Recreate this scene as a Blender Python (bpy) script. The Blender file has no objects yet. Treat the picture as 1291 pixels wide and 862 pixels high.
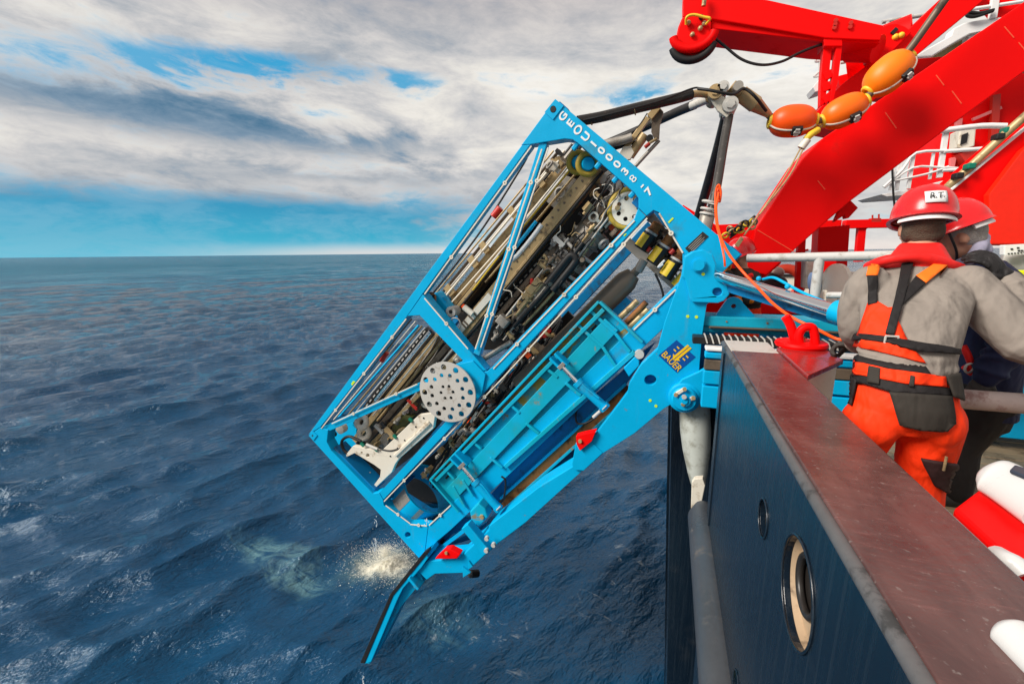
import bpy, bmesh, math, random
import numpy as np
from mathutils import Vector, Matrix, noise as mnoise
from mathutils.geometry import tessellate_polygon

scene = bpy.context.scene
COL = scene.collection
R = math.radians

# ------------------------------------------------------------------ camera
FPX, CX, CY = 540.0, 645.5, 431.0          # focal length and centre, in photograph pixels
PITCH, ROLL, YAW = math.atan(112.5 / 540.0), R(0.58), R(19.9)
FWD = Vector((-math.sin(YAW) * math.cos(PITCH), math.cos(YAW) * math.cos(PITCH), -math.sin(PITCH)))
RGT = Vector((math.cos(YAW), math.sin(YAW), 0))
UPV = RGT.cross(FWD)
cam_data = bpy.data.cameras.new('camera')
cam = bpy.data.objects.new('camera', cam_data)
COL.objects.link(cam)
cx_ = RGT * math.cos(ROLL) - UPV * math.sin(ROLL)
cy_ = RGT * math.sin(ROLL) + UPV * math.cos(ROLL)
cz_ = -FWD
cam.matrix_world = Matrix(((cx_.x, cy_.x, cz_.x, 0), (cx_.y, cy_.y, cz_.y, 0), (cx_.z, cy_.z, cz_.z, 0), (0, 0, 0, 1)))
cam_data.sensor_width = 36
cam_data.sensor_fit = 'HORIZONTAL'
cam_data.lens = FPX / 1291 * 36
cam_data.clip_start = 0.02
cam_data.clip_end = 60000
scene.camera = cam

# ------------------------------------------------------------------ view and light
scene.view_settings.view_transform = 'Standard'
scene.view_settings.look = 'None'
scene.view_settings.gamma = 1
scene.view_settings.exposure = 0.85
scene.cycles.max_bounces = 6
SUN_EL, SUN_AZ = R(38), R(232)             # azimuth from +Y towards +X: behind the camera's left shoulder
sd = bpy.data.lights.new('sun', 'SUN')
sd.energy = 2.8
sd.angle = R(26)
sd.color = (1, 0.94, 0.86)
sun = bpy.data.objects.new('sun', sd)
COL.objects.link(sun)
sdir = Vector((math.sin(SUN_AZ) * math.cos(SUN_EL), math.cos(SUN_AZ) * math.cos(SUN_EL), math.sin(SUN_EL)))
sun.rotation_euler = (-sdir).to_track_quat('-Z', 'Y').to_euler()
sun.location = (-20, -20, 30)

world = bpy.data.worlds.new('World')
scene.world = world
world.use_nodes = True


class NT:
    """small helper that writes node trees"""
    def __init__(s, tree):
        s.t = tree
        s.n = tree.nodes
        s.l = tree.links

    def add(s, typ, ins=None, **kw):
        nd = s.n.new(typ)
        for k, v in kw.items():
            setattr(nd, k, v)
        for k, v in (ins or {}).items():
            s.set(nd, k, v)
        return nd

    def set(s, nd, k, v):
        sock = nd.inputs[k]
        if hasattr(v, 'is_output'):
            s.l.new(v, sock)
        elif isinstance(v, bpy.types.Node):
            s.l.new(v.outputs[0], sock)
        else:
            if sock.type == 'RGBA' and len(v) == 3:
                v = (*v, 1)
            sock.default_value = v

    def math(s, op, a, b=0.0, c=None, clamp=False):
        nd = s.add('ShaderNodeMath', operation=op, use_clamp=clamp)
        s.set(nd, 0, a)
        s.set(nd, 1, b)
        if c is not None:
            s.set(nd, 2, c)
        return nd.outputs[0]

    def maprange(s, v, a, b, c=0.0, d=1.0, smooth=True):
        nd = s.add('ShaderNodeMapRange', interpolation_type='SMOOTHSTEP' if smooth else 'LINEAR')
        for k, x in (('Value', v), ('From Min', a), ('From Max', b), ('To Min', c), ('To Max', d)):
            s.set(nd, k, x)
        return nd.outputs[0]

    def mix(s, f, a, b, blend='MIX'):
        nd = s.add('ShaderNodeMix', data_type='RGBA', blend_type=blend)
        s.set(nd, 0, f)
        s.set(nd, 6, a)
        s.set(nd, 7, b)
        return nd.outputs[2]

    def noise(s, vec, scale, detail=4.0, rough=0.55, dist=0.0, typ=None):
        nd = s.add('ShaderNodeTexNoise')
        if vec is not None:
            s.set(nd, 'Vector', vec)
        s.set(nd, 'Scale', scale)
        s.set(nd, 'Detail', detail)
        s.set(nd, 'Roughness', rough)
        s.set(nd, 'Distortion', dist)
        return nd.outputs['Fac']

    def ramp(s, f, stops, interp='LINEAR'):
        nd = s.add('ShaderNodeValToRGB')
        s.set(nd, 0, f)
        cr = nd.color_ramp
        cr.interpolation = interp
        while len(cr.elements) < len(stops):
            cr.elements.new(0.5)
        for e, (p, c) in zip(cr.elements, stops):
            e.position = p
            if not hasattr(c, '__len__'):
                c = (c, c, c)
            e.color = (*c[:3], 1)
        return nd.outputs[0]

    def combine(s, x, y, z=0.0):
        nd = s.add('ShaderNodeCombineXYZ')
        s.set(nd, 0, x)
        s.set(nd, 1, y)
        s.set(nd, 2, z)
        return nd.outputs[0]

    def mapping(s, vec, loc=(0, 0, 0), rot=(0, 0, 0), sc=(1, 1, 1)):
        nd = s.add('ShaderNodeMapping')
        s.set(nd, 'Vector', vec)
        nd.inputs['Location'].default_value = loc
        nd.inputs['Rotation'].default_value = rot
        nd.inputs['Scale'].default_value = sc
        return nd.outputs[0]


def build_world():
    w = NT(world.node_tree)
    w.n.clear()
    out = w.add('ShaderNodeOutputWorld')
    bg = w.add('ShaderNodeBackground')
    bg.inputs['Strength'].default_value = 0.09
    w.l.new(bg.outputs[0], out.inputs['Surface'])
    sky = w.add('ShaderNodeTexSky', sky_type='NISHITA', sun_disc=False)
    sky.sun_elevation = SUN_EL
    sky.sun_rotation = SUN_AZ
    sky.altitude = 0
    sky.dust_density = 0.6
    sky.ozone_density = 3.0
    tc = w.add('ShaderNodeTexCoord')
    sep = w.add('ShaderNodeSeparateXYZ', {0: tc.outputs['Generated']})
    x, y, z = sep.outputs
    zc = w.math('MAXIMUM', z, 0.0)
    el = w.math('DEGREES', w.math('ARCSINE', zc)) if False else w.math('MULTIPLY', w.math('ARCSINE', zc), 57.2958)
    az = w.math('MULTIPLY', w.math('ARCTAN2', x, y), 57.2958)
    hyp = w.math('SQRT', w.math('ADD', w.math('MULTIPLY', x, x), w.math('MULTIPLY', y, y)))
    hyp = w.math('MAXIMUM', hyp, 0.001)
    cxx, cyy = w.math('DIVIDE', x, hyp), w.math('DIVIDE', y, hyp)
    e1 = w.math('MULTIPLY', el, 0.125)
    # layers lean a little: they sink towards the right of the view
    V = w.combine(cxx, cyy, w.math('ADD', e1, w.math('MULTIPLY', cxx, 0.45)))
    big = w.noise(w.mapping(V, (3.3, 1.2, 0.35), sc=(1.5, 1.5, 0.62)), 1.0, 4.0, 0.5, 0.3)
    mid = w.noise(w.mapping(V, (7.1, 2.0, 4.2), sc=(1.9, 1.9, 0.80)), 2.1, 12.0, 0.62, 0.35)
    fine = w.noise(w.mapping(V, (1.7, 5.0, 2.2), sc=(2.2, 2.2, 1.0)), 6.0, 10.0, 0.68, 0.5)
    elw = w.math('ADD', el, w.math('ADD', w.math('MULTIPLY', w.math('SUBTRACT', big, 0.5), 8.0), w.math('MULTIPLY', w.math('SUBTRACT', mid, 0.5), 5.0)))
    h = w.math('DIVIDE', elw, 40.0)

    def lobe(a0, e0, sa, se, slope=0.0):
        u = w.math('DIVIDE', w.math('SUBTRACT', az, a0), sa)
        ee = w.math('SUBTRACT', w.math('SUBTRACT', w.math('ADD', el, w.math('MULTIPLY', w.math('SUBTRACT', mid, 0.5), 7.0)), e0), w.math('MULTIPLY', w.math('SUBTRACT', az, a0), slope))
        v = w.math('DIVIDE', ee, se)
        return w.math('POWER', 2.718, w.math('MULTIPLY', w.math('ADD', w.math('MULTIPLY', u, u), w.math('MULTIPLY', v, v)), -1.0))
    slate = w.math('ADD', lobe(-62.0, 14.6, 17.0, 2.4, -0.03), w.math('ADD', w.math('MULTIPLY', lobe(-42.0, 12.6, 14.0, 1.3, 0.0), 0.6), w.math('MULTIPLY', lobe(-40.0, 9.6, 22.0, 1.2, 0.02), 0.55)))
    mauve = w.math('ADD', lobe(-24.0, 26.5, 24.0, 4.5), w.math('MULTIPLY', lobe(-18.0, 8.0, 12.0, 2.5), 0.5))
    streaky = w.math('MAXIMUM', lobe(-47.0, 18.9, 16.0, 1.5, 0.04), w.math('MAXIMUM', w.math('MULTIPLY', lobe(-33.0, 19.6, 6.0, 0.9), 0.8), w.math('MULTIPLY', lobe(-6.0, 18.3, 11.0, 1.2, 0.1), 0.6)))
    side = w.maprange(az, -44.0, -12.0)
    gap = w.ramp(h, [(0.0, 0.98), (0.10, 0.92), (0.165, 0.34), (0.22, 0.10), (0.33, 0.10), (0.41, 0.12), (0.485, 0.14), (0.56, 0.10), (0.7, 0.04), (1.0, 0.05)])
    gap = w.math('MULTIPLY', gap, w.math('SUBTRACT', 1.0, w.math('MULTIPLY', side, 0.74)))
    gap = w.math('ADD', gap, w.math('MULTIPLY', streaky, 0.62))
    gap = w.math('ADD', gap, w.math('ADD', w.math('MULTIPLY', w.math('SUBTRACT', mid, 0.5), 1.7), w.math('MULTIPLY', w.math('SUBTRACT', fine, 0.5), 0.75)))
    clear = w.maprange(gap, 0.22, 0.72)
    base = w.ramp(w.math('DIVIDE', w.math('ADD', el, w.math('MULTIPLY', w.math('SUBTRACT', big, 0.5), 10.0)), 40.0), [(0.0, 0.74), (0.13, 0.50), (0.19, 0.62), (0.25, 0.72), (0.31, 0.70), (0.38, 0.74), (0.47, 0.72), (0.56, 0.70), (0.66, 0.62), (0.80, 0.52), (1.0, 0.50)])
    br = w.math('ADD', base, w.math('ADD', w.math('MULTIPLY', w.math('SUBTRACT', mid, 0.5), 1.35), w.math('MULTIPLY', w.math('SUBTRACT', fine, 0.5), 0.42)))
    br = w.math('ADD', br, w.math('MULTIPLY', side, 0.10))
    br = w.math('SUBTRACT', br, w.math('ADD', w.math('MULTIPLY', slate, 0.55), w.math('MULTIPLY', mauve, 0.26)))
    cl = w.ramp(br, [(0.08, (0.45, 1.15, 1.9)), (0.30, (1.35, 1.95, 2.6)), (0.47, (2.65, 2.85, 3.1)), (0.64, (3.9, 3.85, 3.85)), (0.84, (5.2, 5.0, 4.65)), (1.0, (5.9, 5.7, 5.35))])
    lil = w.maprange(el, 20.0, 30.0)
    cl = w.mix(w.math('MULTIPLY', lil, 0.48), cl, (3.3, 2.8, 2.7))
    blue = w.mix(0.86, w.mix(1.0, sky.outputs[0], (0.5, 0.9, 1.1), 'MULTIPLY'), w.ramp(w.math('DIVIDE', el, 40.0), [(0.0, (0.5, 3.2, 4.5)), (0.05, (0.03, 2.3, 3.6)), (0.13, (0.02, 1.6, 2.8)), (0.3, (0.05, 2.3, 4.2)), (0.5, (0.04, 2.2, 4.0)), (1.0, (0.15, 1.2, 3.2))]))
    streak = w.maprange(w.math('ADD', mid, w.math('MULTIPLY', w.math('SUBTRACT', fine, 0.5), 0.5)), 0.40, 0.62)
    blue = w.mix(w.math('MULTIPLY', streak, 0.30), blue, (2.0, 3.4, 4.3))
    col = w.mix(clear, cl, blue)
    # thin pale cream line of far cloud right on the horizon
    hz = w.math('MULTIPLY', w.maprange(el, 0.0, 1.7, 1.0, 0.0), w.maprange(az, -64.0, -36.0))
    col = w.mix(w.math('MULTIPLY', hz, 0.75), col, (5.4, 4.8, 4.5))
    w.l.new(col, bg.inputs['Color'])


build_world()


# ------------------------------------------------------------------ points of the place seen through the photograph
def ray(px, py):
    x, y = (float(px) - CX) / FPX, (float(py) - CY) / FPX
    xr = x * math.cos(ROLL) - y * math.sin(ROLL)
    yr = x * math.sin(ROLL) + y * math.cos(ROLL)
    return FWD + xr * RGT - yr * UPV


def atY(px, py, Y):                        # the point on the upright plane across the ship at distance Y
    d = ray(px, py)
    return d * (Y / d.y)


def atX(px, py, X):
    d = ray(px, py)
    return d * (X / d.x)


def atZ(px, py, Z):
    d = ray(px, py)
    return d * (Z / d.z)


FACE = 4.69                                # distance of the drill rig's near face


def F(px, py, w=0.0):                      # point on the rig, w metres behind its near face
    return atY(px, py, FACE + w)


YV = Vector((0, 1, 0))
DECK, SEA = -1.5, -7.0


# ------------------------------------------------------------------ mesh builder
class MB:
    def __init__(s):
        s.v, s.f, s.m = [], [], []

    def quad(s, *ids, m=0):
        s.f.append(ids)
        s.m.append(m)

    def prism(s, loop, vec, holes=(), m=0):
        """closed outline (3-D points in a plane), with holes, pushed along vec"""
        loops = [list(map(Vector, loop))] + [list(map(Vector, h)) for h in holes]
        vec = Vector(vec)
        flat = [p for l in loops for p in l]
        b = len(s.v)
        n = len(flat)
        s.v += [tuple(p) for p in flat] + [tuple(p + vec) for p in flat]
        for t in tessellate_polygon(loops):
            s.quad(*(b + i for i in t), m=m)
            s.quad(*(b + n + i for i in reversed(t)), m=m)
        o = 0
        for l in loops:
            k = len(l)
            for i in range(k):
                j = (i + 1) % k
                s.quad(b + o + i, b + o + j, b + n + o + j, b + n + o + i, m=m)
            o += k
        return s

    def box(s, c, size, rot=None, m=0):
        c = Vector(c)
        hx, hy, hz = (q / 2 for q in size)
        b = len(s.v)
        for dx, dy, dz in ((-1, -1, -1), (1, -1, -1), (1, 1, -1), (-1, 1, -1), (-1, -1, 1), (1, -1, 1), (1, 1, 1), (-1, 1, 1)):
            p = Vector((dx * hx, dy * hy, dz * hz))
            if rot is not None:
                p = rot @ p
            s.v.append(tuple(c + p))
        for q in ((0, 3, 2, 1), (4, 5, 6, 7), (0, 1, 5, 4), (1, 2, 6, 5), (2, 3, 7, 6), (3, 0, 4, 7)):
            s.quad(*(b + i for i in q), m=m)
        return s

    def bar(s, a, b, w, h, up=YV, m=0):
        """box section from a to b; h is measured along up, w across"""
        a, b = Vector(a), Vector(b)
        d = (b - a)
        L = d.length
        d.normalize()
        up = Vector(up)
        up = (up - d * up.dot(d)).normalized()
        sd_ = d.cross(up)
        rot = Matrix((sd_, up, d)).transposed()
        return s.box((a + b) / 2, (w, h, L), rot, m)

    def tube(s, pts, r, n=10, m=0, caps=True, closed=False):
        pts = [Vector(p) for p in pts]
        k = len(pts)
        rs = r if hasattr(r, '__len__') else [r] * k
        b = len(s.v)
        ref = None
        for i, p in enumerate(pts):
            if closed:
                t = pts[(i + 1) % k] - pts[i - 1]
            else:
                t = pts[min(i + 1, k - 1)] - pts[max(i - 1, 0)]
            t = t.normalized() if t.length > 1e-9 else Vector((0, 0, 1))
            if ref is None:
                ref = t.orthogonal().normalized()
            ref = (ref - t * ref.dot(t))
            ref = ref.normalized() if ref.length > 1e-6 else t.orthogonal().normalized()
            o = t.cross(ref)
            rr = rs[i]
            r1, r2 = rr if hasattr(rr, '__len__') else (rr, rr)
            for q in range(n):
                a = 2 * math.pi * q / n
                s.v.append(tuple(p + ref * (math.cos(a) * r1) + o * (math.sin(a) * r2)))
        for i in range(k if closed else k - 1):
            i2 = (i + 1) % k
            for q in range(n):
                q2 = (q + 1) % n
                s.quad(b + i * n + q, b + i * n + q2, b + i2 * n + q2, b + i2 * n + q, m=m)
        if caps and not closed:
            s.quad(*(b + q for q in reversed(range(n))), m=m)
            s.quad(*(b + (k - 1) * n + q for q in range(n)), m=m)
        return s

    def cyl(s, a, b, r, r2=None, n=16, m=0):
        return s.tube([a, b], [r, r if r2 is None else r2], n, m)

    def lathe(s, a, axis, prof, n=20, m=0):
        a, axis = Vector(a), Vector(axis).normalized()
        u = axis.orthogonal().normalized()
        v = axis.cross(u)
        b = len(s.v)
        for t, r in prof:
            r = max(r, 1e-4)
            for q in range(n):
                an = 2 * math.pi * q / n
                s.v.append(tuple(a + axis * t + u * (math.cos(an) * r) + v * (math.sin(an) * r)))
        k = len(prof)
        for i in range(k - 1):
            for q in range(n):
                q2 = (q + 1) % n
                s.quad(b + i * n + q, b + i * n + q2, b + (i + 1) * n + q2, b + (i + 1) * n + q, m=m)
        s.quad(*(b + q for q in reversed(range(n))), m=m)
        s.quad(*(b + (k - 1) * n + q for q in range(n)), m=m)
        return s

    def ring(s, c, axis, R_, r, n=20, k=8, m=0):
        c, axis = Vector(c), Vector(axis).normalized()
        u = axis.orthogonal().normalized()
        v = axis.cross(u)
        return s.tube([c + u * R_ * math.cos(2 * math.pi * i / n) + v * R_ * math.sin(2 * math.pi * i / n) for i in range(n)], r, k, m, closed=True)

    def ball(s, c, r, n=12, k=8, m=0, rot=None):
        c = Vector(c)
        r = r if hasattr(r, '__len__') else (r, r, r)
        b = len(s.v)
        for i in range(k + 1):
            th = math.pi * i / k
            for q in range(n):
                ph = 2 * math.pi * q / n
                st = max(math.sin(th), 1e-3)
                p = Vector((r[0] * st * math.cos(ph), r[1] * st * math.sin(ph), r[2] * math.cos(th)))
                if rot is not None:
                    p = rot @ p
                s.v.append(tuple(c + p))
        for i in range(k):
            for q in range(n):
                q2 = (q + 1) % n
                s.quad(b + i * n + q, b + (i + 1) * n + q, b + (i + 1) * n + q2, b + i * n + q2, m=m)
        return s

    def build(s, name, mats, parent=None, bevel=0.0, smooth=None, seg=2, origin=None):
        me = bpy.data.meshes.new(name)
        vs = [Vector(p) for p in s.v]
        lo = Vector((min(p.x for p in vs), min(p.y for p in vs), min(p.z for p in vs)))
        hi = Vector((max(p.x for p in vs), max(p.y for p in vs), max(p.z for p in vs)))
        c = Vector(origin) if origin is not None else (lo + hi) / 2
        me.from_pydata([tuple(p - c) for p in vs], [], s.f)
        if not hasattr(mats, '__len__'):
            mats = [mats]
        for q in mats:
            me.materials.append(q)
        me.polygons.foreach_set('material_index', s.m)
        bm = bmesh.new()
        bm.from_mesh(me)
        bmesh.ops.recalc_face_normals(bm, faces=bm.faces)
        bm.to_mesh(me)
        bm.free()
        if smooth:
            me.polygons.foreach_set('use_smooth', [True] * len(me.polygons))
            me.set_sharp_from_angle(angle=R(smooth))
        me.update()
        o = bpy.data.objects.new(name, me)
        COL.objects.link(o)
        o.location = c
        if parent is not None:
            attach(o, parent)
        if bevel:
            md = o.modifiers.new('bevel', 'BEVEL')
            md.width = bevel
            md.segments = seg
            md.limit_method = 'ANGLE'
            md.angle_limit = R(35)
            md.harden_normals = False
        return o


def wpos(o):
    p = Vector(o.location)
    while o.parent:
        o = o.parent
        p += Vector(o.location)
    return p


def attach(o, parent):
    """parents are never turned, so a plain offset keeps the piece where it stands"""
    o.location = Vector(o.location) - wpos(parent)
    o.parent = parent


def thing(name, label, cat, loc, group=None):
    o = bpy.data.objects.new(name, None)
    o.empty_display_size = 0.1
    o.location = loc
    COL.objects.link(o)
    return tag(o, label, cat, group)


def tag(o, label=None, cat=None, group=None, kind=None):
    for k, v in (('label', label), ('category', cat), ('group', group), ('kind', kind)):
        if v:
            o[k] = v
    return o


def copy_part(o, loc, parent=None, rot=None):
    c = o.copy()
    COL.objects.link(c)
    c.parent = None
    c.location = loc
    if rot is not None:
        c.rotation_euler = rot
    if parent is not None:
        attach(c, parent)
    return c


def circle(c, u, v, r, n=20):
    c, u, v = Vector(c), Vector(u), Vector(v)
    return [c + u * (r * math.cos(2 * math.pi * i / n)) + v * (r * math.sin(2 * math.pi * i / n)) for i in range(n)]


def smooth_path(pts, n=8):
    """Catmull-Rom through the points"""
    P = [Vector(p) for p in pts]
    P = [P[0] * 2 - P[1]] + P + [P[-1] * 2 - P[-2]]
    out = []
    for i in range(1, len(P) - 2):
        for k in range(n):
            t = k / n
            a, b, c, d = P[i - 1], P[i], P[i + 1], P[i + 2]
            out.append(0.5 * ((2 * b) + (c - a) * t + (2 * a - 5 * b + 4 * c - d) * t * t + (3 * b - a - 3 * c + d) * t ** 3))
    out.append(P[-2])
    return out


# ------------------------------------------------------------------ materials
def paint(name, col, rough=0.45, metal=0.0, var=0.12, dirt=None, dirt_amt=0.0, dirt_scale=4.0, bump=0.0, bscale=40.0, spec=0.4, streak=False, scale=3.0, coat=0.0, chips=None):
    mt = bpy.data.materials.new(name)
    mt.use_nodes = True
    t = NT(mt.node_tree)
    b = t.n['Principled BSDF']
    geo = t.add('ShaderNodeNewGeometry')
    P = geo.outputs['Position']
    n = t.noise(P, scale, 6.0, 0.6)
    f = t.noise(P, scale * 14, 3.0, 0.6)
    k = t.math('ADD', t.math('MULTIPLY', t.math('SUBTRACT', n, 0.5), 2.0 * var), t.math('MULTIPLY', t.math('SUBTRACT', f, 0.5), var))
    k = t.math('ADD', k, 1.0)
    sc = t.add('ShaderNodeVectorMath', operation='SCALE')
    sc.inputs[0].default_value = col
    t.set(sc, 'Scale', k)
    c = sc.outputs[0]
    rg = t.math('ADD', t.math('MULTIPLY', t.math('SUBTRACT', n, 0.5), 0.35), rough, clamp=True)
    if dirt is not None:
        dv = t.mapping(P, sc=(1, 1, 0.18)) if streak else P
        d = t.noise(dv, dirt_scale, 8.0, 0.65)
        dm = t.maprange(d, 0.62 - dirt_amt * 0.3, 0.74 - dirt_amt * 0.2)
        c = t.mix(t.math('MULTIPLY', dm, min(1.0, 0.5 + dirt_amt)), c, dirt)
        rg = t.math('ADD', rg, t.math('MULTIPLY', dm, 0.25), clamp=True)
    if chips is not None:
        ch = t.maprange(t.math('ADD', t.noise(P, 11.0, 8.0, 0.7, 0.3), t.math('MULTIPLY', t.math('SUBTRACT', n, 0.5), 0.25)), 0.67, 0.70)
        st_ = t.maprange(t.noise(t.mapping(P, sc=(5, 5, 0.5)), 2.2, 6.0, 0.7), 0.60, 0.80)
        c = t.mix(t.math('MULTIPLY', st_, 0.30), c, (0.12, 0.30, 0.36))
        c = t.mix(t.math('MULTIPLY', ch, 0.8), c, chips)
    t.set(b, 'Base Color', c)
    t.set(b, 'Roughness', rg)
    b.inputs['Metallic'].default_value = metal
    b.inputs['Specular IOR Level'].default_value = spec
    if coat:
        b.inputs['Coat Weight'].default_value = coat
        b.inputs['Coat Roughness'].default_value = 0.12
    if bump:
        bp = t.add('ShaderNodeBump')
        bp.inputs['Strength'].default_value = bump
        bp.inputs['Distance'].default_value = 0.01
        t.set(bp, 'Height', t.noise(P, bscale, 4.0, 0.6))
        t.l.new(bp.outputs[0], b.inputs['Normal'])
    return mt


M = {}
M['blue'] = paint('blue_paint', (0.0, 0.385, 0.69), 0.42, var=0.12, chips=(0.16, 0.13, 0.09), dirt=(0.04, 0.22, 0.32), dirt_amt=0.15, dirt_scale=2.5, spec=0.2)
M['blue_shade'] = paint('blue_paint_shaded', (0.0, 0.18, 0.42), 0.5, var=0.18, dirt=(0.02, 0.05, 0.08), dirt_amt=0.3, dirt_scale=5, spec=0.3)  # darker copy of the blue, shade of rear and inner parts put into the colour
M['red'] = paint('red_paint', (0.85, 0.002, 0.002), 0.5, var=0.05, spec=0.10, scale=0.8, dirt=(0.55, 0.01, 0.006), dirt_amt=0.05, dirt_scale=1.6)
M['white'] = paint('white_paint', (0.78, 0.77, 0.75), 0.4, var=0.05, dirt=(0.35, 0.27, 0.2), dirt_amt=0.1)
M['cream'] = paint('cream_paint', (0.72, 0.66, 0.55), 0.5, var=0.08, dirt=(0.3, 0.22, 0.13), dirt_amt=0.25, dirt_scale=6)
M['tan'] = paint('tan_steel', (0.44, 0.31, 0.15), 0.40, metal=0.2, var=0.18, dirt=(0.10, 0.07, 0.04), dirt_amt=0.35, dirt_scale=7)
M['brown'] = paint('brown_steel', (0.16, 0.12, 0.085), 0.5, metal=0.3, var=0.2, dirt=(0.04, 0.03, 0.02), dirt_amt=0.3)
M['grey'] = paint('grey_steel', (0.34, 0.31, 0.27), 0.45, metal=0.4, var=0.15, dirt=(0.1, 0.08, 0.06), dirt_amt=0.3)
M['greylight'] = paint('light_grey_paint', (0.50, 0.48, 0.44), 0.5, var=0.12, dirt=(0.2, 0.15, 0.1), dirt_amt=0.25, dirt_scale=7)
M['chrome'] = paint('chrome', (0.80, 0.78, 0.76), 0.12, metal=1.0, var=0.02)
M['black'] = paint('black_rubber', (0.013, 0.012, 0.012), 0.5, var=0.2, spec=0.35)
M['blacksteel'] = paint('black_sleeve', (0.022, 0.019, 0.017), 0.35, var=0.3, dirt=(0.10, 0.07, 0.05), dirt_amt=0.15, dirt_scale=9)
M['rust'] = paint('rusty_steel', (0.27, 0.10, 0.022), 0.7, var=0.4, dirt=(0.07, 0.025, 0.01), dirt_amt=0.5, dirt_scale=5)
M['yellow'] = paint('yellow_paint', (0.78, 0.52, 0.03), 0.45, var=0.08, dirt=(0.3, 0.2, 0.05), dirt_amt=0.2)
M['mustard'] = paint('mustard_paint', (0.46, 0.32, 0.04), 0.5, var=0.15, dirt=(0.15, 0.10, 0.03), dirt_amt=0.35)
M['orange'] = paint('orange_plastic', (0.95, 0.085, 0.0), 0.42, var=0.05)
M['orangelight'] = paint('bright_orange_foam', (0.95, 0.15, 0.0), 0.45, var=0.08, dirt=(0.6, 0.1, 0.0), dirt_amt=0.2, dirt_scale=3)
M['green'] = paint('green_paint', (0.0, 0.16, 0.10), 0.45, var=0.1)
M['redsmall'] = paint('dark_red_paint', (0.5, 0.02, 0.01), 0.4, var=0.1)
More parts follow.
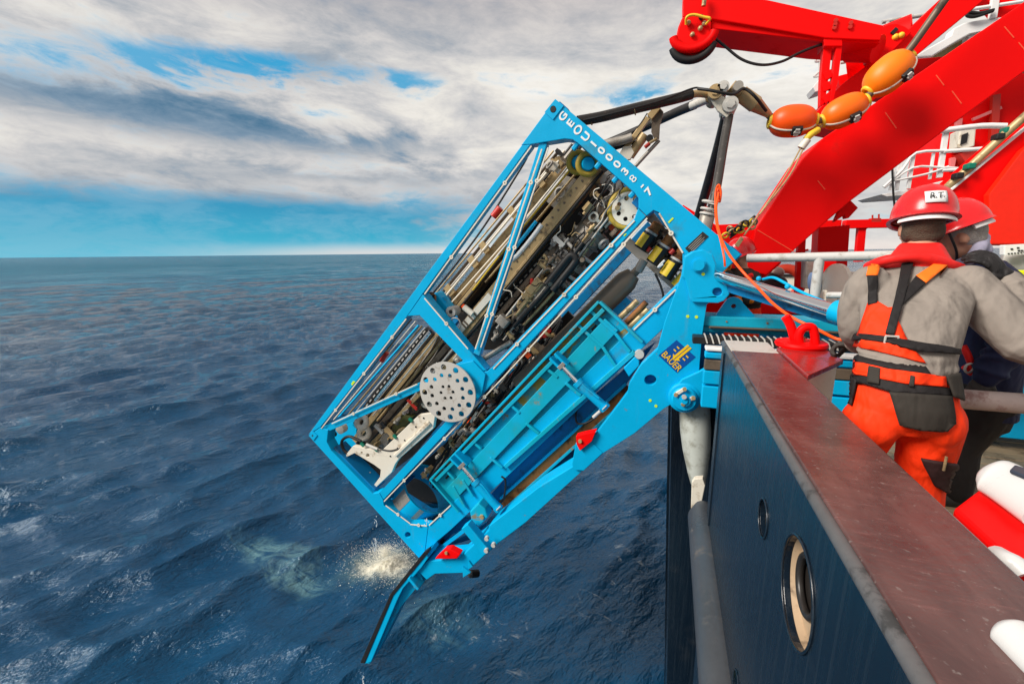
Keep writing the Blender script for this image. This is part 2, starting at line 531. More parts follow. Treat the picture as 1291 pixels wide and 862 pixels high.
# ------------------------------------------------------------------ the sea
def build_sea():
    rnd = np.random.RandomState(4)
    az0 = -YAW
    fine = np.linspace(-1.25, 1.25, 760)
    rest = np.linspace(1.25, 2 * math.pi - 1.25, 60)[1:-1]
    ang = np.concatenate([fine, rest]) + az0
    rad = [0.6]
    while rad[-1] < 45000:
        r = rad[-1]
        rad.append(r + max(0.035, r * (0.0085 if r < 160 else 0.03 if r < 2000 else 0.15)))
    rad = np.array(rad)
    A, Rr = np.meshgrid(ang, rad)
    x = Rr * np.sin(A)
    y = Rr * np.cos(A)
    z = np.zeros_like(x)
    dx = np.zeros_like(x)
    dy = np.zeros_like(x)
    step = np.maximum(Rr * 0.0085, Rr * 2.5 / 760)
    # wind sea: many sharp-crested trains round one direction
    main = R(-62)
    for i in range(84):
        lam = 0.34 * (1.085 ** i) if i < 52 else 0.34 * (1.085 ** (i - 40))
        lam *= rnd.uniform(0.9, 1.1)
        th = main + rnd.normal(0, 0.42 if lam < 6 else 0.28)
        k = 2 * math.pi / lam
        amp = 0.0138 * lam ** 0.80 * rnd.uniform(0.5, 1.25) * (1.0 + 0.85 * math.exp(-(math.log(lam / 1.4) / 0.75) ** 2))
        if lam > 3.5:
            amp *= 0.42
        ph = rnd.uniform(0, 2 * math.pi)
        fade = np.clip(lam / (step * 3.0) - 0.7, 0, 1)
        p = k * (x * math.sin(th) + y * math.cos(th)) + ph
        # groups: trains swell and die
        env = 0.62 + 0.5 * np.sin(k * 0.13 * (x * math.sin(th + 0.9) + y * math.cos(th + 0.9)) + ph * 3) * np.sin(k * 0.09 * (x * math.cos(th) - y * math.sin(th)) + ph * 5)
        a = amp * fade * env
        z += a * np.cos(p)
        dx -= 0.9 * a * math.sin(th) * np.sin(p)
        dy -= 0.9 * a * math.cos(th) * np.sin(p)
    # lee of the hull: smoother water close to the ship's side
    lee = 1 - 0.6 * np.exp(-((x + 1.2) / 2.2) ** 2) * np.exp(-((y - 6.5) / 4.5) ** 2)
    z *= lee
    sp = atZ(486, 710, SEA)
    for (ox, oy, rr, hh) in ((0, 0, 0.34, 0.07), (-0.30, 0.08, 0.22, 0.05), (0.28, 0.12, 0.26, 0.05), (0.05, 0.28, 0.25, 0.04)):
        d2 = (x - sp.x - ox) ** 2 + (y - sp.y - oy) ** 2
        z += hh * np.exp(-d2 / rr ** 2) * (1 + 0.5 * np.sin(x * 13 + y * 9 + 2 * np.sin(y * 7)) * np.sin(y * 17 - x * 7) + 0.4 * np.sin(x * 31 + 3 * np.sin(y * 11)) * np.sin(y * 37 + 2 * np.sin(x * 9)))
    curv = -(Rr ** 2) / (2 * 6371000.0)
    V = np.stack([x + dx * lee, y + dy * lee, z + SEA + curv * 0.0], -1).reshape(-1, 3)
    nr, na = x.shape
    ii = np.arange(nr - 1)[:, None] * na
    jj = np.arange(na)[None, :]
    j2 = (jj + 1) % na
    Fq = np.stack([ii + jj, ii + na + jj, ii + na + j2, ii + j2], -1).reshape(-1, 4)
    me = bpy.data.meshes.new('sea')
    me.vertices.add(len(V))
    me.vertices.foreach_set('co', V.ravel())
    me.loops.add(Fq.size)
    me.loops.foreach_set('vertex_index', Fq.ravel().astype(np.int32))
    me.polygons.add(len(Fq))
    me.polygons.foreach_set('loop_start', np.arange(0, Fq.size, 4, dtype=np.int32))
    me.polygons.foreach_set('use_smooth', np.ones(len(Fq), bool))
    me.update(calc_edges=True)
    me.validate()
    mt = bpy.data.materials.new('sea_water')
    mt.use_nodes = True
    t = NT(mt.node_tree)
    b = t.n['Principled BSDF']
    P = t.add('ShaderNodeNewGeometry').outputs['Position']
    dist = t.add('ShaderNodeVectorMath', {0: P}, operation='LENGTH').outputs['Value']
    sxy = t.add('ShaderNodeSeparateXYZ', {0: P}).outputs

    def along(deg, a, c):
        """coordinates along and across the crests"""
        sn, cs = math.sin(R(deg)), math.cos(R(deg))
        u = t.math('ADD', t.math('MULTIPLY', sxy[0], sn * a), t.math('MULTIPLY', sxy[1], cs * a))
        v = t.math('ADD', t.math('MULTIPLY', sxy[0], -cs * c), t.math('MULTIPLY', sxy[1], sn * c))
        return t.combine(u, v, 0.0)

    def ridged(vec, sc, det, rough):
        q = t.math('ABSOLUTE', t.math('SUBTRACT', t.noise(vec, sc, det, rough, 0.1), 0.5))
        return t.math('SUBTRACT', 1.0, t.math('MULTIPLY', q, 2.0))
    n1 = t.math('ADD', t.noise(along(-62, 1.5, 0.55), 1.9, 6.0, 0.58, 0.1), t.math('MULTIPLY', ridged(along(-48, 1.4, 0.5), 2.2, 4.0, 0.5), 0.35))
    n2 = ridged(along(-74, 1.3, 0.6), 6.5, 5.0, 0.6)
    nf = t.noise(along(-40, 1.0, 0.5), 0.75, 10.0, 0.70, 0.1)
    h = t.math('ADD', t.math('MULTIPLY', n1, 0.165), t.math('MULTIPLY', n2, 0.034))
    h = t.math('ADD', h, t.math('MULTIPLY', nf, t.maprange(dist, 20.0, 120.0, 0.0, 2.6)))
    far = t.noise(along(-40, 1.0, 0.35), 0.11, 12.0, 0.74, 0.1)
    h = t.math('ADD', h, t.math('MULTIPLY', far, t.maprange(dist, 90.0, 500.0, 0.0, 22.0)))
    bp = t.add('ShaderNodeBump')
    bp.inputs['Distance'].default_value = 1.0
    t.set(bp, 'Height', h)
    t.set(bp, 'Strength', 0.9)
    # churned patches: aerated turquoise water and thin foam where the rig has been dipped, painted sky glints by the hull
    sx = t.add('ShaderNodeSeparateXYZ', {0: P}).outputs

    def blob(cx, cy, rx, ry, warp=0.9):
        u = t.math('DIVIDE', t.math('SUBTRACT', sx[0], cx), rx)
        v = t.math('DIVIDE', t.math('SUBTRACT', sx[1], cy), ry)
        d = t.math('ADD', t.math('MULTIPLY', u, u), t.math('MULTIPLY', v, v))
        nn = t.noise(P, 0.9, 6.0, 0.65, 1.2)
        d = t.math('ADD', t.math('SQRT', d), t.math('MULTIPLY', t.math('SUBTRACT', nn, 0.5), warp * 2))
        return t.maprange(d, 0.25, 1.15, 1.0, 0.0)
    milky = t.math('MAXIMUM', t.math('MULTIPLY', blob(-8.7, 6.7, 1.6, 0.5, 0.8), 0.75), t.math('MAXIMUM', t.math('MULTIPLY', blob(-7.6, 6.2, 1.3, 0.4, 0.8), 0.6), t.math('MULTIPLY', blob(-3.9, 6.2, 1.0, 0.8), 0.25)))
    wisp = t.noise(t.mapping(P, rot=(0, 0, R(35)), sc=(0.6, 1.7, 1)), 1.6, 9.0, 0.68, 1.6)
    milky = t.math('MULTIPLY', milky, t.maprange(wisp, 0.36, 0.62))
    lace = t.maprange(t.noise(t.mapping(P, rot=(0, 0, R(15)), sc=(0.8, 1.5, 1)), 2.6, 12.0, 0.74, 0.9), 0.56, 0.70)
    foam_glint_zone = t.math('MAXIMUM', t.math('MULTIPLY', blob(-3.1, 6.2, 1.3, 0.9, 0.9), 0.9), t.math('MULTIPLY', blob(-0.6, 8.8, 0.9, 2.4, 0.9), 0.8))
    foam = t.math('MULTIPLY', t.math('MULTIPLY', lace, foam_glint_zone), 0.7)  # foam lace near the rig, pale sky reflections painted beside the hull
    spv = atZ(486, 710, SEA)
    sn1 = t.noise(P, 7.0, 9.0, 0.72, 0.9)
    core = blob(spv.x - 0.05, spv.y, 0.85, 0.62, 0.6)
    spl = t.math('MULTIPLY', core, t.maprange(t.math('ADD', sn1, t.math('MULTIPLY', core, 0.30)), 0.44, 0.68))
    halo = t.math('MULTIPLY', blob(spv.x - 0.1, spv.y, 1.3, 0.9, 0.8), 0.55)
    deep = t.mix(t.noise(P, 0.12, 3.0), (0.001, 0.032, 0.088), (0.002, 0.056, 0.125))
    c = t.mix(t.math('MULTIPLY', milky, 0.75), deep, (0.20, 0.38, 0.38))
    c = t.mix(foam, c, (0.62, 0.66, 0.66))
    c = t.mix(halo, c, (0.10, 0.19, 0.19))
    c = t.mix(spl, c, t.mix(sn1, (0.58, 0.52, 0.34), (0.92, 0.90, 0.80)))
    foam = t.math('MAXIMUM', foam, spl)
    t.set(b, 'Base Color', c)
    t.set(b, 'Roughness', t.math('ADD', t.maprange(dist, 10.0, 400.0, 0.04, 0.12), t.math('MULTIPLY', foam, 0.5)))
    b.inputs['IOR'].default_value = 1.5
    b.inputs['Specular Tint'].default_value = (0.72, 0.89, 1.0, 1)
    patches = t.add('ShaderNodeTexNoise', {'Vector': along(-50, 1.0, 0.22), 'Scale': 0.035, 'Detail': 12.0, 'Roughness': 0.72}).outputs['Fac']
    gusts = t.add('ShaderNodeTexNoise', {'Vector': along(-50, 1.0, 0.5), 'Scale': 0.006, 'Detail': 14.0, 'Roughness': 0.78}).outputs['Fac']
    t.set(b, 'Specular IOR Level', t.math('MULTIPLY', t.maprange(patches, 0.34, 0.66, 0.24, 0.76), t.mix(t.maprange(dist, 80.0, 400.0), (1, 1, 1), t.maprange(gusts, 0.40, 0.60, 0.35, 0.95))))
    t.l.new(bp.outputs[0], b.inputs['Normal'])
    me.materials.append(mt)
    o = bpy.data.objects.new('sea', me)
    COL.objects.link(o)
    tag(o, 'dark blue open sea with short choppy waves out to the horizon', kind='structure')


build_sea()


def build_splash():
    """yellowish white burst of water where the rig drains, with thrown drops"""
    rnd = random.Random(21)
    c = atZ(486, 708, SEA)
    m = MB()
    for i in range(9000):
        a, r_ = rnd.uniform(0, 6.28), abs(rnd.gauss(0, 0.42))
        hgt = 0.26 * math.exp(-(r_ / 0.4) ** 2) * (0.4 + 0.8 * rnd.random() ** 2) + 0.02
        p = Vector((c.x + math.cos(a) * r_ * 1.2, c.y + math.sin(a) * r_ * 0.95, SEA + 0.03 + hgt))
        s_ = rnd.uniform(0.002, 0.008)
        b_ = len(m.v)
        for d_ in ((1, 0, 0), (-.5, .8, 0), (-.5, -.8, 0), (0, 0, 1)):
            m.v.append(tuple(p + Vector(d_) * s_ + Vector((rnd.uniform(-s_, s_), rnd.uniform(-s_, s_), 0))))
        for f_ in ((0, 1, 2), (0, 3, 1), (1, 3, 2), (2, 3, 0)):
            m.quad(*(b_ + x for x in f_))
    for i in range(140):
        a, r_ = rnd.uniform(0, 6.28), rnd.uniform(0.3, 1.4)
        p = Vector((c.x + math.cos(a) * r_ * 1.3, c.y + math.sin(a) * r_, SEA + 0.05 + rnd.random() ** 2 * 0.5))
        m.ball(p, rnd.uniform(0.002, 0.004), 5, 3)
    fm = M['foam']
    o = m.build('splash', fm, None, smooth=60)
    tag(o, 'pale yellowish burst of foaming water below the lower corner of the rig', kind='stuff')
    m = MB()
    for (x, y, n, h) in ((474, 650, 26, 44), (538, 655, 10, 12), (458, 840, 14, 30), (552, 640, 8, 20)):
        for i in range(n):
            p = atY(x + rnd.gauss(0, 1.2), y + h * rnd.random(), 4.7 if y < 800 else 4.5)
            m.ball(p, (rnd.uniform(.004, .008), rnd.uniform(.004, .008), rnd.uniform(.006, .03)), 6, 4)
    o = m.build('water_drops', M['dropwater'], None, smooth=60)
    tag(o, 'small drops of water falling from the lower corner of the rig', kind='stuff')


M['foam'] = paint('churned_foam', (0.84, 0.81, 0.70), 0.6, var=0.15, spec=0.4)
M['dropwater'] = paint('falling_water', (0.75, 0.80, 0.82), 0.15, var=0.05, spec=0.6)
build_splash()
# ------------------------------------------------------------------ more materials for the ship
def bulwark_mat():
    mt = paint('dark_hull_paint', (0.016, 0.026, 0.036), 0.30, var=0.25, spec=0.5, scale=2.0)
    t = NT(mt.node_tree)
    b = t.n['Principled BSDF']
    P = t.add('ShaderNodeNewGeometry').outputs['Position']
    s = t.noise(t.mapping(P, sc=(14, 14, 0.35)), 3.0, 6.0, 0.65)
    s2 = t.noise(P, 2.2, 6.0, 0.62)
    c = t.mix(t.maprange(s, 0.45, 0.75), (0.004, 0.010, 0.019), (0.014, 0.022, 0.032))
    c = t.mix(t.math('MULTIPLY', t.maprange(s2, 0.55, 0.75), 0.45), c, (0.035, 0.038, 0.042))
    t.set(b, 'Base Color', c)
    t.set(b, 'Roughness', t.math('ADD', t.math('MULTIPLY', s, 0.25), 0.14))
    bp = t.add('ShaderNodeBump')
    bp.inputs['Strength'].default_value = 0.25
    bp.inputs['Distance'].default_value = 0.01
    t.set(bp, 'Height', t.noise(t.mapping(P, sc=(3, 3, 1)), 2.0, 3.0))
    t.l.new(bp.outputs[0], b.inputs['Normal'])
    return mt


def railtop_mat():
    mt = paint('worn_maroon_rail_paint', (0.07, 0.03, 0.03), 0.3, var=0.2)
    t = NT(mt.node_tree)
    b = t.n['Principled BSDF']
    P = t.add('ShaderNodeNewGeometry').outputs['Position']
    a = t.noise(t.mapping(P, sc=(2.2, 0.8, 1)), 2.4, 8.0, 0.65, 0.6)
    g = t.noise(t.mapping(P, rot=(0, 0, R(35)), sc=(1, 5, 1)), 9.0, 6.0, 0.7)
    c = t.mix(t.maprange(a, 0.35, 0.7), (0.050, 0.020, 0.018), (0.13, 0.060, 0.052))
    c = t.mix(t.math('MULTIPLY', t.maprange(g, 0.5, 0.8), 0.5), c, (0.20, 0.085, 0.075))
    c = t.mix(t.math('MULTIPLY', t.maprange(t.noise(P, 60, 3), 0.62, 0.75), 0.5), c, (0.28, 0.24, 0.22))
    t.set(b, 'Base Color', c)
    t.set(b, 'Roughness', t.math('ADD', t.math('MULTIPLY', g, 0.30), 0.08))
    b.inputs['Specular IOR Level'].default_value = 0.7
    bp = t.add('ShaderNodeBump')
    bp.inputs['Strength'].default_value = 0.3
    bp.inputs['Distance'].default_value = 0.004
    t.set(bp, 'Height', t.noise(P, 30, 5))
    t.l.new(bp.outputs[0], b.inputs['Normal'])
    return mt


M['hull'] = bulwark_mat()
M['railtop'] = railtop_mat()
M['edge'] = paint('worn_steel_edge', (0.13, 0.125, 0.125), 0.42, metal=0.3, var=0.35, dirt=(0.04, 0.04, 0.04), dirt_amt=0.4, dirt_scale=14)
M['hullpale'] = paint('pale_grey_fender_paint', (0.42, 0.44, 0.40), 0.5, var=0.1, dirt=(0.22, 0.22, 0.18), dirt_amt=0.4, dirt_scale=5)
M['redrail'] = paint('worn_red_plate', (0.30, 0.022, 0.02), 0.22, var=0.3, dirt=(0.10, 0.05, 0.045), dirt_amt=0.35, dirt_scale=9, spec=0.6)
M['turq'] = paint('worn_turquoise_paint', (0.0, 0.34, 0.50), 0.5, var=0.12, dirt=(0.09, 0.10, 0.06), dirt_amt=0.18, dirt_scale=6)
M['railgrey'] = paint('weathered_grey_pipe', (0.50, 0.49, 0.47), 0.55, var=0.2, dirt=(0.30, 0.27, 0.23), dirt_amt=0.4, dirt_scale=9)
M['wood'] = paint('wet_deck_wood', (0.34, 0.25, 0.15), 0.42, var=0.35, dirt=(0.05, 0.035, 0.022), dirt_amt=0.45, dirt_scale=4)
M['deckgrey'] = paint('dark_deck_paint', (0.08, 0.065, 0.055), 0.5, var=0.3, dirt=(0.03, 0.025, 0.02), dirt_amt=0.4)
M['pinkgrey'] = paint('rusty_grey_pipe', (0.42, 0.33, 0.30), 0.5, var=0.25, dirt=(0.25, 0.14, 0.12), dirt_amt=0.45, dirt_scale=12)
M['whitenear'] = paint('glossy_white_plastic', (0.58, 0.58, 0.57), 0.3, var=0.03)
M['strake'] = paint('dark_strake_paint', (0.055, 0.058, 0.064), 0.32, var=0.3, dirt=(0.12, 0.11, 0.10), dirt_amt=0.2, dirt_scale=9)
M['recess'] = paint('tan_recess_paint', (0.42, 0.30, 0.19), 0.5, var=0.15, dirt=(0.12, 0.08, 0.05), dirt_amt=0.3, dirt_scale=12)
M['navyplastic'] = paint('dark_blue_plastic', (0.03, 0.04, 0.06), 0.4)
M['print_dark'] = paint('dark_print', (0.03, 0.03, 0.03), 0.6, var=0.0)


# ------------------------------------------------------------------ hull, bulwark and deck
XO, XI, ZR, YE = 0.38, 0.65, -0.60, 3.20     # bulwark: outer and inner face, height of its top, far end


def build_ship():
    hull = thing('ship_hull', 'dark painted ship side falling steeply to the water beside the rig', 'ship', (2.0, 8.0, SEA))
    # side shell leaning inwards towards the waterline
    def hx(z):
        return 0.045 + 0.047 * (-z)
    ys = [4.85, 5.9, 7.2, 8.8, 10.8, 13.0]
    for i in range(5):
        m = MB()
        y0, y1 = ys[i] + 0.004, ys[i + 1] - 0.004
        z0, z1 = -1.40, SEA - 1.5
        m.prism([(hx(z0), y0, z0), (hx(z1), y0, z1), (hx(z1) + 2, y0, z1), (hx(z0) + 0.6, y0, z0)], (0, y1 - y0, 0))
        m.build('shell_plate', M['hull'], hull, bevel=0.006)
    m = MB()
    m.box((0.66, 4.05, -2.3), (0.06, 1.75, 2.6))
    m.build('recess_wall', M['hull'], hull)
    m = MB()
    for y in ys[1:-1]:
        m.bar((hx(-1.4) - 0.004, y, -1.4), (hx(SEA) - 0.004, y, SEA - 0.4), 0.03, 0.016, (1, 0, 0))
    m.build('shell_seam', M['hull'], hull)
    # lower side below the bulwark, with its rubbing strake
    m = MB()
    m.prism([(XO + 0.01, -3, -1.9), (XO + 0.06, -3, SEA - 1), (3, -3, SEA - 1), (3, -3, -1.9)], (0, 6.28, 0))
    m.build('lower_shell', M['hull'], hull)
    m = MB()
    pts = [(XO + 0.0, 3.42, -2.02), (XO - 0.01, 3.30, -2.03), (XO - 0.01, 1.5, -2.03), (XO - 0.01, -3, -2.03)]
    m.tube(pts, [0.07, 0.11, 0.115, 0.115], 20)
    m.build('rubbing_strake', M['strake'], hull, smooth=50)
    # pale roller at the corner and the pale foot plate below it
    m = MB()
    a, b_ = atY(875, 505, 4.62), atY(880, 610, 4.45)
    m.lathe(a, b_ - a, [(0, 0.15), (0.30, 0.15), (0.50, 0.135), (0.75, 0.095), ((b_ - a).length, 0.07)], 24)
    m.build('corner_roller', M['hullpale'], hull, smooth=40)
    m = MB()
    q = [(875, 604), (886, 603), (889, 612), (884, 636), (877, 657), (871, 640), (872, 608)]
    m.prism([atY(*p, 4.1) for p in q], (0.01, 0.07, 0))
    m.build('foot_plate', M['cream'], hull, bevel=0.006)

    bw = thing('bulwark', 'dark blue bulwark with a worn maroon top rail and a round fairlead hole', 'bulwark', (0.5, 0.5, DECK))
    u, v = (0, 1, 0), (0, 0, 1)
    big, small, low = (1.20, -0.905), (1.62, -0.955), (1.715, -1.83)
    m = MB()
    outline = [(XO, -2.5, ZR - 0.02), (XO, YE, ZR - 0.02), (XO, YE, -1.95), (XO, -2.5, -1.95)]
    m.prism(outline, (0.022, 0, 0), [circle((XO, *big), u, v, 0.142, 40), circle((XO, *small), u, v, 0.068, 28), circle((XO, *low), u, v, 0.07, 28)])
    m.build('outer_plate', M['hull'], bw, bevel=0.004)
    m = MB()
    m.box((XI - 0.011, 0.35, (ZR - 0.02 + DECK) / 2), (0.022, 5.7, -DECK + ZR - 0.02))
    m.build('inner_plate', M['cream'], bw)
    m = MB()
    m.box(((XO + XI) / 2, YE - 0.012, -1.26), (XI - XO - 0.05, 0.02, 1.28))
    m.build('end_plate', M['hull'], bw)
    # top rail in two lengths, with a worn rounded outer edge
    for y0, y1 in ((-2.5, 2.865), (2.871, YE)):
        m = MB()
        m.box(((XO + XI) / 2 + 0.008, (y0 + y1) / 2, ZR - 0.012), (XI - XO - 0.012, y1 - y0, 0.024))
        m.build('rail_plate', M['railtop'] if y0 < 0 else M['greylight'], bw, bevel=0.005)
    m = MB()
    m.tube([(XO + 0.008, y, ZR - 0.022 + 0.002 * math.sin(y * 3)) for y in np.linspace(-2.5, YE, 40)], 0.017, 12)
    m.build('rail_edge', M['edge'], bw, smooth=60)
    m = MB()
    m.bar((XO - 0.002, 3.04, -0.66), (XO - 0.002, 3.01, -1.9), 0.02, 0.012, (1, 0, 0))
    m.build('plate_seam', M['hull'], bw)
    # fairlead: recess walls, black disc for the shade inside the pipe, rims
    m = MB()
    n = 48
    a = circle((XO + 0.02, *big), u, v, 0.142, n)
    c_ = circle((XO + 0.040, *big), u, v, 0.138, n)
    m.v += [tuple(p) for p in a + c_]
    for i in range(n):
        m.quad(i, (i + 1) % n, n + (i + 1) % n, n + i)
    inner = circle((XO + 0.040, big[0] + 0.035, big[1] - 0.004), u, v, 0.078, n)
    m.v += [tuple(p) for p in inner]
    for i in range(n):
        m.quad(n + i, n + (i + 1) % n, 2 * n + (i + 1) % n, 2 * n + i)
    m.build('fairlead_recess', M['recess'], bw, smooth=35)
    m = MB()
    m.ring((XO + 0.036, big[0] + 0.035, big[1] - 0.004), (1, 0, 0), 0.078, 0.011, 40, 10)
    m.build('fairlead_ring', M['blacksteel'], bw, smooth=60)
    m = MB()
    m.prism(circle((XO + 0.050, big[0] + 0.035, big[1] - 0.004), u, v, 0.085, 32), (0.08, 0, 0))
    m.build('fairlead_dark_disc', M['blacksteel'], bw)
    m = MB()
    m.bar((XO + 0.022, big[0] - 0.01, big[1] + 0.138), (XO + 0.054, big[0] - 0.01, big[1] + 0.134), 0.008, 0.006, (0, 0, 1))
    m.build('weld', M['brown'], bw)
    for (cy_c, cz_c), r0, mt in ((small, 0.068, M['blacksteel']), (low, 0.07, M['green'])):
        m = MB()
        n = 28
        a = circle((XO + 0.02, cy_c, cz_c), u, v, r0, n)
        c_ = circle((XO + 0.16, cy_c, cz_c), u, v, r0, n)
        m.v += [tuple(p) for p in a + c_]
        for i in range(n):
            m.quad(i, (i + 1) % n, n + (i + 1) % n, n + i)
        m.v.append((XO + 0.16, cy_c, cz_c))
        for i in range(n):
            m.quad(n + i, n + (i + 1) % n, 2 * n)
        m.build('scupper_pipe', mt, bw, smooth=50)
        m = MB()
        m.ring((XO - 0.002, cy_c, cz_c), (1, 0, 0), r0 + 0.001, 0.004, 28, 8)
        m.build('scupper_rim', M['hull'], bw, smooth=60)
    m = MB()
    m.ring((XO - 0.002, *big), (1, 0, 0), 0.143, 0.004, 40, 8)
    m.build('fairlead_rim', M['hull'], bw, smooth=60)

    # the low red topped box inboard of the bulwark's end
    bx = thing('bollard_seat', 'cream steel box with a glossy red top plate at the end of the bulwark', 'box', (0.78, 2.7, DECK))
    q = [(0.655, 2.97), (0.92, 2.97), (0.92, 2.72), (0.655, 2.32)]
    m = MB()
    m.prism([(x, y, -0.612) for x, y in q], (0, 0, 0.026))
    m.build('top_plate', M['redrail'], bx, bevel=0.005)
    q2 = [(0.658, 2.955), (0.90, 2.955), (0.90, 2.735), (0.658, 2.345)]
    m = MB()
    m.prism([(x, y, DECK) for x, y in q2], (0, 0, -0.613 - DECK))
    m.build('box_body', M['cream'], bx, bevel=0.008)
    m = MB()
    m.bar((0.888, 2.728, DECK), (0.888, 2.728, -0.614), 0.02, 0.012, (0.8, -0.6, 0))
    m.build('corner_bead', M['white'], bx)

    # deck
    m = MB()
    m.box((6.5, 6.0, DECK - 0.06), (11.7, 20, 0.1))
    dk = tag(m.build('deck', M['deckgrey']), 'dark wet working deck of the ship', kind='structure')
    proto = None
    rnd = random.Random(3)
    y = 1.6
    while y < 6.4:
        wd = 0.118
        if proto is None:
            m = MB()
            m.box((0, 0, 0), (5.2, wd, 0.03))
            proto = m.build('plank', M['wood'], None, bevel=0.006, seg=1)
            o = proto
            o.location = (3.5, y, DECK + 0.006)
            attach(o, dk)
        else:
            o = copy_part(proto, (3.5 + rnd.uniform(-0.05, 0.05), y, DECK + 0.006 + rnd.uniform(-0.004, 0.004)), dk)
        y += 0.128
    return dk


build_ship()


# ------------------------------------------------------------------ gear on the near deck
def build_near_gear():
    # red double bitt
    bt = thing('mooring_cleat', 'bright red mooring fairlead with two bent horns on a round base', 'cleat', (0.80, 3.04, -0.586))
    m = MB()
    m.lathe((0.80, 3.04, -0.586), (0, 0, 1), [(0, 0.135), (0.015, 0.142), (0.030, 0.136), (0.036, 0.10), (0.042, 0.0)], 36)
    m.build('base', M['red'], bt, smooth=45)
    Yb = 3.04
    m = MB()
    m.tube(smooth_path([atY(1003, 432, Yb), atY(1000, 421, Yb), atY(997, 411, Yb), atY(993, 403, Yb), atY(990, 399, Yb)], 4), 0.026, 14)
    m.build('horn', M['red'], bt, smooth=60)
    m = MB()
    m.tube(smooth_path([atY(1008, 433, Yb - .06), atY(1007, 424, Yb - .06), atY(1010, 416, Yb - .06), atY(1017, 412, Yb - .06), atY(1024, 413, Yb - .06), atY(1027, 421, Yb - .06), atY(1028, 433, Yb - .06)], 4), 0.024, 14)
    m.build('horn', M['red'], bt, smooth=60)
    m = MB()
    m.cyl(atY(1006, 428, Yb - .03), atY(1012, 428, Yb - .06), 0.02)
    m.build('bolt', M['tan'], bt, smooth=50)

    # blue skid frame that the rig slides on, running inboard
    sk = thing('launch_skid', 'worn turquoise skid beam running inboard across the deck behind the bulwark', 'frame', (2.2, 4.7, DECK))
    for y in (4.5, 6.6):
        m = MB()
        m.box((2.35, y + 0.12, -0.665), (4.1, 0.30, 0.10))
        m.build('top_chord', M['turq'], sk, bevel=0.012)
        m = MB()
        m.box((2.35, y + 0.1, -0.745), (4.1, 0.22, 0.05))
        m.build('chord_lip', M['turq'], sk, bevel=0.006)
        m = MB()
        m.box((2.35, y + 0.16, -1.17), (4.05, 0.16, 0.66))
        m.build('side_plate', M['blue_shade'], sk, bevel=0.008)
    m = MB()
    for i in range(9):
        x = 0.55 + i * 0.34
        m.cyl((x, 4.462, -0.66), (x, 4.475, -0.66), 0.008, n=8)
    m.build('bolt', M['rust'], sk)
    m = MB()
    m.box((2.4, 4.40, -0.705), (4.0, 0.02, 0.012))
    m.box((2.4, 4.46, -0.716), (4.0, 0.10, 0.012))
    m.build('dirt_ledge', M['brown'], sk)
    # pad eye on the beam
    m = MB()
    c_ = atY(925, 386, 4.55)
    arc = [c_ + Vector((math.cos(a) * 0.085, 0, math.sin(a) * 0.085)) for a in np.linspace(R(20), R(160), 12)]
    loop = [c_ + Vector((0.22, 0, -0.12))] + arc + [c_ + Vector((-0.16, 0, -0.12))]
    m.prism(loop, (0, 0.05, 0), [circle(c_, (1, 0, 0), (0, 0, 1), 0.022, 14)])
    m.build('pad_eye', M['blue'], sk, bevel=0.006)
    m = MB()
    m.cyl(c_ + Vector((0, 0.055, 0)), c_ + Vector((0, 0.075, 0)), 0.035)
    m.build('pin', M['redsmall'], sk)
    # lower chords nearer the camera
    for z, h, d, mt in ((-0.845, 0.03, 0.12, 'white'), (-0.90, 0.05, 0.10, 'blue'), (-0.985, 0.09, 0.05, 'brown'), (-1.10, 0.12, 0.12, 'blue'), (-1.28, 0.2, 0.10, 'blue')):
        m = MB()
        m.box((2.3, 4.02 + d / 2, z), (3.9, d, h))
        m.build('lower_chord', M[mt], sk, bevel=0.008)
    m = MB()
    m.tube([(2.05, 3.95, -0.98), (4.2, 3.95, -1.02)], 0.075, 18)
    m.build('side_tube', M['blue'], sk, smooth=50)

    # cable chain in its tray
    cc = thing('cable_chain', 'black cable chain with pale slanted links lying along the blue skid', 'cable chain', (1.5, 4.2, -0.85))
    m = MB()
    m.box((1.85, 4.25, -0.80), (3.2, 0.16, 0.065))
    m.build('tray', M['black'], cc, bevel=0.006)
    link = None
    for i in range(52):
        x = 0.36 + i * 0.052
        if link is None:
            m = MB()
            m.prism([(-0.014, 0, 0.03), (-0.002, 0, 0.03), (0.018, 0, -0.03), (0.006, 0, -0.03)], (0, 0.012, 0))
            m.box((-0.008, 0.085, 0.031), (0.012, 0.16, 0.006))
            link = m.build('link', M['greylight'], None, origin=(0, 0, 0))
            link.location = (x, 4.157, -0.79)
            attach(link, cc)
        else:
            copy_part(link, (x, 4.157, -0.79), cc)

    # hydraulic cylinder
    hc = thing('hydraulic_cylinder', 'long chrome hydraulic rod sliding into a blue barrel behind the worker', 'cylinder', (1.0, 4.0, -0.6))
    a, b_ = atY(903, 347, 4.42), atY(1053, 392, 3.50)
    d = (b_ - a).normalized()
    m = MB()
    m.cyl(a - d * 0.05, b_ + d * 0.1, 0.047, n=28)
    m.build('rod', M['chrome'], hc, smooth=50)
    m = MB()
    m.lathe(b_, d, [(0, 0.05), (0, 0.078), (0.10, 0.078), (0.10, 0.07), (0.42, 0.07), (0.42, 0.0)], 28)
    m.build('barrel', M['blue'], hc, smooth=40)
    m = MB()
    m.bar(a + Vector((0.03, 0.09, -0.10)), b_ + Vector((0.1, 0.09, -0.095)), 0.05, 0.06, (0, 0, 1))
    m.build('rod_shade_bar', M['blue_shade'], hc, bevel=0.006)  # dark strip added for the blue shadow side under the rod
    m = MB()
    hp = [atY(962, 352, 4.3), atY(975, 350, 4.2), atY(990, 357, 4.1), atY(1010, 368, 3.9), atY(1040, 381, 3.7), atY(1057, 388, 3.55)]
    m.tube(smooth_path(hp), 0.012, 8)
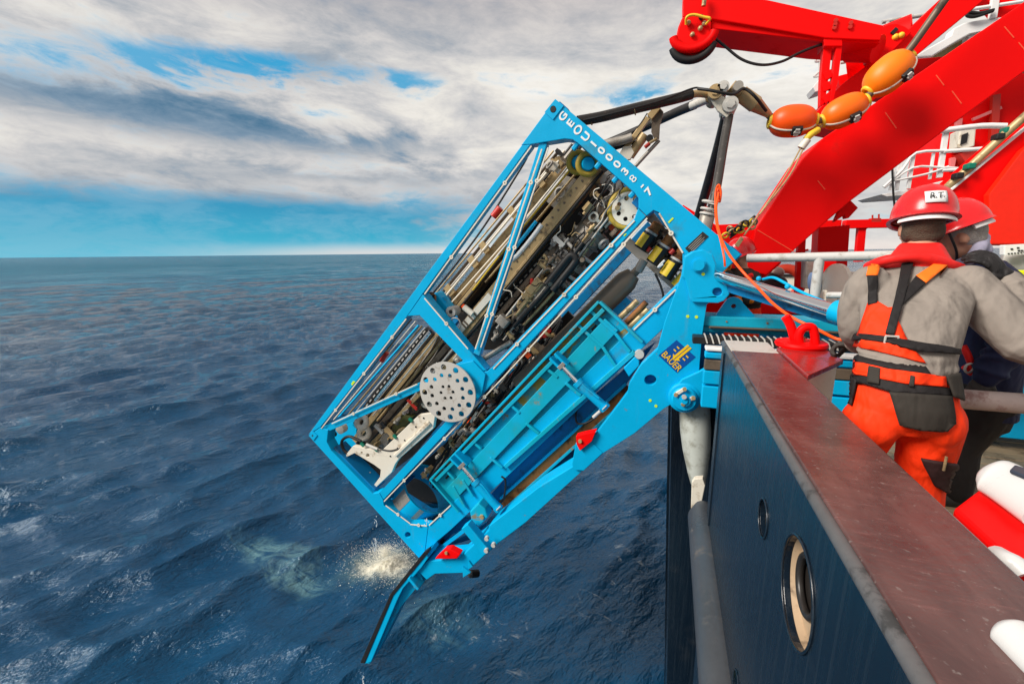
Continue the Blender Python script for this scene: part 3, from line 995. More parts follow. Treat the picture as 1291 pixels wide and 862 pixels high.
    m.build('hose', M['blue'], hc, smooth=60)
    for t_ in (0.42, 0.66):
        c_ = a.lerp(b_, t_)
        m = MB()
        m.ball(c_ + Vector((0, 0, 0.075)), 0.02, 10, 6)
        m.build('fitting', M['blue'], hc, smooth=60)

    # grey red stanchion rail beside the second worker
    o = MB().tube([(1.30, 2.72, -0.75), (3.2, 2.72, -0.74)], 0.05, 22).build('grab_pipe', M['pinkgrey'], None, smooth=50)
    tag(o, 'thick pinkish grey pipe running right from the worker at hip height', 'pipe')

    # red chest with white handles close to the camera
    ch = thing('red_chest', 'plain bright red chest behind the bulwark close to the camera', 'chest', (1.0, 1.35, DECK))
    q = [(1202, 640), (1246, 607), (1330, 664), (1330, 745), (1291, 722)]
    ztop = -0.72
    top = [atZ(*p, ztop) for p in q]
    m = MB()
    m.prism([Vector((p.x, p.y, DECK)) for p in top], (0, 0, ztop - DECK))
    m.build('chest_body', M['red'], ch, bevel=0.012)
    m = MB()
    pts = [atZ(1238, 594, -0.66), atZ(1262, 604, -0.66), atZ(1291, 622, -0.66), atZ(1325, 645, -0.66)]
    P = smooth_path(pts, 6)
    m.tube(P, [(0.062 * min(1, (0.12 + i / 4.0) ** 0.5), 0.032 * min(1, (0.12 + i / 4.0) ** 0.5)) for i in range(len(P))], 20)
    m.build('lid_handle', M['whitenear'], ch, smooth=60)
    m = MB()
    m.prism([atZ(1272, 596, -0.622), atZ(1330, 622, -0.622), atZ(1330, 606, -0.622), atZ(1278, 590, -0.622)], (0, 0, 0.012))
    m.build('dark_insert', M['navyplastic'], ch, bevel=0.004)
    m = MB()
    m.tube(smooth_path([atZ(1258, 700, -0.70), atZ(1270, 707, -0.69), atZ(1280, 712, -0.69), atZ(1292, 724, -0.70)], 4), 0.022, 12)
    m.build('side_handle', M['whitenear'], ch, smooth=60)
    o = MB()
    p0 = atZ(1272, 797, -0.59)
    P = smooth_path([atZ(1262, 786, -0.585), atZ(1280, 803, -0.585), atZ(1320, 842, -0.585)], 8)
    o.tube(P, [(0.028 * min(1, (0.08 + i / 6.0) ** 0.5), 0.018 * min(1, (0.08 + i / 6.0) ** 0.5)) for i in range(len(P))], 18)
    ob = o.build('clamp_end', M['whitenear'], None, smooth=60)
    tag(ob, 'rounded white plastic end of a clamp lying on the maroon rail top', 'clamp')


build_near_gear()
# ------------------------------------------------------------------ lettering
M['accum'] = paint('bronze_grey_paint', (0.17, 0.135, 0.10), 0.45, metal=0.2, var=0.08)
M['ochre'] = paint('worn_ochre_patch', (0.34, 0.22, 0.03), 0.6, var=0.4, dirt=(0.05, 0.26, 0.28), dirt_amt=0.6, dirt_scale=7)
M['letter'] = paint('white_lettering', (0.80, 0.80, 0.78), 0.5, var=0.05)
M['letter_y'] = paint('yellow_lettering', (0.85, 0.52, 0.0), 0.5, var=0.04)
M['logo_blue'] = paint('deep_blue_sticker', (0.0, 0.07, 0.30), 0.4, var=0.05)
M['lime'] = paint('lime_mark', (0.55, 0.75, 0.02), 0.5, var=0.05)


def text_mesh(name, body, c, right, up, size, mat, parent, depth=0.002, xs=1.0, bold=0.0):
    cu = bpy.data.curves.new(name, 'FONT')
    cu.body = body
    cu.size = size
    cu.extrude = depth
    cu.offset = bold
    cu.align_x = 'CENTER'
    cu.align_y = 'CENTER'
    tmp = bpy.data.objects.new(name, cu)
    COL.objects.link(tmp)
    bpy.context.view_layer.update()
    me = bpy.data.meshes.new_from_object(tmp.evaluated_get(bpy.context.evaluated_depsgraph_get()))
    bpy.data.objects.remove(tmp)
    r, u = Vector(right).normalized(), Vector(up)
    u = (u - r * u.dot(r)).normalized()
    n = r.cross(u)
    for v in me.vertices:
        p = v.co.copy()
        v.co = r * (p.x * xs) + u * p.y + n * p.z
    me.materials.clear()
    me.materials.append(mat)
    o = bpy.data.objects.new(name, me)
    COL.objects.link(o)
    o.location = c
    attach(o, parent)
    return o


# ------------------------------------------------------------------ the drill rig in its container frame
U_ = (F(934, 321) - F(700, 125)).normalized()          # across the face, from its upper left corner
V_ = (F(391, 548) - F(700, 125)).normalized()          # down the length of the rig
U_ = (U_ - V_ * U_.dot(V_)).normalized()
rig = thing('drill_rig', 'big sky blue container framed drill rig hanging tilted over the sea', 'drill rig', F(526, 702))


def FP(px, w=0.0):
    return [F(x, y, w) for x, y in px]


def plate(name, px, w, t, mat, parent=None, holes=(), bevel=0.004):
    m = MB()
    m.prism(FP(px, w), (0, t, 0), [FP(h, w) for h in holes])
    return m.build(name, mat, parent or rig, bevel=bevel)


def fbar(name, a, b, wd, dp, w, mat, parent=None, bevel=0.004):
    """bar lying parallel to the face; a, b photograph points, w depth behind the face of its near side"""
    m = MB()
    o = Vector((0, dp / 2, 0))
    m.bar(F(*a, w) + o, F(*b, w) + o, wd, dp, YV)
    return m.build(name, mat, parent or rig, bevel=bevel)


def ftube(name, px, r, w, mat, parent=None, n=10, sm=6):
    pts = [F(p[0], p[1], w + (p[2] if len(p) > 2 else 0)) for p in px]
    m = MB()
    m.tube(smooth_path(pts, sm) if len(pts) > 2 else pts, r, n)
    return m.build(name, mat, parent or rig, smooth=60)


def fdisc(name, c, r, w, t, mat, parent=None, n=24, hole=0.0, bevel=0.003):
    m = MB()
    cc = F(*c, w)
    m.prism(circle(cc, (1, 0, 0), (0, 0, 1), r, n), (0, t, 0), [circle(cc, (1, 0, 0), (0, 0, 1), hole, n)] if hole else [])
    return m.build(name, mat, parent or rig, bevel=bevel)


def build_rig_frame():
    T = 0.17
    B = M['blue']
    top = plate('top_plate', [(700, 125), (934, 321), (862, 391), (861, 345), (861, 318), (831, 268), (824, 265), (815, 272), (805, 262), (805, 250), (800, 243), (735, 186), (728, 180), (722, 176), (712, 175), (700, 177), (669, 182), (657, 183)], 0, T, B, bevel=0.006)
    m = MB()
    q = [(700, 125), (710.5, 133.5), (697, 151), (686.5, 141.5)]
    m.prism(FP(q, -0.012), (0, 0.011, 0), [FP([(697.5 + 4 * math.cos(a), 138 + 4.6 * math.sin(a)) for a in np.linspace(0, 6.28, 17)[:-1]], -0.012)])
    c = m.build('corner_casting', B, rig, bevel=0.003)
    fdisc('casting_hole', (697.5, 138), 0.03, -0.0125, 0.006, M['black'], c, 16)
    plate('outer_post', [(657.4, 183.4), (668.6, 182.4), (533, 370), (513, 399), (404, 538), (388.5, 548)], 0, T, B, bevel=0.006)
    plate('centre_post', [(804.4, 262.6), (814.4, 272.6), (622, 482), (600, 505), (530, 580), (483.5, 629.6), (478.5, 620.5), (498, 600), (540, 555), (566, 527), (585, 470), (614, 468), (620, 463), (800, 275)], 0, T, B, bevel=0.006)
    plate('cross_beam', [(533, 371), (613, 467), (584.5, 469.5), (584, 455), (529, 397.5), (513.5, 398.5)], 0.002, T - 0.01, B, bevel=0.006)
    plate('right_post', [(861, 352), (861, 391), (569, 667), (536, 695), (540, 664), (569, 636)], 0.003, T, B, bevel=0.006)
    plate('bottom_plate', [(389, 549), (404, 538.6), (413.6, 542), (412, 557), (418, 568), (470, 622), (478, 621), (483, 630), (484, 637), (516, 661), (539.6, 664.4), (535.5, 695.4), (528, 703)], 0, T, B, holes=[[(514 + 3.6 * math.cos(a), 674 + 3.6 * math.sin(a)) for a in np.linspace(0, 6.28, 15)[:-1]]], bevel=0.006)
    fbar('bottom_lip', (420, 565), (472, 618), 0.05, 0.25, 0.05, M['blue_shade'])
    fdisc('hole_back', (514, 674), 0.05, 0.1, 0.02, M['black'], n=16)
    m = MB()
    q = [(389, 549), (394, 543), (400, 549), (395, 555.5)]
    m.prism(FP(q, -0.012), (0, 0.011, 0))
    c = m.build('corner_casting', B, rig, bevel=0.003)
    fdisc('casting_hole', (394, 549), 0.016, -0.0125, 0.006, M['black'], c, 14)
    # braces
    fbar('diagonal_brace', (685, 180), (600.5, 447), 0.085, 0.10, 0.02, B, bevel=0.006)
    fbar('diagonal_brace', (410, 541), (530, 487), 0.10, 0.10, 0.02, B, bevel=0.006)
    fbar('diagonal_brace', (530, 487), (600, 452), 0.10, 0.10, 0.03, B, bevel=0.006)
    # rear frame, 2.3 m behind
    W2 = 2.25
    D = M['blue_shade']
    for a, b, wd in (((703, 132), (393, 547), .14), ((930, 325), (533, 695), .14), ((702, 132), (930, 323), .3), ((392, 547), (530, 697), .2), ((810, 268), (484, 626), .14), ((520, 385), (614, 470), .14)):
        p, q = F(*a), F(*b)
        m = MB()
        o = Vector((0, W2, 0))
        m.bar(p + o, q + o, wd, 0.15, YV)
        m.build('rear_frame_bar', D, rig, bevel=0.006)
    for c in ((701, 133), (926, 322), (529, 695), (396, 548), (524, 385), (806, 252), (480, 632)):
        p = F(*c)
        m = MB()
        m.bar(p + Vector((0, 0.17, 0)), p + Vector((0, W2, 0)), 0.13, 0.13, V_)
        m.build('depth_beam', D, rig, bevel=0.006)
    # pale trim strips round the openings with their round lugs
    lug = None
    strips = [((670, 184), (535, 371)), ((683, 188), (599, 440), -6), ((691, 186), (606, 438)), ((800, 278), (622, 465)), ((816, 275), (636, 474)), ((636, 474), (484, 632)),
              ((831, 269), (861, 319)), ((535, 376), (590, 440)), ((512, 402), (405, 540)), ((526, 484), (418, 534)), ((486, 637), (517, 660)), ((517, 661), (538, 663)), ((541, 662), (568, 637)), ((852, 365), (799, 416))]
    for s_ in strips:
        a, b = s_[0], s_[1]
        fbar('trim_strip', a, b, 0.016, 0.010, -0.009, M['cream'], bevel=0.002)
        L = (F(*a) - F(*b)).length
        for i in range(max(1, int(L / 0.75))):
            t_ = (i + 0.5) / max(1, int(L / 0.75))
            p = F(a[0] + (b[0] - a[0]) * t_, a[1] + (b[1] - a[1]) * t_, -0.022)
            if lug is None:
                m = MB()
                m.prism(circle((0, 0, 0), (1, 0, 0), (0, 0, 1), 0.024, 14), (0, 0.012, 0), [circle((0, 0, 0), (1, 0, 0), (0, 0, 1), 0.008, 14)])
                lug = m.build('lug', M['cream'], None, origin=(0, 0, 0))
                lug.location = p
                attach(lug, rig)
            else:
                copy_part(lug, p, rig)
    # lettering along the top plate
    LET = [('G', 710, 147), ('E', 719.4, 156), ('O', 729, 164.2), ('U', 738.8, 172.6), ('1', 748.8, 182), ('0', 758.6, 190.2), ('0', 768.4, 198.8), ('0', 778.4, 207.5), ('3', 788.4, 216.4), ('8', 798.4, 225.6), ('-', 809, 234), ('7', 818, 242)]
    for ch, x, y in LET:
        text_mesh('letter', ch, F(x, y, -0.003), -V_, -U_, 0.104, M['letter'], rig, xs=1.15, bold=0.0 if ch == '8' else 0.003)
    # rating plate, lime paint marks, weld marks
    np_ = plate('rating_plate', [(863.5, 313), (886, 292), (893.5, 298), (870, 320)], -0.006, 0.005, M['blacksteel'])
    for k in range(4):
        a = np.array((866.5 + k * 1.7, 313.2 + k * 1.45))
        plate('print_line', [tuple(a + (1, -1)), tuple(a + (18 - 2 * (k % 2), -17.5 + 2 * (k % 2))), tuple(a + (18.7 - 2 * (k % 2), -16.9 + 2 * (k % 2))), tuple(a + (1.7, -0.4))], -0.0075, 0.001, M['grey'], np_, bevel=0)
    plate('paint_mark', [(842, 280), (848, 274), (849.5, 275.5), (843.5, 281.5)], -0.0045, 0.004, M['lime'], bevel=0)
    plate('paint_mark', [(786, 297), (789, 294), (790, 295), (787, 298)], -0.0045, 0.004, M['lime'], bevel=0)
    plate('paint_mark', [(442.5, 484), (445, 480), (448, 481), (444, 486)], -0.0045, 0.004, M['lime'], bevel=0)
    # perforated carousel disc
    cc = F(563.5, 494.5, -0.10)
    R_ = 0.395
    hs = []
    for n, rr, hr, ph in ((12, 0.83, 0.098, 0.10), (12, 0.575, 0.07, 0.30), (6, 0.22, 0.056, 0.15)):
        for i in range(n):
            a = 2 * math.pi * i / n + ph
            hs.append(circle(cc + Vector((math.cos(a) * rr * R_, 0, math.sin(a) * rr * R_)), (1, 0, 0), (0, 0, 1), hr * R_, 14))
    m = MB()
    m.prism(circle(cc, (1, 0, 0), (0, 0, 1), R_, 64), (0, 0.02, 0), hs)
    m.build('perforated_disc', M['greylight'], rig, bevel=0.003)
    m = MB()
    m.cyl(cc + Vector((0, 0.022, 0)), cc + Vector((0, 0.11, 0)), 0.06)
    m.build('disc_hub', M['brown'], rig, smooth=50)
    plate('disc_mount', [(578, 459), (596, 455), (612, 472), (607, 498), (588, 520), (566, 530), (572, 500)], -0.03, 0.028, B)


def build_rig_guts():
    T, Bn, G, K = M['tan'], M['brown'], M['grey'], M['blacksteel']
    # dark sheets added for the deep shade behind the machinery
    plate('shade_backing', [(724, 196), (762, 206), (800, 250), (798, 280), (640, 440), (588, 442), (574, 388), (640, 300)], 1.15, 0.05, K, bevel=0)
    plate('shade_backing', [(538, 412), (588, 458), (600, 480), (520, 575), (470, 612), (425, 560), (470, 495)], 1.10, 0.05, K, bevel=0)
    plate('hose_shade_backing', [(716, 392), (728, 404), (620, 545), (580, 640), (545, 640), (500, 612), (560, 560)], 0.95, 0.05, K, bevel=0)
    # upper bay, long members from the left
    fbar('guide_rail', (726, 190), (566, 386), 0.13, 0.16, 0.80, T)
    fbar('guide_rail', (733, 196), (578, 390), 0.12, 0.22, 0.95, Bn)
    fbar('guide_rail', (712, 222), (570, 396), 0.06, 0.12, 0.62, T)
    fbar('guide_rail', (719, 212), (580, 386), 0.10, 0.10, 0.78, Bn)
    fbar('mast_beam', (752, 209), (577, 424), 0.15, 0.26, 0.34, T)
    fbar('mast_flange', (757, 213), (582, 428), 0.03, 0.30, 0.32, T)
    fbar('carriage_rail', (705, 307), (613, 416), 0.065, 0.12, 0.42, Bn)
    fbar('carriage_rail', (722, 300), (640, 398), 0.045, 0.10, 0.50, G)
    fbar('carriage_rail', (700, 345), (652, 404), 0.06, 0.06, 0.36, G)
    ftube('thin_rod', [(716, 210), (628, 322)], 0.010, 0.44, M['greylight'])
    ftube('yellow_hose', [(718, 215), (668, 276), (630, 322), (596, 366)], 0.011, 0.46, M['yellow'])
    ftube('thin_rod', [(667, 192), (655, 215), (600, 300), (528, 392)], 0.014, 0.9, K)
    ftube('thin_rod', [(690, 214), (640, 276), (560, 372)], 0.02, 0.75, G)
    ftube('blue_hose', [(676, 279), (650, 312), (642, 324)], 0.022, 0.32, M['blue'])
    ftube('white_hose', [(683, 283), (672, 298), (654, 320), (645, 328)], 0.028, 0.34, M['white'])
    ftube('grey_pipe', [(645, 431), (609, 453)], 0.035, 0.25, G)
    ftube('grey_pipe', [(786, 226), (760, 258), (741, 284)], 0.045, 0.45, M['greylight'])
    plate('clamp_plate', [(689, 254), (712, 221), (727, 226), (699, 263)], 0.52, 0.03, G)
    p = F(706, 243, 0.505)
    m = MB()
    m.ring(p, (0, 1, 0), 0.055, 0.014, 20, 8)
    m.build('ring_clamp', M['greylight'], rig, smooth=60)
    for dx, dy in ((4, -8), (-6, 7), (7, -6), (-3, 9)):
        m = MB()
        m.ball(F(706 + dx, 243 + dy, 0.50), 0.018, 8, 6)
        m.build('clamp_bolt', M['greylight'], rig, smooth=60)
    bolt = None
    for a, b, n, w in (((745, 214), (580, 417), 22, 0.335), ((706, 240), (572, 393), 14, 0.615), ((709, 303), (617, 411), 14, 0.415)):
        for i in range(n):
            t_ = (i + 0.5) / n
            p = F(a[0] + (b[0] - a[0]) * t_, a[1] + (b[1] - a[1]) * t_, w - 0.006)
            if bolt is None:
                m = MB()
                m.cyl((0, 0, 0), (0, 0.012, 0), 0.013, n=6)
                bolt = m.build('rail_bolt', M['brown'], None, origin=(0, 0, 0))
                bolt.location = p
                attach(bolt, rig)
            else:
                copy_part(bolt, p, rig)
    ftube('black_conduit', [(760, 216), (700, 290), (588, 428)], 0.018, 0.31, M['black'])
    ftube('black_conduit', [(738, 196), (640, 314), (572, 398)], 0.022, 0.60, M['black'])
    ftube('pale_conduit', [(730, 194), (650, 290), (560, 392)], 0.012, 0.70, M['cream'])
    ftube('pale_conduit', [(717, 300), (664, 366), (626, 414)], 0.013, 0.36, M['greylight'])
    ftube('black_conduit', [(735, 306), (690, 364), (648, 412)], 0.026, 0.30, M['black'])
    ftube('tan_conduit', [(750, 300), (700, 366), (660, 410)], 0.02, 0.38, T)
    fbar('slide_plate', (716, 318), (700, 338), 0.14, 0.05, 0.34, M['greylight'])
    fbar('slide_plate', (680, 352), (664, 372), 0.09, 0.06, 0.30, T)
    # drag chain: black strip with pale links
    ch = fbar('drag_chain', (711, 296), (610, 414), 0.13, 0.10, 0.56, M['black'])
    lk = None
    for i in range(16):
        for s in (-1, 1):
            t_ = (i + 0.5 + (0.25 if s > 0 else 0)) / 16.5
            p = F(711 + (610 - 711) * t_ + s * 2.2, 296 + (414 - 296) * t_ + s * 1.8, 0.548)
            if lk is None:
                m = MB()
                m.bar(-V_ * 0.028, V_ * 0.028, 0.018, 0.012, YV)
                lk = m.build('chain_link', M['greylight'], None, origin=(0, 0, 0))
                lk.location = p
                attach(lk, ch)
            else:
                copy_part(lk, p, ch)
    # drill head: stacked drums along the mast with curved bands
    a = F(752, 288, 0.62)
    m = MB()
    m.lathe(a, V_, [(0, 0.05), (0, 0.20), (0.20, 0.20), (0.22, 0.16), (0.42, 0.16), (0.43, 0.24), (0.52, 0.24), (0.53, 0.12), (0.75, 0.12)], 28)
    m.build('drill_head', M['grey'], rig, smooth=40)
    for d in (0.32, 0.60):
        m = MB()
        m.tube([a + V_ * d + U_ * (0.26 * math.cos(t)) - YV * (0.26 * math.sin(t)) for t in np.linspace(-0.2, math.pi + 0.2, 18)], 0.022, 8)
        m.build('curved_band', M['greylight'], rig, smooth=60)
    fbar('motor_block', (762, 262), (742, 288), 0.20, 0.22, 0.40, M['brown'], bevel=0.015)
    fbar('motor_block', (774, 250), (762, 264), 0.14, 0.18, 0.48, M['grey'], bevel=0.012)
    plate('cream_plate', [(752, 226), (770, 212), (784, 226), (768, 243)], 0.55, 0.04, M['greylight'])
    # hose wheel and cable sheaves
    w1 = F(792, 263, 0.30)
    m = MB()
    m.tube([w1 + Vector((math.cos(t) * 0.20, 0.03, math.sin(t) * 0.20)) for t in np.linspace(0, 2 * math.pi, 41)[:-1]], 0.032, 10, closed=True)
    wr = m.build('wheel_rim', M['mustard'], rig, smooth=60)
    m = MB()
    m.prism(circle(w1, (1, 0, 0), (0, 0, 1), 0.175, 32), (0, 0.03, 0), [circle(w1 + Vector((math.cos(t) * 0.11, 0, math.sin(t) * 0.11)), (1, 0, 0), (0, 0, 1), 0.025, 10) for t in np.linspace(0, 6.28, 8)[:-1]])
    m.build('wheel_disc', M['cream'], wr, bevel=0.004)
    for i, (x, y, w) in enumerate(((741, 207, 0.22), (729, 205, 0.34))):
        c = F(x, y, w)
        ax = (Vector((0.35, -0.9, -0.1))).normalized()
        m = MB()
        m.ring(c, ax, 0.105, 0.030, 32, 10)
        s1 = m.build('cable_sheave', M['mustard'], rig, smooth=60)
        m = MB()
        m.cyl(c - ax * 0.02, c + ax * 0.045, 0.085, 0.06, 20)
        m.build('sheave_hub', M['blue'], s1, smooth=50)
    for x, y in ((727, 183), (756, 206.5), (778, 224), (799, 243)):
        m = MB()
        p = F(x, y, 0.06)
        m.bar(p - V_ * 0.05, p + V_ * 0.06, 0.05, 0.05, YV)
        m.build('blue_stud', M['blue'], rig, bevel=0.012)
    # pieces sticking out of the top
    hd = [(816, 144), (827.7, 131.6), (833, 136.5), (821.5, 150.5)]
    plate('head_block', hd, 0.85, 0.22, T)
    plate('head_cheek', [(822, 150.5), (833, 137), (836.5, 141), (832, 158), (831, 176), (827, 180), (821, 166)], 0.90, 0.04, Bn)
    fbar('head_arm', (817, 148), (789, 186), 0.055, 0.06, 0.86, T)
    ftube('head_tube', [(813, 170), (794, 197)], 0.055, 0.9, T, n=16)
    ftube('head_rod', [(831, 177), (799, 212)], 0.022, 0.88, G)
    fdisc('head_hub', (790, 193), 0.085, 0.84, 0.06, M['cream'], n=6)
    ftube('red_fitting', [(813, 186), (819, 181)], 0.022, 0.84, M['redsmall'])
    ftube('tan_fitting', [(818, 181), (828, 175)], 0.018, 0.84, T)
    fdisc('black_fitting', (819, 174), 0.04, 0.85, 0.04, M['black'], n=12)
    ftube('head_hose', [(816, 143), (806, 158), (795, 168), (784, 172)], 0.007, 0.8, M['black'])
    # blue tool motor and its hoses on the cross beam
    m = MB()
    p = F(561, 384, 0.35)
    m.bar(F(549, 372, 0.35), F(570, 398, 0.35), 0.17, 0.2, YV)
    m.build('motor_bracket', M['blue'], rig, bevel=0.02)
    fbar('bracket_strut', (559, 374), (562, 392), 0.04, 0.05, 0.27, M['blue'])
    m = MB()
    c = F(568, 393, 0.22)
    m.cyl(c, c + Vector((0, 0.16, 0)), 0.068, n=24)
    mr = m.build('motor_roller', M['greylight'], rig, smooth=50)
    fdisc('roller_bore', (568, 393), 0.026, 0.215, 0.01, M['black'], mr, 16)
    ftube('black_hose', [(534, 374), (545, 370), (548, 384), (553, 398), (562, 403)], 0.018, 0.22, M['black'])
    ftube('brown_hose', [(537, 373), (548, 372), (549, 388), (556, 400), (570, 404)], 0.012, 0.2, M['rust'])
    p = F(574, 408, 0.16)
    m = MB()
    m.ring(p, (0, 1, 0), 0.075, 0.009, 24, 8)
    m.build('hose_loop', G, rig, smooth=60)
    fbar('spindle', (618, 372), (573, 424), 0.085, 0.08, 0.3, M['cream'])
    for t_ in (0.45, 0.55, 0.68, 0.74):
        x, y = 618 + (573 - 618) * t_, 372 + (424 - 372) * t_
        fbar('spindle_collar', (x + .8, y - .9), (x - .8, y + .9), 0.10, 0.09, 0.295, Bn)
    ftube('side_port', [(596, 396), (585, 387)], 0.04, 0.28, M['cream'], n=14)
    ftube('orange_cap', [(586, 388), (583, 385)], 0.03, 0.28, M['orange'], n=12)
    fbar('grey_box', (636, 401), (629, 410), 0.15, 0.12, 0.25, G, bevel=0.01)
    # lower bay
    for a, b, r_, w, mt in (((532, 411), (428, 536), .014, .5, 'tan'), ((547, 421), (462, 526), .018, .5, 'brown'), ((551, 424), (470, 524), .012, .40, 'cream'), ((558, 430), (476, 530), .022, .55, 'tan'), ((571, 440), (492, 536), .016, .42, 'greylight'), ((536, 413), (440, 530), .010, .42, 'greylight'), ((580, 449), (505, 538), .02, .5, 'brown'), ((543, 416), (446, 533), .012, .55, 'black')):
        ftube('guide_rod', [a, b], r_, w, M[mt], n=10)
    for a, b, r_, w, mt in (((712, 190), (563, 372), .016, .72, 'cream'), ((706, 189), (552, 376), .022, .85, 'brown'), ((698, 190), (541, 380), .012, .80, 'tan'), ((724, 206), (600, 356), .02, .58, 'greylight'), ((730, 214), (612, 356), .014, .48, 'tan'), ((690, 350), (650, 398), .02, .33, 'tan'), ((715, 330), (668, 386), .016, .34, 'cream'), ((728, 322), (668, 396), .022, .42, 'brown'), ((768, 262), (706, 340), .018, .38, 'tan'), ((772, 268), (716, 340), .012, .34, 'greylight')):
        ftube('guide_rod', [a, b], r_, w, M[mt], n=10)
    for x, y in ((610, 312), (646, 268), (596, 330), (566, 366), (680, 228)):
        fbar('rail_clamp', (x - 3, y + 3), (x + 3, y - 3), 0.16, 0.06, 0.72, M['tan'])
    fbar('guide_rail', (553, 422), (446, 556), 0.10, 0.14, 0.70, T)
    fbar('guide_rail', (541, 418), (446, 538), 0.085, 0.10, 0.90, Bn)
    fbar('guide_rail', (566, 434), (461, 558), 0.075, 0.12, 0.48, Bn)
    fbar('guide_rail', (577, 446), (466, 562), 0.055, 0.08, 0.40, T)
    ftube('piston_rod', [(543, 418), (474, 505)], 0.034, 0.44, M['chrome'], n=16)
    ftube('blue_hose', [(528, 410), (426, 527)], 0.018, 0.62, M['blue'])
    ftube('thin_rod', [(519, 402), (411, 534)], 0.012, 0.35, K)
    ftube('thin_rod', [(524, 405), (419, 531)], 0.010, 0.42, M['cream'])
    ftube('thin_rod', [(515, 404), (483, 449)], 0.014, 0.40, T)
    ftube('swivel', [(488, 444), (481, 455)], 0.035, 0.40, M['redsmall'], n=12)
    ftube('swivel', [(631, 262), (622, 273)], 0.05, 0.85, M['redsmall'], n=12)
    ch = fbar('drag_chain', (537, 416), (456, 519), 0.05, 0.06, 0.66, M['black'])
    for i in range(18):
        t_ = (i + 0.5) / 18
        copy_part(lk, F(537 + (456 - 537) * t_, 416 + (519 - 416) * t_, 0.65), ch)
    plate('olive_box', [(493, 541), (505, 521), (520, 526), (503, 548)], 0.42, 0.12, paint('olive_paint', (0.10, 0.10, 0.03), 0.5))
    plate('grey_box', [(474, 560), (488, 540), (497, 547), (484, 566)], 0.40, 0.12, G)
    m = MB()
    c = F(456, 532, 0.30)
    ax = Vector((0.1, -1, 0.5)).normalized()
    m.ring(c, ax, 0.080, 0.042, 28, 10)
    m.build('cream_roller', M['cream'], rig, smooth=60)
    m = MB()
    c = F(459, 546, 0.36)
    m.ring(c, ax, 0.080, 0.042, 28, 10)
    m.build('cream_roller', M['cream'], rig, smooth=60)
    fdisc('cream_stub', (428, 541), 0.08, 0.3, 0.1, M['cream'], n=16)
    plate('inner_plate', [(414, 540), (450, 528), (448, 575), (470, 610), (440, 592), (418, 566)], 0.9, 0.03, M['blue'])
    fdisc('dark_port', (421, 547), 0.045, 0.3, 0.02, M['black'], n=14)
    plate('clamp_jaw', [(445, 562), (480, 569), (528, 523), (549, 520), (546, 540), (503, 578), (498, 585), (494, 595), (472, 616), (470, 613), (479, 601), (480, 592), (472, 586), (447, 571), (437, 576), (436, 573)], 0.10, 0.07, M['cream'],
          holes=[[(463.5 + 2.3 * math.cos(a), 574 + 2.3 * math.sin(a)) for a in np.linspace(0, 6.28, 11)[:-1]], [(456 + 1.2 * math.cos(a), 570.5 + 1.2 * math.sin(a)) for a in np.linspace(0, 6.28, 9)[:-1]]], bevel=0.012)
    fbar('jaw_rib', (541, 533), (497, 575), 0.05, 0.03, 0.07, M['cream'], bevel=0.01)
    for x, y in ((534, 527), (524, 538), (510, 555), (501, 565), (492, 575)):
        fdisc('jaw_hole', (x, y), 0.013, 0.095, 0.006, M['black'], n=10, bevel=0)
    ftube('jaw_pin', [(462, 560), (476, 566)], 0.022, 0.08, M['greylight'])
    for x, y in ((457, 560), (474, 566), (518, 529), (498, 550)):
        ftube('green_cap', [(x - 2, y - 2), (x + 2, y + 2)], 0.026, 0.1, M['green'], n=10)
    ftube('black_hose', [(455, 556), (440, 550), (431, 556), (433, 566), (439, 572)], 0.022, 0.12, M['black'])
    ftube('black_hose', [(447, 580), (455, 590), (468, 597), (478, 600)], 0.028, 0.3, M['black'])
    ftube('black_hose', [(505, 565), (492, 568), (480, 566)], 0.012, 0.1, M['black'])
    # right bay: accumulator, bracket, canisters, pins
    a, b = F(807, 337, 0.34), F(656, 486, 0.34)
    d = (b - a).normalized()
    m = MB()
    m.lathe(a, d, [(0, 0.03), (0.0, 0.045), (0.10, 0.045), (0.10, 0.085), (0.2, 0.125), (0.25, 0.13), ((b - a).length, 0.13)], 28)
    m.build('accumulator', M['accum'], rig, smooth=40)
    m = MB()
    m.cyl(F(812, 328, 0.34), F(804, 342, 0.34), 0.05, n=20)
    m.build('accumulator_neck', M['grey'], rig, smooth=40)
    fbar('bracket_bar', (789, 304), (856, 363), 0.11, 0.05, 0.52, M['grey'])
    fbar('bracket_bar', (820, 272), (858, 322), 0.09, 0.05, 0.45, M['grey'])
    for (x0, y0), (x1, y1) in (((807, 314), (826, 287)), ((822, 332), (843, 303)), ((838, 350), (858, 320))):
        a, b = F(x0, y0, 0.30), F(x1, y1, 0.30)
        d = (b - a).normalized()
        L = (b - a).length
        m = MB()
        m.lathe(a, d, [(0, 0.0), (0, 0.075), (L * 0.72, 0.075), (L * 0.72, 0.0)], 24)
        cn = m.build('canister', M['black'], rig, smooth=40)
        sd_ = d.cross(YV).normalized()
        if sd_.x > 0:
            sd_ = -sd_
        m = MB()
        n = 12
        rr = []
        for k in range(n + 1):
            an = R(-20) + R(115) * k / n
            rr.append(sd_ * math.cos(an) - YV * math.sin(an))
        for k in range(n):
            bs = len(m.v)
            for q in (rr[k], rr[k + 1]):
                for l_ in (0.02, L * 0.62):
                    for r2 in (0.074, 0.079):
                        m.v.append(tuple(a + d * l_ + q * r2))
            m.quad(bs + 1, bs + 5, bs + 7, bs + 3)
        m.build('label', M['yellow'], cn, smooth=60)
        m = MB()
        m.lathe(a + d * L * 0.74, d, [(0, 0.0), (0, 0.066), (0.04, 0.066), (0.045, 0.055), (0.12, 0.055), (0.13, 0.03)], 20)
        m.build('cap', M['rust'], cn, smooth=40)
        m = MB()
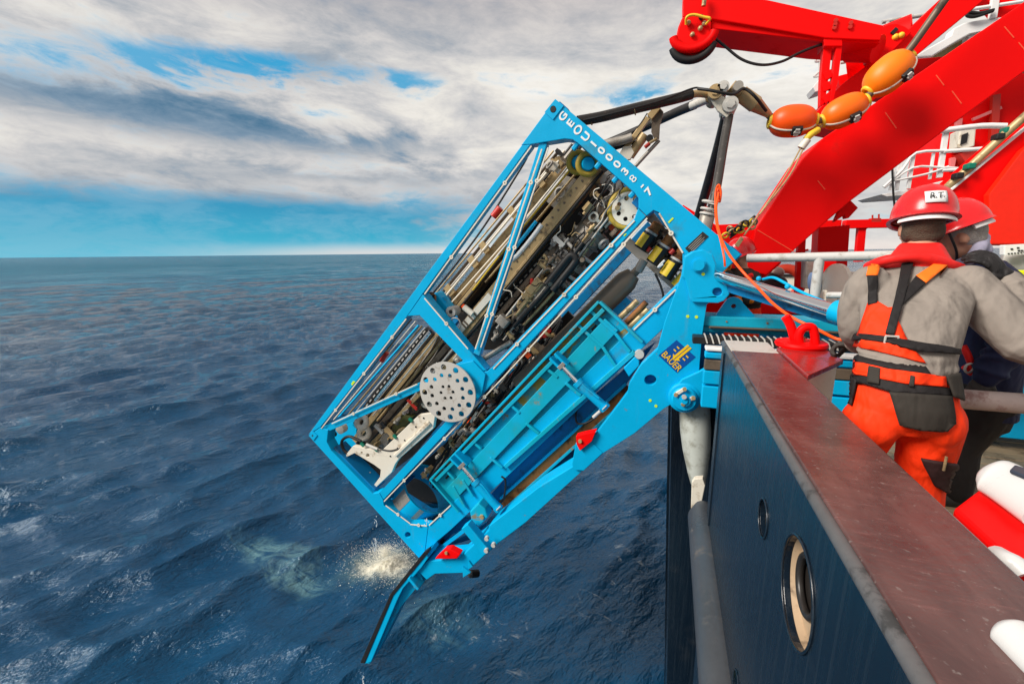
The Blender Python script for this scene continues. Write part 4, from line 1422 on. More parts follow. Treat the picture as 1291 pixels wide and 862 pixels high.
        m.lathe(a + d * L * 0.70, d, [(0, 0.0), (0, 0.072), (0.03, 0.072), (0.03, 0.0)], 20)
        m.build('collar', M['greylight'], cn, smooth=40)
    plate('yellow_plate', [(846, 357), (858, 343), (861, 347), (852, 362)], 0.3, 0.04, M['yellow'])
    ftube('red_fitting', [(820, 312), (816, 317)], 0.018, 0.25, M['redsmall'])
    ftube('red_fitting', [(850, 315), (845, 320)], 0.03, 0.26, M['redsmall'])
    ftube('white_hose', [(838, 328), (832, 334), (830, 337), (836, 333)], 0.012, 0.22, M['white'])
    for (x0, y0), (x1, y1), mt in (((804, 379), (780, 402), 'tan'), ((815, 381), (788, 408), 'rust'), ((817, 390), (793, 413), 'tan')):
        ftube('storage_pin', [(x0, y0), (x1, y1)], 0.034, 0.2, M[mt], n=14)
    plate('inner_box', [(757, 372), (780, 366), (800, 384), (778, 406), (762, 396)], 0.75, 0.25, M['blue_shade'])
    ftube('black_hose', [(826, 345), (832, 358), (836, 372), (834, 385)], 0.012, 0.25, M['black'])
    # drum with blue and grey bands in the foot of the right bay
    c = F(533, 622, 0.52) + V_ * -0.16
    m = MB()
    n = 48
    r0, r1, L = 0.43, 0.36, 0.34
    pr = [c + (U_ * math.cos(2 * math.pi * i / n) + YV * math.sin(2 * math.pi * i / n)) * r0 for i in range(n)]
    pi_ = [c + (U_ * math.cos(2 * math.pi * i / n) + YV * math.sin(2 * math.pi * i / n)) * (r0 - 0.03) for i in range(n)]
    m.prism(pr, V_ * L, [pi_])
    dr = m.build('drum', M['blue'], rig, smooth=40)
    for a0, a1 in ((236, 262), (288, 298)):
        m = MB()
        k = 8
        for i in range(k):
            bs = len(m.v)
            for an in (a0 + (a1 - a0) * i / k, a0 + (a1 - a0) * (i + 1) / k):
                q = U_ * math.cos(R(an)) + YV * math.sin(R(an))
                m.v += [tuple(c + q * (r0 + 0.004) + V_ * 0.004), tuple(c + q * (r0 + 0.004) + V_ * (L - 0.004))]
            m.quad(bs, bs + 1, bs + 3, bs + 2)
        m.build('grey_band', M['grey'], dr)
    plate('rubber_flap', [(490, 630), (520, 640), (545, 652), (558, 648), (540, 662), (516, 659), (486, 636)], 0.3, 0.03, M['black'])
    plate('blue_back', [(486, 632), (505, 612), (530, 630), (569, 636), (540, 662), (516, 660)], 0.95, 0.03, M['blue_shade'])


def build_rig_clutter():
    """valves, couplings, clips and hose runs packed between the rails"""
    rnd = random.Random(11)
    protos = []
    m = MB()
    m.box((0, 0, 0), (0.07, 0.06, 0.09))
    m.cyl((0, -0.03, 0.02), (0, -0.055, 0.02), 0.02, n=10)
    m.cyl((0.02, 0, 0.045), (0.02, 0, 0.075), 0.016, n=8)
    protos.append(('valve_block', m))
    m = MB()
    m.lathe((0, 0, -0.06), (0, 0, 1), [(0, 0.02), (0.03, 0.02), (0.03, 0.034), (0.06, 0.034), (0.06, 0.024), (0.10, 0.024), (0.10, 0.03), (0.12, 0.03)], 12)
    protos.append(('coupling', m))
    m = MB()
    m.tube(smooth_path([(0, 0, -0.06), (0, 0, 0), (0.02, 0, 0.04), (0.07, 0, 0.05)], 3), 0.02, 8)
    m.lathe((0.06, 0, 0.05), (1, 0, 0), [(0, 0.028), (0.03, 0.028)], 6)
    protos.append(('elbow', m))
    m = MB()
    m.prism(circle((0, 0, 0), (1, 0, 0), (0, 0, 1), 0.05, 16), (0, 0.02, 0), [circle((0, 0, 0), (1, 0, 0), (0, 0, 1), 0.03, 16)])
    m.box((0.05, 0.01, 0), (0.05, 0.02, 0.03))
    protos.append(('hose_clip', m))
    m = MB()
    m.box((0, 0, 0), (0.05, 0.03, 0.16))
    m.box((0.03, -0.01, 0.05), (0.02, 0.02, 0.03))
    m.box((0.03, -0.01, -0.04), (0.02, 0.02, 0.03))
    protos.append(('bracket', m))
    mats = [M['tan'], M['tan'], M['tan'], M['brown'], M['brown'], M['grey'], M['grey'], M['greylight'], M['blacksteel'], M['cream']]
    bank = {}
    for nm, mb in protos:
        for mt in set(mats) | {M['orange'], M['redsmall']}:
            pass

    def inside(poly, x, y):
        c = False
        j = len(poly) - 1
        for i in range(len(poly)):
            xi, yi = poly[i]
            xj, yj = poly[j]
            if (yi > y) != (yj > y) and x < (xj - xi) * (y - yi) / (yj - yi) + xi:
                c = not c
            j = i
        return c
    zones = [([(752, 222), (798, 246), (798, 276), (640, 432), (618, 428), (700, 318), (722, 292)], 95, 0.30, 0.75),
             ([(700, 300), (735, 310), (660, 400), (640, 400)], 30, 0.30, 0.5),
             ([(690, 400), (716, 412), (600, 545), (570, 620), (545, 605), (520, 600), (600, 520)], 75, 0.25, 0.7),
             ([(556, 425), (598, 455), (560, 500), (520, 520), (500, 520)], 24, 0.35, 0.6),
             ([(480, 530), (520, 515), (500, 560), (470, 560)], 12, 0.3, 0.4),
             ([(716, 186), (735, 186), (690, 225), (686, 215)], 14, 0.45, 0.7),
             ([(806, 295), (830, 270), (858, 320), (858, 345), (846, 352)], 26, 0.38, 0.5),
             ([(430, 560), (448, 572), (478, 604), (470, 616), (440, 590)], 16, 0.2, 0.5)]
    dirs = [V_, -V_, U_, -U_, V_, YV]
    for poly, n, w0, w1 in zones:
        xs, ys = [p[0] for p in poly], [p[1] for p in poly]
        k = 0
        while k < n:
            x, y = rnd.uniform(min(xs), max(xs)), rnd.uniform(min(ys), max(ys))
            if not inside(poly, x, y):
                continue
            k += 1
            nm, mb = rnd.choice(protos)
            r_ = rnd.random()
            mt = M['orange'] if r_ < 0.03 else M['redsmall'] if r_ < 0.06 else rnd.choice(mats)
            key = (nm, mt.name)
            loc = F(x, y, rnd.uniform(w0, w1))
            zdir = rnd.choice(dirs)
            q = zdir.to_track_quat('Z', 'Y')
            s = rnd.uniform(0.7, 1.45)
            if key not in bank:
                o = mb.build(nm, mt, None, origin=(0, 0, 0), smooth=40)
                bank[key] = o
            else:
                o = bank[key].copy()
                COL.objects.link(o)
                o.parent = None
            o.location = loc
            o.rotation_euler = (q.to_matrix().to_4x4() @ Matrix.Rotation(rnd.uniform(0, 6.28), 4, 'Z')).to_euler()
            o.scale = (s, s, s)
            attach(o, rig)
    # hoses along the rig
    runs = [((700, 398), (548, 612), 15, 0.016, 0.35, 0.75, 9, 'black'), ((716, 330), (636, 428), 9, 0.014, 0.35, 0.6, 5, 'black'), ((742, 296), (690, 360), 6, 0.012, 0.28, 0.5, 6, 'blacksteel'),
            ((728, 186), (610, 340), 7, 0.022, 0.9, 1.1, 5, 'black'), ((776, 230), (740, 280), 6, 0.009, 0.26, 0.4, 7, 'black'), ((560, 430), (505, 510), 5, 0.012, 0.5, 0.7, 5, 'blacksteel')]
    for (x0, y0), (x1, y1), n, r_, w0, w1, sp, mt in runs:
        for i in range(n):
            off = (i / max(1, n - 1) - 0.5) * 2 * sp * 1.6
            pts = []
            w = rnd.uniform(w0, w1)
            for k in range(6):
                t_ = k / 5
                x = x0 + (x1 - x0) * t_ + off * 0.75 + rnd.uniform(-sp, sp) * 0.35
                y = y0 + (y1 - y0) * t_ + off * 0.65 + rnd.uniform(-sp, sp) * 0.35
                pts.append((x, y, rnd.uniform(-0.05, 0.05)))
            ftube('hydraulic_hose', pts, r_ * rnd.uniform(0.7, 1.3), w, M[mt if rnd.random() < 0.8 else 'grey'], n=7, sm=4)
    ftube('hydraulic_hose', [(697, 366), (722, 335), (726, 326), (720, 322), (712, 330), (690, 358)], 0.045, 0.3, M['black'], n=12)
    for i in range(26):
        x, y = rnd.uniform(615, 790), 0
        t_ = rnd.random()
        x, y = 775 - 150 * t_ + rnd.uniform(-14, 14), 240 + 170 * t_ + rnd.uniform(-14, 14)
        a = rnd.uniform(0, 6.28)
        pts = [(x, y)]
        for k in range(3):
            a += rnd.uniform(-1.2, 1.2)
            pts.append((pts[-1][0] + math.cos(a) * 7, pts[-1][1] + math.sin(a) * 7))
        ftube('signal_cable', pts, 0.006, rnd.uniform(0.22, 0.4), rnd.choice([M['black'], M['black'], M['tan'], M['cream']]), n=6, sm=4)


def build_panel():
    Tq = M['turq2']
    w0 = 0.02
    back = plate('hatch_panel', [(755, 379), (811, 432), (803, 444), (778, 467), (737, 500), (680, 553), (635, 592), (600, 630), (580, 650), (541, 605)], w0, 0.04, Tq)
    P = lambda nm, a, b, wd, h, mt=Tq: fbar(nm, a, b, wd, h, w0 - h, mt, back, bevel=0.005)
    P('stringer', (771, 409), (569, 622), 0.19, 0.055)
    P('stringer', (761, 390), (549, 606), 0.045, 0.075)
    fbar('worn_strip', (757, 386), (546, 604), 0.075, 0.004, w0 - 0.0035, M['ochre'], back, bevel=0)
    for q in ([(745, 395), (757, 388), (764, 396), (752, 404)], [(728, 412), (742, 400), (750, 409), (734, 421)], [(700, 446), (724, 420), (732, 430), (722, 437), (716, 452), (706, 455)], [(779, 420), (788, 414), (799, 428), (790, 432)], [(652, 505), (680, 474), (690, 482), (670, 502), (660, 512)]):
        plate('worn_patch', q, w0 - 0.003, 0.0025, M['ochre'], back, bevel=0)
    P('edge_lip', (754.5, 380.5), (542, 605), 0.03, 0.09)
    P('edge_lip', (756, 381), (810, 432), 0.03, 0.09)
    P('edge_lip', (800, 444), (636, 589), 0.05, 0.07)
    P('edge_lip', (543, 606), (578, 646), 0.03, 0.07)
    for a, b in (((744, 392), (776, 421)), ((776, 421), (794, 444)), ((727, 409), (760, 438)), ((760, 438), (777, 464)), ((690, 448), (716, 470)), ((689, 465), (703, 476)), ((713, 483), (732, 499)), ((644, 511), (655, 521)), ((663, 534), (679, 547)), ((597, 558), (606, 566)), ((618, 577), (633, 590)), ((572, 572), (588, 588)), ((557, 588), (572, 604)), ((571, 613), (586, 640)), ((583, 605), (596, 626))):
        P('rib', a, b, 0.035, 0.065)
    for x, y in ((749, 413), (777, 440)):
        fbar('slot', (x + 3, y - 3), (x - 3, y + 3), 0.025, 0.004, w0 - 0.0035, M['black'], back, bevel=0)
    fbar('slot', (567, 598), (562, 603), 0.03, 0.004, w0 - 0.0035, M['black'], back, bevel=0)
    # latch cylinders
    for (x0, y0), (x1, y1), (x2, y2) in (((708, 461), (728, 482), (763, 514)), ((582, 587), (599, 607), (629, 641))):
        ftube('latch_rod', [(x0, y0), (x1, y1)], 0.030, w0 - 0.16, M['chrome'], n=16)
        bar = ftube('latch_cylinder', [(x1 - 1, y1 - 1), (x2, y2)], 0.052, w0 - 0.16, M['blue'], n=20)
        ftube('gland', [(x1 - 1, y1 - 1), (x1 + 3, y1 + 3)], 0.06, w0 - 0.16, M['blue'], bar, n=20)
        ftube('end_cap', [(x2 - 3, y2 - 3), (x2 + 1, y2 + 1)], 0.062, w0 - 0.16, M['blue'], bar, n=20)
        ftube('port_pipe', [(x1 + 6, y1 + 2), (x1 + 12, y1 + 8), (x2 - 8, y2 - 12)], 0.012, w0 - 0.22, M['blue'], bar)
        for s in (-1, 1):
            fbar('clevis', (x0 - 12 + s * 3, y0 - 12 - s * 3), (x0 + 3 + s * 3, y0 + 3 - s * 3), 0.03, 0.16, w0 - 0.19, M['blue'])
        fbar('clevis_pin', (x0 + 3, y0 - 3), (x0 - 4, y0 + 4), 0.045, 0.045, w0 - 0.20, M['grey'])
        for k in range(3):
            fbar('cap_bolt', (x2 + k * 1.5 - 3, y2 - k * 1.5 + 1), (x2 + k * 1.5 - 2, y2 - k * 1.5 + 2), 0.03, 0.03, w0 - 0.235, M['greylight'], bar)
    ftube('black_hose', [(738, 505), (727, 518), (727, 532), (736, 534), (748, 528), (755, 520)], 0.012, 0.05, M['black'])
    ftube('black_hose', [(632, 600), (637, 605), (637, 618), (634, 630), (628, 636)], 0.012, -0.05, M['black'])
    ftube('hose_end', [(757, 518), (748, 526)], 0.02, -0.1, M['greylight'])
    # hinge block and hooks at the foot of the hatch
    plate('hinge_block', [(592, 645), (603, 634), (612, 642), (615, 652), (604, 664), (594, 656)], -0.16, 0.16, M['turq2'], bevel=0.015)
    fdisc('hinge_bolt', (607, 652), 0.035, -0.18, 0.03, M['tan'], n=6)
    fdisc('hinge_bolt', (608, 632), 0.03, -0.05, 0.03, M['yellow'], n=6)
    plate('roller_bracket', [(786, 464), (800, 450), (806, 455), (806, 461), (793, 475)], -0.08, 0.14, M['blue'], bevel=0.008)
    fdisc('roller_end', (806, 447), 0.05, -0.05, 0.05, M['greylight'], n=16)
    # right hand channel: blue guide, rusty rail
    plate('side_channel', [(806, 446), (826, 432), (790, 484), (700, 566), (629, 634), (600, 664), (590, 655), (640, 600), (735, 510), (782, 470)], 0.20, 0.06, M['blue_shade'])
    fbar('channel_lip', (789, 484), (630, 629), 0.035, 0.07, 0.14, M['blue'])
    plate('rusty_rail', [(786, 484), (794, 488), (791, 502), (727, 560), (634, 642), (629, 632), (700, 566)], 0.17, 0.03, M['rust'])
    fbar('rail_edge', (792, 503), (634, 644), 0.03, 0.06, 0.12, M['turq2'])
    plate('side_channel', [(792, 504), (770, 533), (690, 612), (614, 668), (606, 676), (560, 690), (636, 645)], 0.45, 0.05, M['blue_shade'])
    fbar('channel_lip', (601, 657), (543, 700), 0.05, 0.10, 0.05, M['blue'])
    plate('lower_channel', [(582, 652), (606, 655), (590, 672), (572, 672), (545, 698), (536, 696)], 0.25, 0.08, M['blue_shade'])
    for x, y in ((557, 684), (561, 685)):
        fdisc('roller_end', (x, y), 0.035, 0.12, 0.05, M['black'], n=14)


def turq_mat():
    """old turquoise paint, worn through to ochre in patches"""
    mt = paint('worn_hatch_paint', (0.0, 0.32, 0.42), 0.5, var=0.1, spec=0.3)
    t = NT(mt.node_tree)
    b = t.n['Principled BSDF']
    P = t.add('ShaderNodeNewGeometry').outputs['Position']
    n = t.noise(P, 2.2, 8.0, 0.66, 0.4)
    n2 = t.noise(t.mapping(P, loc=(5, 3, 1)), 3.4, 8.0, 0.7, 0.6)
    c = t.mix(t.maprange(t.noise(P, 1.6, 5, 0.6), 0.35, 0.65), (0.0, 0.40, 0.64), (0.0, 0.35, 0.47))
    c = t.mix(t.math('MULTIPLY', t.maprange(n, 0.54, 0.70), 0.65), c, (0.04, 0.27, 0.24))
    c = t.mix(t.math('MULTIPLY', t.maprange(n2, 0.58, 0.66), 0.85), c, (0.27, 0.17, 0.03))
    t.set(b, 'Base Color', c)
    return mt


M['turq2'] = turq_mat()
build_rig_frame()
build_rig_guts()
build_rig_clutter()
build_panel()
# ------------------------------------------------------------------ the launch arm that cradles the rig
def YP(px, y):
    return [atY(a, b, y) for a, b in px]


def yplate(name, px, y, t, mat, parent=None, holes=(), bevel=0.005):
    m = MB()
    m.prism(YP(px, y), (0, t, 0), [YP(h, y) for h in holes])
    return m.build(name, mat, parent, bevel=bevel)


def ybar(name, a, b, wd, dp, y, mat, parent=None, bevel=0.004, y2=None):
    m = MB()
    m.bar(atY(*a, y), atY(*b, y if y2 is None else y2), wd, dp, YV)
    return m.build(name, mat, parent, bevel=bevel)


def ytube(name, pts, r, mat, parent=None, n=10, sm=6):
    """pts: (px, py, Y)"""
    P = [atY(*p) for p in pts]
    m = MB()
    m.tube(smooth_path(P, sm) if len(P) > 2 else P, r, n)
    return m.build(name, mat, parent, smooth=60)


def pxcircle(c, rx, ry, n=18):
    return [(c[0] + rx * math.cos(2 * math.pi * i / n), c[1] + ry * math.sin(2 * math.pi * i / n)) for i in range(n)]


def build_arm():
    B = M['blue']
    Y0 = 4.42
    arm = thing('launch_cradle', 'sky blue launch cradle bent like a boomerang that cradles the rig over the side', 'launch cradle', atY(862, 500, Y0))
    yplate('arm_plate', [(863, 323), (872, 317), (886, 314), (898, 320), (903, 333), (901, 346), (904, 356), (898, 378), (891, 384), (886, 418), (882, 460), (880, 492), (862, 517), (847, 509), (837, 515), (800, 546), (762, 570), (735, 594),
                         (725, 586), (727, 570), (751, 547), (779, 511), (791, 495), (793, 484), (808, 460), (829, 440), (838, 407), (850, 373), (855, 360), (859, 348)], Y0, 0.12, B, arm,
           [pxcircle((820, 479), 7.6, 6.6)], bevel=0.008)
    hb = yplate('hole_lining', pxcircle((820, 479), 8.2, 7.2), Y0 + 0.11, 0.02, M['blue_shade'], arm)
    yplate('arm_beam', [(735, 593), (660, 661), (628, 685), (598, 712), (584, 722), (549, 723), (538, 731), (526, 719), (539, 707), (578, 704), (616, 668), (616, 663), (680, 613), (724, 586)], Y0 + 0.02, 0.32, B, arm, bevel=0.012)
    yplate('doubler_plate', [(726, 558), (745, 556), (760, 571), (736, 593), (724, 592), (721, 586)], Y0 - 0.012, 0.012, B, arm)
    yplate('head_plate', [(863, 324), (872, 318), (886, 315), (898, 321), (903, 334), (901, 346), (906, 353), (917, 361), (920, 371), (913, 379), (905, 382), (873, 381), (870, 377), (863.5, 352), (860, 349)], Y0 - 0.045, 0.04, B, arm, [pxcircle((904.5, 368), 6, 5.2)], bevel=0.008)
    yplate('hole_lining', pxcircle((904.5, 368), 6.6, 5.8), Y0 - 0.004, 0.02, M['blue_shade'], arm)
    pinc = atY(880.5, 334, Y0 - 0.045)
    m = MB()
    m.lathe(pinc, -YV, [(0, 0.062), (0.03, 0.062), (0.03, 0.05), (0.045, 0.05), (0.045, 0.0)], 28)
    m.build('head_pin', B, arm, smooth=40)
    # pivot boss
    pc = atY(862.5, 500, Y0 - 0.02)
    m = MB()
    m.lathe(pc, -YV, [(-0.03, 0.15), (0.04, 0.15), (0.05, 0.135), (0.05, 0.12), (0.085, 0.12), (0.10, 0.105), (0.10, 0.0)], 40)
    boss = m.build('pivot_boss', B, arm, smooth=35)
    m = MB()
    c2 = pc - YV * 0.10
    m.lathe(c2, -YV, [(0, 0.055), (0.03, 0.055), (0.03, 0.028), (0.045, 0.028), (0.045, 0.0)], 24)
    m.build('pivot_pin', B, boss, smooth=35)
    fdisc_c = atY(862.5, 500, Y0 - 0.17)
    m = MB()
    m.cyl(fdisc_c, fdisc_c - YV * 0.012, 0.022, n=16)
    m.build('grease_cap', M['greylight'], boss, smooth=40)
    for (x0, y0), (x1, y1) in (((852, 497), (863, 490)), ((861, 509), (874, 501))):
        ybar('keeper_bar', (x0, y0), (x1, y1), 0.034, 0.02, Y0 - 0.13, M['cream'], boss)
        for x, y in ((x0, y0), (x1, y1)):
            p = atY(x, y, Y0 - 0.135)
            m = MB()
            m.cyl(p, p - YV * 0.025, 0.02, n=6)
            m.build('keeper_bolt', M['tan'], boss)
    # fixed bracket on the ship
    yplate('deck_bracket', [(853, 486), (860, 478), (880, 469), (896, 460), (915, 452), (915, 498), (893, 503), (880, 510), (873, 516), (862, 518), (850, 510), (848, 497)], Y0 - 0.055, 0.05, B, arm, bevel=0.01)
    # lime inspection marks
    for x, y in ((886.5, 345.5), (867, 398.7), (878, 399.5), (819.7, 504.6), (827, 511.6)):
        p = atY(x, y, Y0 - (0.046 if x > 880 and y < 350 else 0.001))
        m = MB()
        m.cyl(p, p - YV * 0.003, 0.015, n=12)
        m.build('lime_dot', M['lime'], arm)
    # maker's sticker
    yb = Y0 - 0.003
    st = yplate('sticker', [(853, 428.5), (877, 450), (853.5, 470), (830, 448)], yb, 0.0028, M['logo_blue'], arm, bevel=0)
    rd = atY(856, 466, yb) - atY(836, 446, yb)
    upd = atY(853, 428.5, yb) - atY(830, 448, yb)
    text_mesh('sticker_text', 'BAUER', atY(846.5, 455.6, yb - 0.002), rd, upd, 0.092, M['letter_y'], st, bold=0.0, xs=0.84)
    ax = upd.normalized()
    ay = rd.normalized()
    o_ = atY(858.5, 445.5, yb - 0.003)
    def L(u, v):
        return o_ + ax * u + ay * v
    m = MB()
    m.prism([L(-0.10, 0.0), L(-0.055, -0.048), L(-0.055, -0.024), L(0.105, -0.024), L(0.105, -0.002), L(-0.07, -0.002)], (0, 0.002, 0))
    m.build('sticker_emblem', M['letter_y'], st)
    m = MB()
    m.prism([L(-0.10, 0.004), L(-0.055, 0.052), L(-0.055, 0.028), L(0.105, 0.028), L(0.105, 0.006), L(-0.07, 0.006)], (0, 0.002, 0))
    m.build('sticker_emblem', M['letter_y'], st)
    for u in (-0.02, 0.02):
        for v in (-0.06, 0.062):
            m = MB()
            m.box(L(u, v), (0.03, 0.002, 0.012), Matrix((ay, YV, ax)).transposed().to_3x3())
            m.build('sticker_emblem', M['letter_y'], st)
    # red locking brackets
    for q in ([(548, 704.5), (560, 693), (567, 692), (580, 699), (576, 704)], [(726, 550), (737, 547), (751, 544), (746, 556), (731, 568), (727, 560)]):
        r_ = yplate('red_lock', q, Y0 - 0.05, 0.10, M['red'], arm, bevel=0.01)
        x, y = (563, 696) if q[0][0] < 600 else (731.5, 555.5)
        p = atY(x, y, Y0 - 0.052)
        m = MB()
        m.cyl(p, p - YV * 0.02, 0.022, n=6)
        m.build('lock_bolt', M['tan'], r_)
    # cross stay, pins and gussets
    ybar('cross_stay', (588, 660), (616, 694), 0.13, 0.12, Y0 - 0.02, B, arm, bevel=0.01)
    for x, y in ((614, 692), (614.5, 677), (623, 685)):
        p = atY(x, y, Y0 - 0.07)
        m = MB()
        m.cyl(p, p - YV * 0.04, 0.028, n=12)
        m.build('stay_pin', M['greylight'], arm, smooth=40)
    yplate('gusset', [(583, 714), (593, 722), (583.5, 728)], Y0 - 0.06, 0.03, B, arm)
    yplate('gusset', [(591, 707), (596, 714), (590, 718)], Y0 - 0.09, 0.03, B, arm)
    m = MB()
    p = atY(593, 723, Y0 + 0.02)
    m.cyl(p, p + atY(599, 730, Y0 + 0.02) - atY(594, 724, Y0 + 0.02) + Vector((0, 0.1, 0)), 0.05, n=20)
    m.build('rubber_stop', M['black'], arm, smooth=40)
    # tongue with its black rubber edge
    yplate('tongue_web', [(533, 705), (527, 717), (533, 731), (505, 765), (478, 818), (466, 837), (461, 836), (497, 752)], Y0 + 0.06, 0.20, B, arm, bevel=0.012)
    yplate('tongue_flange', [(537, 698), (540, 703), (531, 716), (508, 742), (501, 756), (468, 834), (459, 837), (494, 750)], Y0 - 0.02, 0.30, B, arm, bevel=0.01)
    yplate('rubber_edge', [(540, 692), (541, 696), (537, 700), (495.5, 751), (459.5, 836), (454, 835), (492, 748.5), (534, 696)], Y0 - 0.03, 0.07, M['black'], arm, bevel=0.006)
    ybar('end_collar', (524, 717), (536, 731), 0.05, 0.38, Y0 + 0.12, B, arm, bevel=0.008)
    rd = atY(526, 742, Y0) - atY(517, 729, Y0)
    upd = atY(526, 729, Y0) - atY(517, 738, Y0)
    text_mesh('tongue_text', '6A', atY(521, 732.5, Y0 + 0.056), rd, upd, 0.16, M['letter'], arm, xs=0.85, bold=0.004)
    # shaft through to the far side
    for x, y, r_ in ((862.5, 500, 0.09), (880.5, 334, 0.06), (600, 690, 0.07)):
        p = atY(x, y, Y0 + 0.1)
        m = MB()
        m.cyl(p, p + YV * 2.0, r_, n=20)
        m.build('cross_shaft', M['blue_shade'], arm, smooth=40)
    return arm


# ------------------------------------------------------------------ lifting bridle, floats and cable
def build_bridle():
    K, G = M['blacksteel'], M['greylight']
    apex = atY(908, 128, 5.75)
    br = thing('lifting_bridle', 'four black sleeved lifting legs meeting at a steel head above the rig', 'lifting bridle', F(880, 280, 1.0))

    def leg(pts, r, mt, n=14):
        return ytube('bridle_leg', pts, r, mt, br, n, 8)
    l1 = leg([(728, 153, 5.0), (760, 147, 5.1), (800, 137, 5.3), (850, 125, 5.5), (872, 119, 5.58)], 0.055, K)
    ytube('leg_end', [(868, 120.5, 5.58), (880, 118, 5.65), (892, 119, 5.7)], 0.04, M['tan'], l1)
    l2 = leg([(752, 186, 6.9), (800, 166, 6.6), (850, 143, 6.2), (876, 132, 5.95)], 0.055, K)
    ytube('leg_end', [(872, 133.5, 5.97), (893, 124.5, 5.8)], 0.05, M['greylight'], l2)
    l3 = leg([(866, 322, 7.0), (879, 279, 6.8), (902, 200, 6.2), (916, 147, 5.85)], 0.062, K)
    l4 = leg([(890, 294, 5.0), (903, 238, 5.2), (912, 185, 5.5), (919, 147, 5.72)], 0.046, M['darksteel'])
    ytube('leg_end', [(917, 149, 5.72), (920, 134, 5.75)], 0.055, G, l4)
    ytube('leg_end', [(886, 291, 4.95), (892, 270, 5.03)], 0.07, M['grey'], l4)
    for t_, (x, y) in enumerate(((893, 264), (892, 270), (895, 255))):
        p = atY(x, y, 5.0)
        m = MB()
        m.ring(p, (0.25, 0, 1), 0.07, 0.012, 18, 6)
        m.build('hose_clamp', G, l4, smooth=60)
    for x, y in ((745, 150.5), (800, 138)):
        p = atY(x, y, 5.06 if x < 780 else 5.3)
        m = MB()
        m.ring(p, (1, 0, 0.2), 0.055, 0.008, 18, 6)
        m.build('sleeve_clip', M['tan'], l1, smooth=60)
    # steel head
    yplate('head_plate', [(893, 120), (905, 118), (918, 124), (924, 138), (917, 149), (905, 140)], 5.66, 0.05, M['cream'], br, bevel=0.01)
    yplate('head_plate', [(893, 120), (905, 118), (918, 124), (924, 138), (917, 149), (905, 140)], 5.86, 0.05, M['greylight'], br, bevel=0.01)
    for (x, y), r_, mt in (((902, 115), 0.075, 'tan'), ((921, 131), 0.08, 'greylight'), ((912, 109), 0.06, 'greylight')):
        p = atY(x, y, 5.6)
        m = MB()
        m.cyl(p, p + YV * 0.36, r_, n=20)
        m.cyl(p - YV * 0.02, p, r_ * 0.6, n=6)
        m.build('head_pin', M[mt], br, smooth=40)
    a, b = atY(922, 109, 5.75), atY(971, 146, 5.85)
    d = (b - a).normalized()
    L = (b - a).length
    m = MB()
    m.lathe(a, d, [(0, 0.0), (0, 0.065), (L * 0.24, 0.065), (L * 0.25, 0.08), (L * 0.30, 0.08), (L * 0.31, 0.082), (L * 0.62, 0.084), (L * 0.64, 0.075), (L * 0.97, 0.035), (L, 0.02)], 28)
    m.build('cable_socket', M['tan'], br, smooth=35)
    m = MB()
    p = atY(931, 108, 5.6)
    m.cyl(p, p + YV * 0.30, 0.05, n=16)
    m.build('socket_pin', M['grey'], br, smooth=40)
    ytube('control_cable', [(880, 112, 5.5), (895, 114, 5.45), (910, 117, 5.45), (925, 119, 5.5), (938, 112, 5.6), (952, 122, 5.6), (966, 140, 5.75)], 0.016, M['black'], br)
    ytube('control_cable', [(735, 152, 4.95), (770, 144, 5.0), (830, 128, 5.3), (872, 112, 5.5), (884, 112, 5.5)], 0.010, M['black'], br)
    ytube('corrugated_hose', [(762, 182, 5.5), (785, 177, 5.5), (797, 173, 5.5)], 0.05, M['grey'], br, 16)
    ytube('corrugated_hose', [(765, 187, 5.6), (785, 181, 5.6), (800, 176, 5.6)], 0.05, K, br, 16)

    # floats threaded on the umbilical
    def float_(cx_, cy_, rx, ry, ang, y, label, mt):
        c = atY(cx_, cy_, y)
        o = thing('cable_float', label, 'float', c, 'orange floats threaded on the lifting cable')
        d = ((atY(cx_ + rx * math.cos(R(ang)), cy_ - rx * math.sin(R(ang)), y) - c).normalized() + Vector((0, 0.06, 0))).normalized()
        L = (atY(cx_ + rx * math.cos(R(ang)), cy_ - rx * math.sin(R(ang)), y) - c).length
        Rr = (atY(cx_ + ry * math.sin(R(ang)), cy_ + ry * math.cos(R(ang)), y) - c).length
        n = 14
        for half in (0, 1):
            prof = []
            for i in range(n + 1):
                t_ = -0.93 + 1.86 * i / n
                prof.append((t_ * L, Rr * (1 - abs(t_) ** 2.5) ** 0.5))
            m = MB()
            k = 18
            e = d.cross(YV).normalized()
            if e.z > 0:
                e = -e
            g = d.cross(e)
            axis_a = (e * 0.72 - YV * 0.69).normalized()        # the split line shows low on the near side
            axis_b = d.cross(axis_a).normalized()
            s_ = 1 if half == 0 else -1
            rows = []
            for t_, r_ in prof:
                row = []
                for q in range(k + 1):
                    an = R(3) + (math.pi - R(6)) * q / k
                    p = c + d * t_ + axis_a * (math.cos(an) * r_) + axis_b * (math.sin(an) * r_ * s_)
                    row.append(len(m.v))
                    m.v.append(tuple(p))
                rows.append(row)
            for i in range(n):
                for q in range(k):
                    m.quad(rows[i][q], rows[i][q + 1], rows[i + 1][q + 1], rows[i + 1][q])
            for i in range(n):
                m.quad(rows[i][k], rows[i][0], rows[i + 1][0], rows[i + 1][k])
            m.quad(*rows[0])
            m.quad(*rows[-1])
            m.build('float_half', mt, o, smooth=35)
        m = MB()
        rows = []
        seam = [c + d * t_ + axis_a * (r_ * 0.996) for t_, r_ in prof]
        m.tube(seam, 0.011, 6)
        m.build('seam', M['cream'], o, smooth=60)
        m = MB()
        p = c + d * L * 0.15 + axis_a * Rr * 0.90
        m.bar(p - d * 0.05, p + d * 0.05, 0.09, 0.10, axis_a)
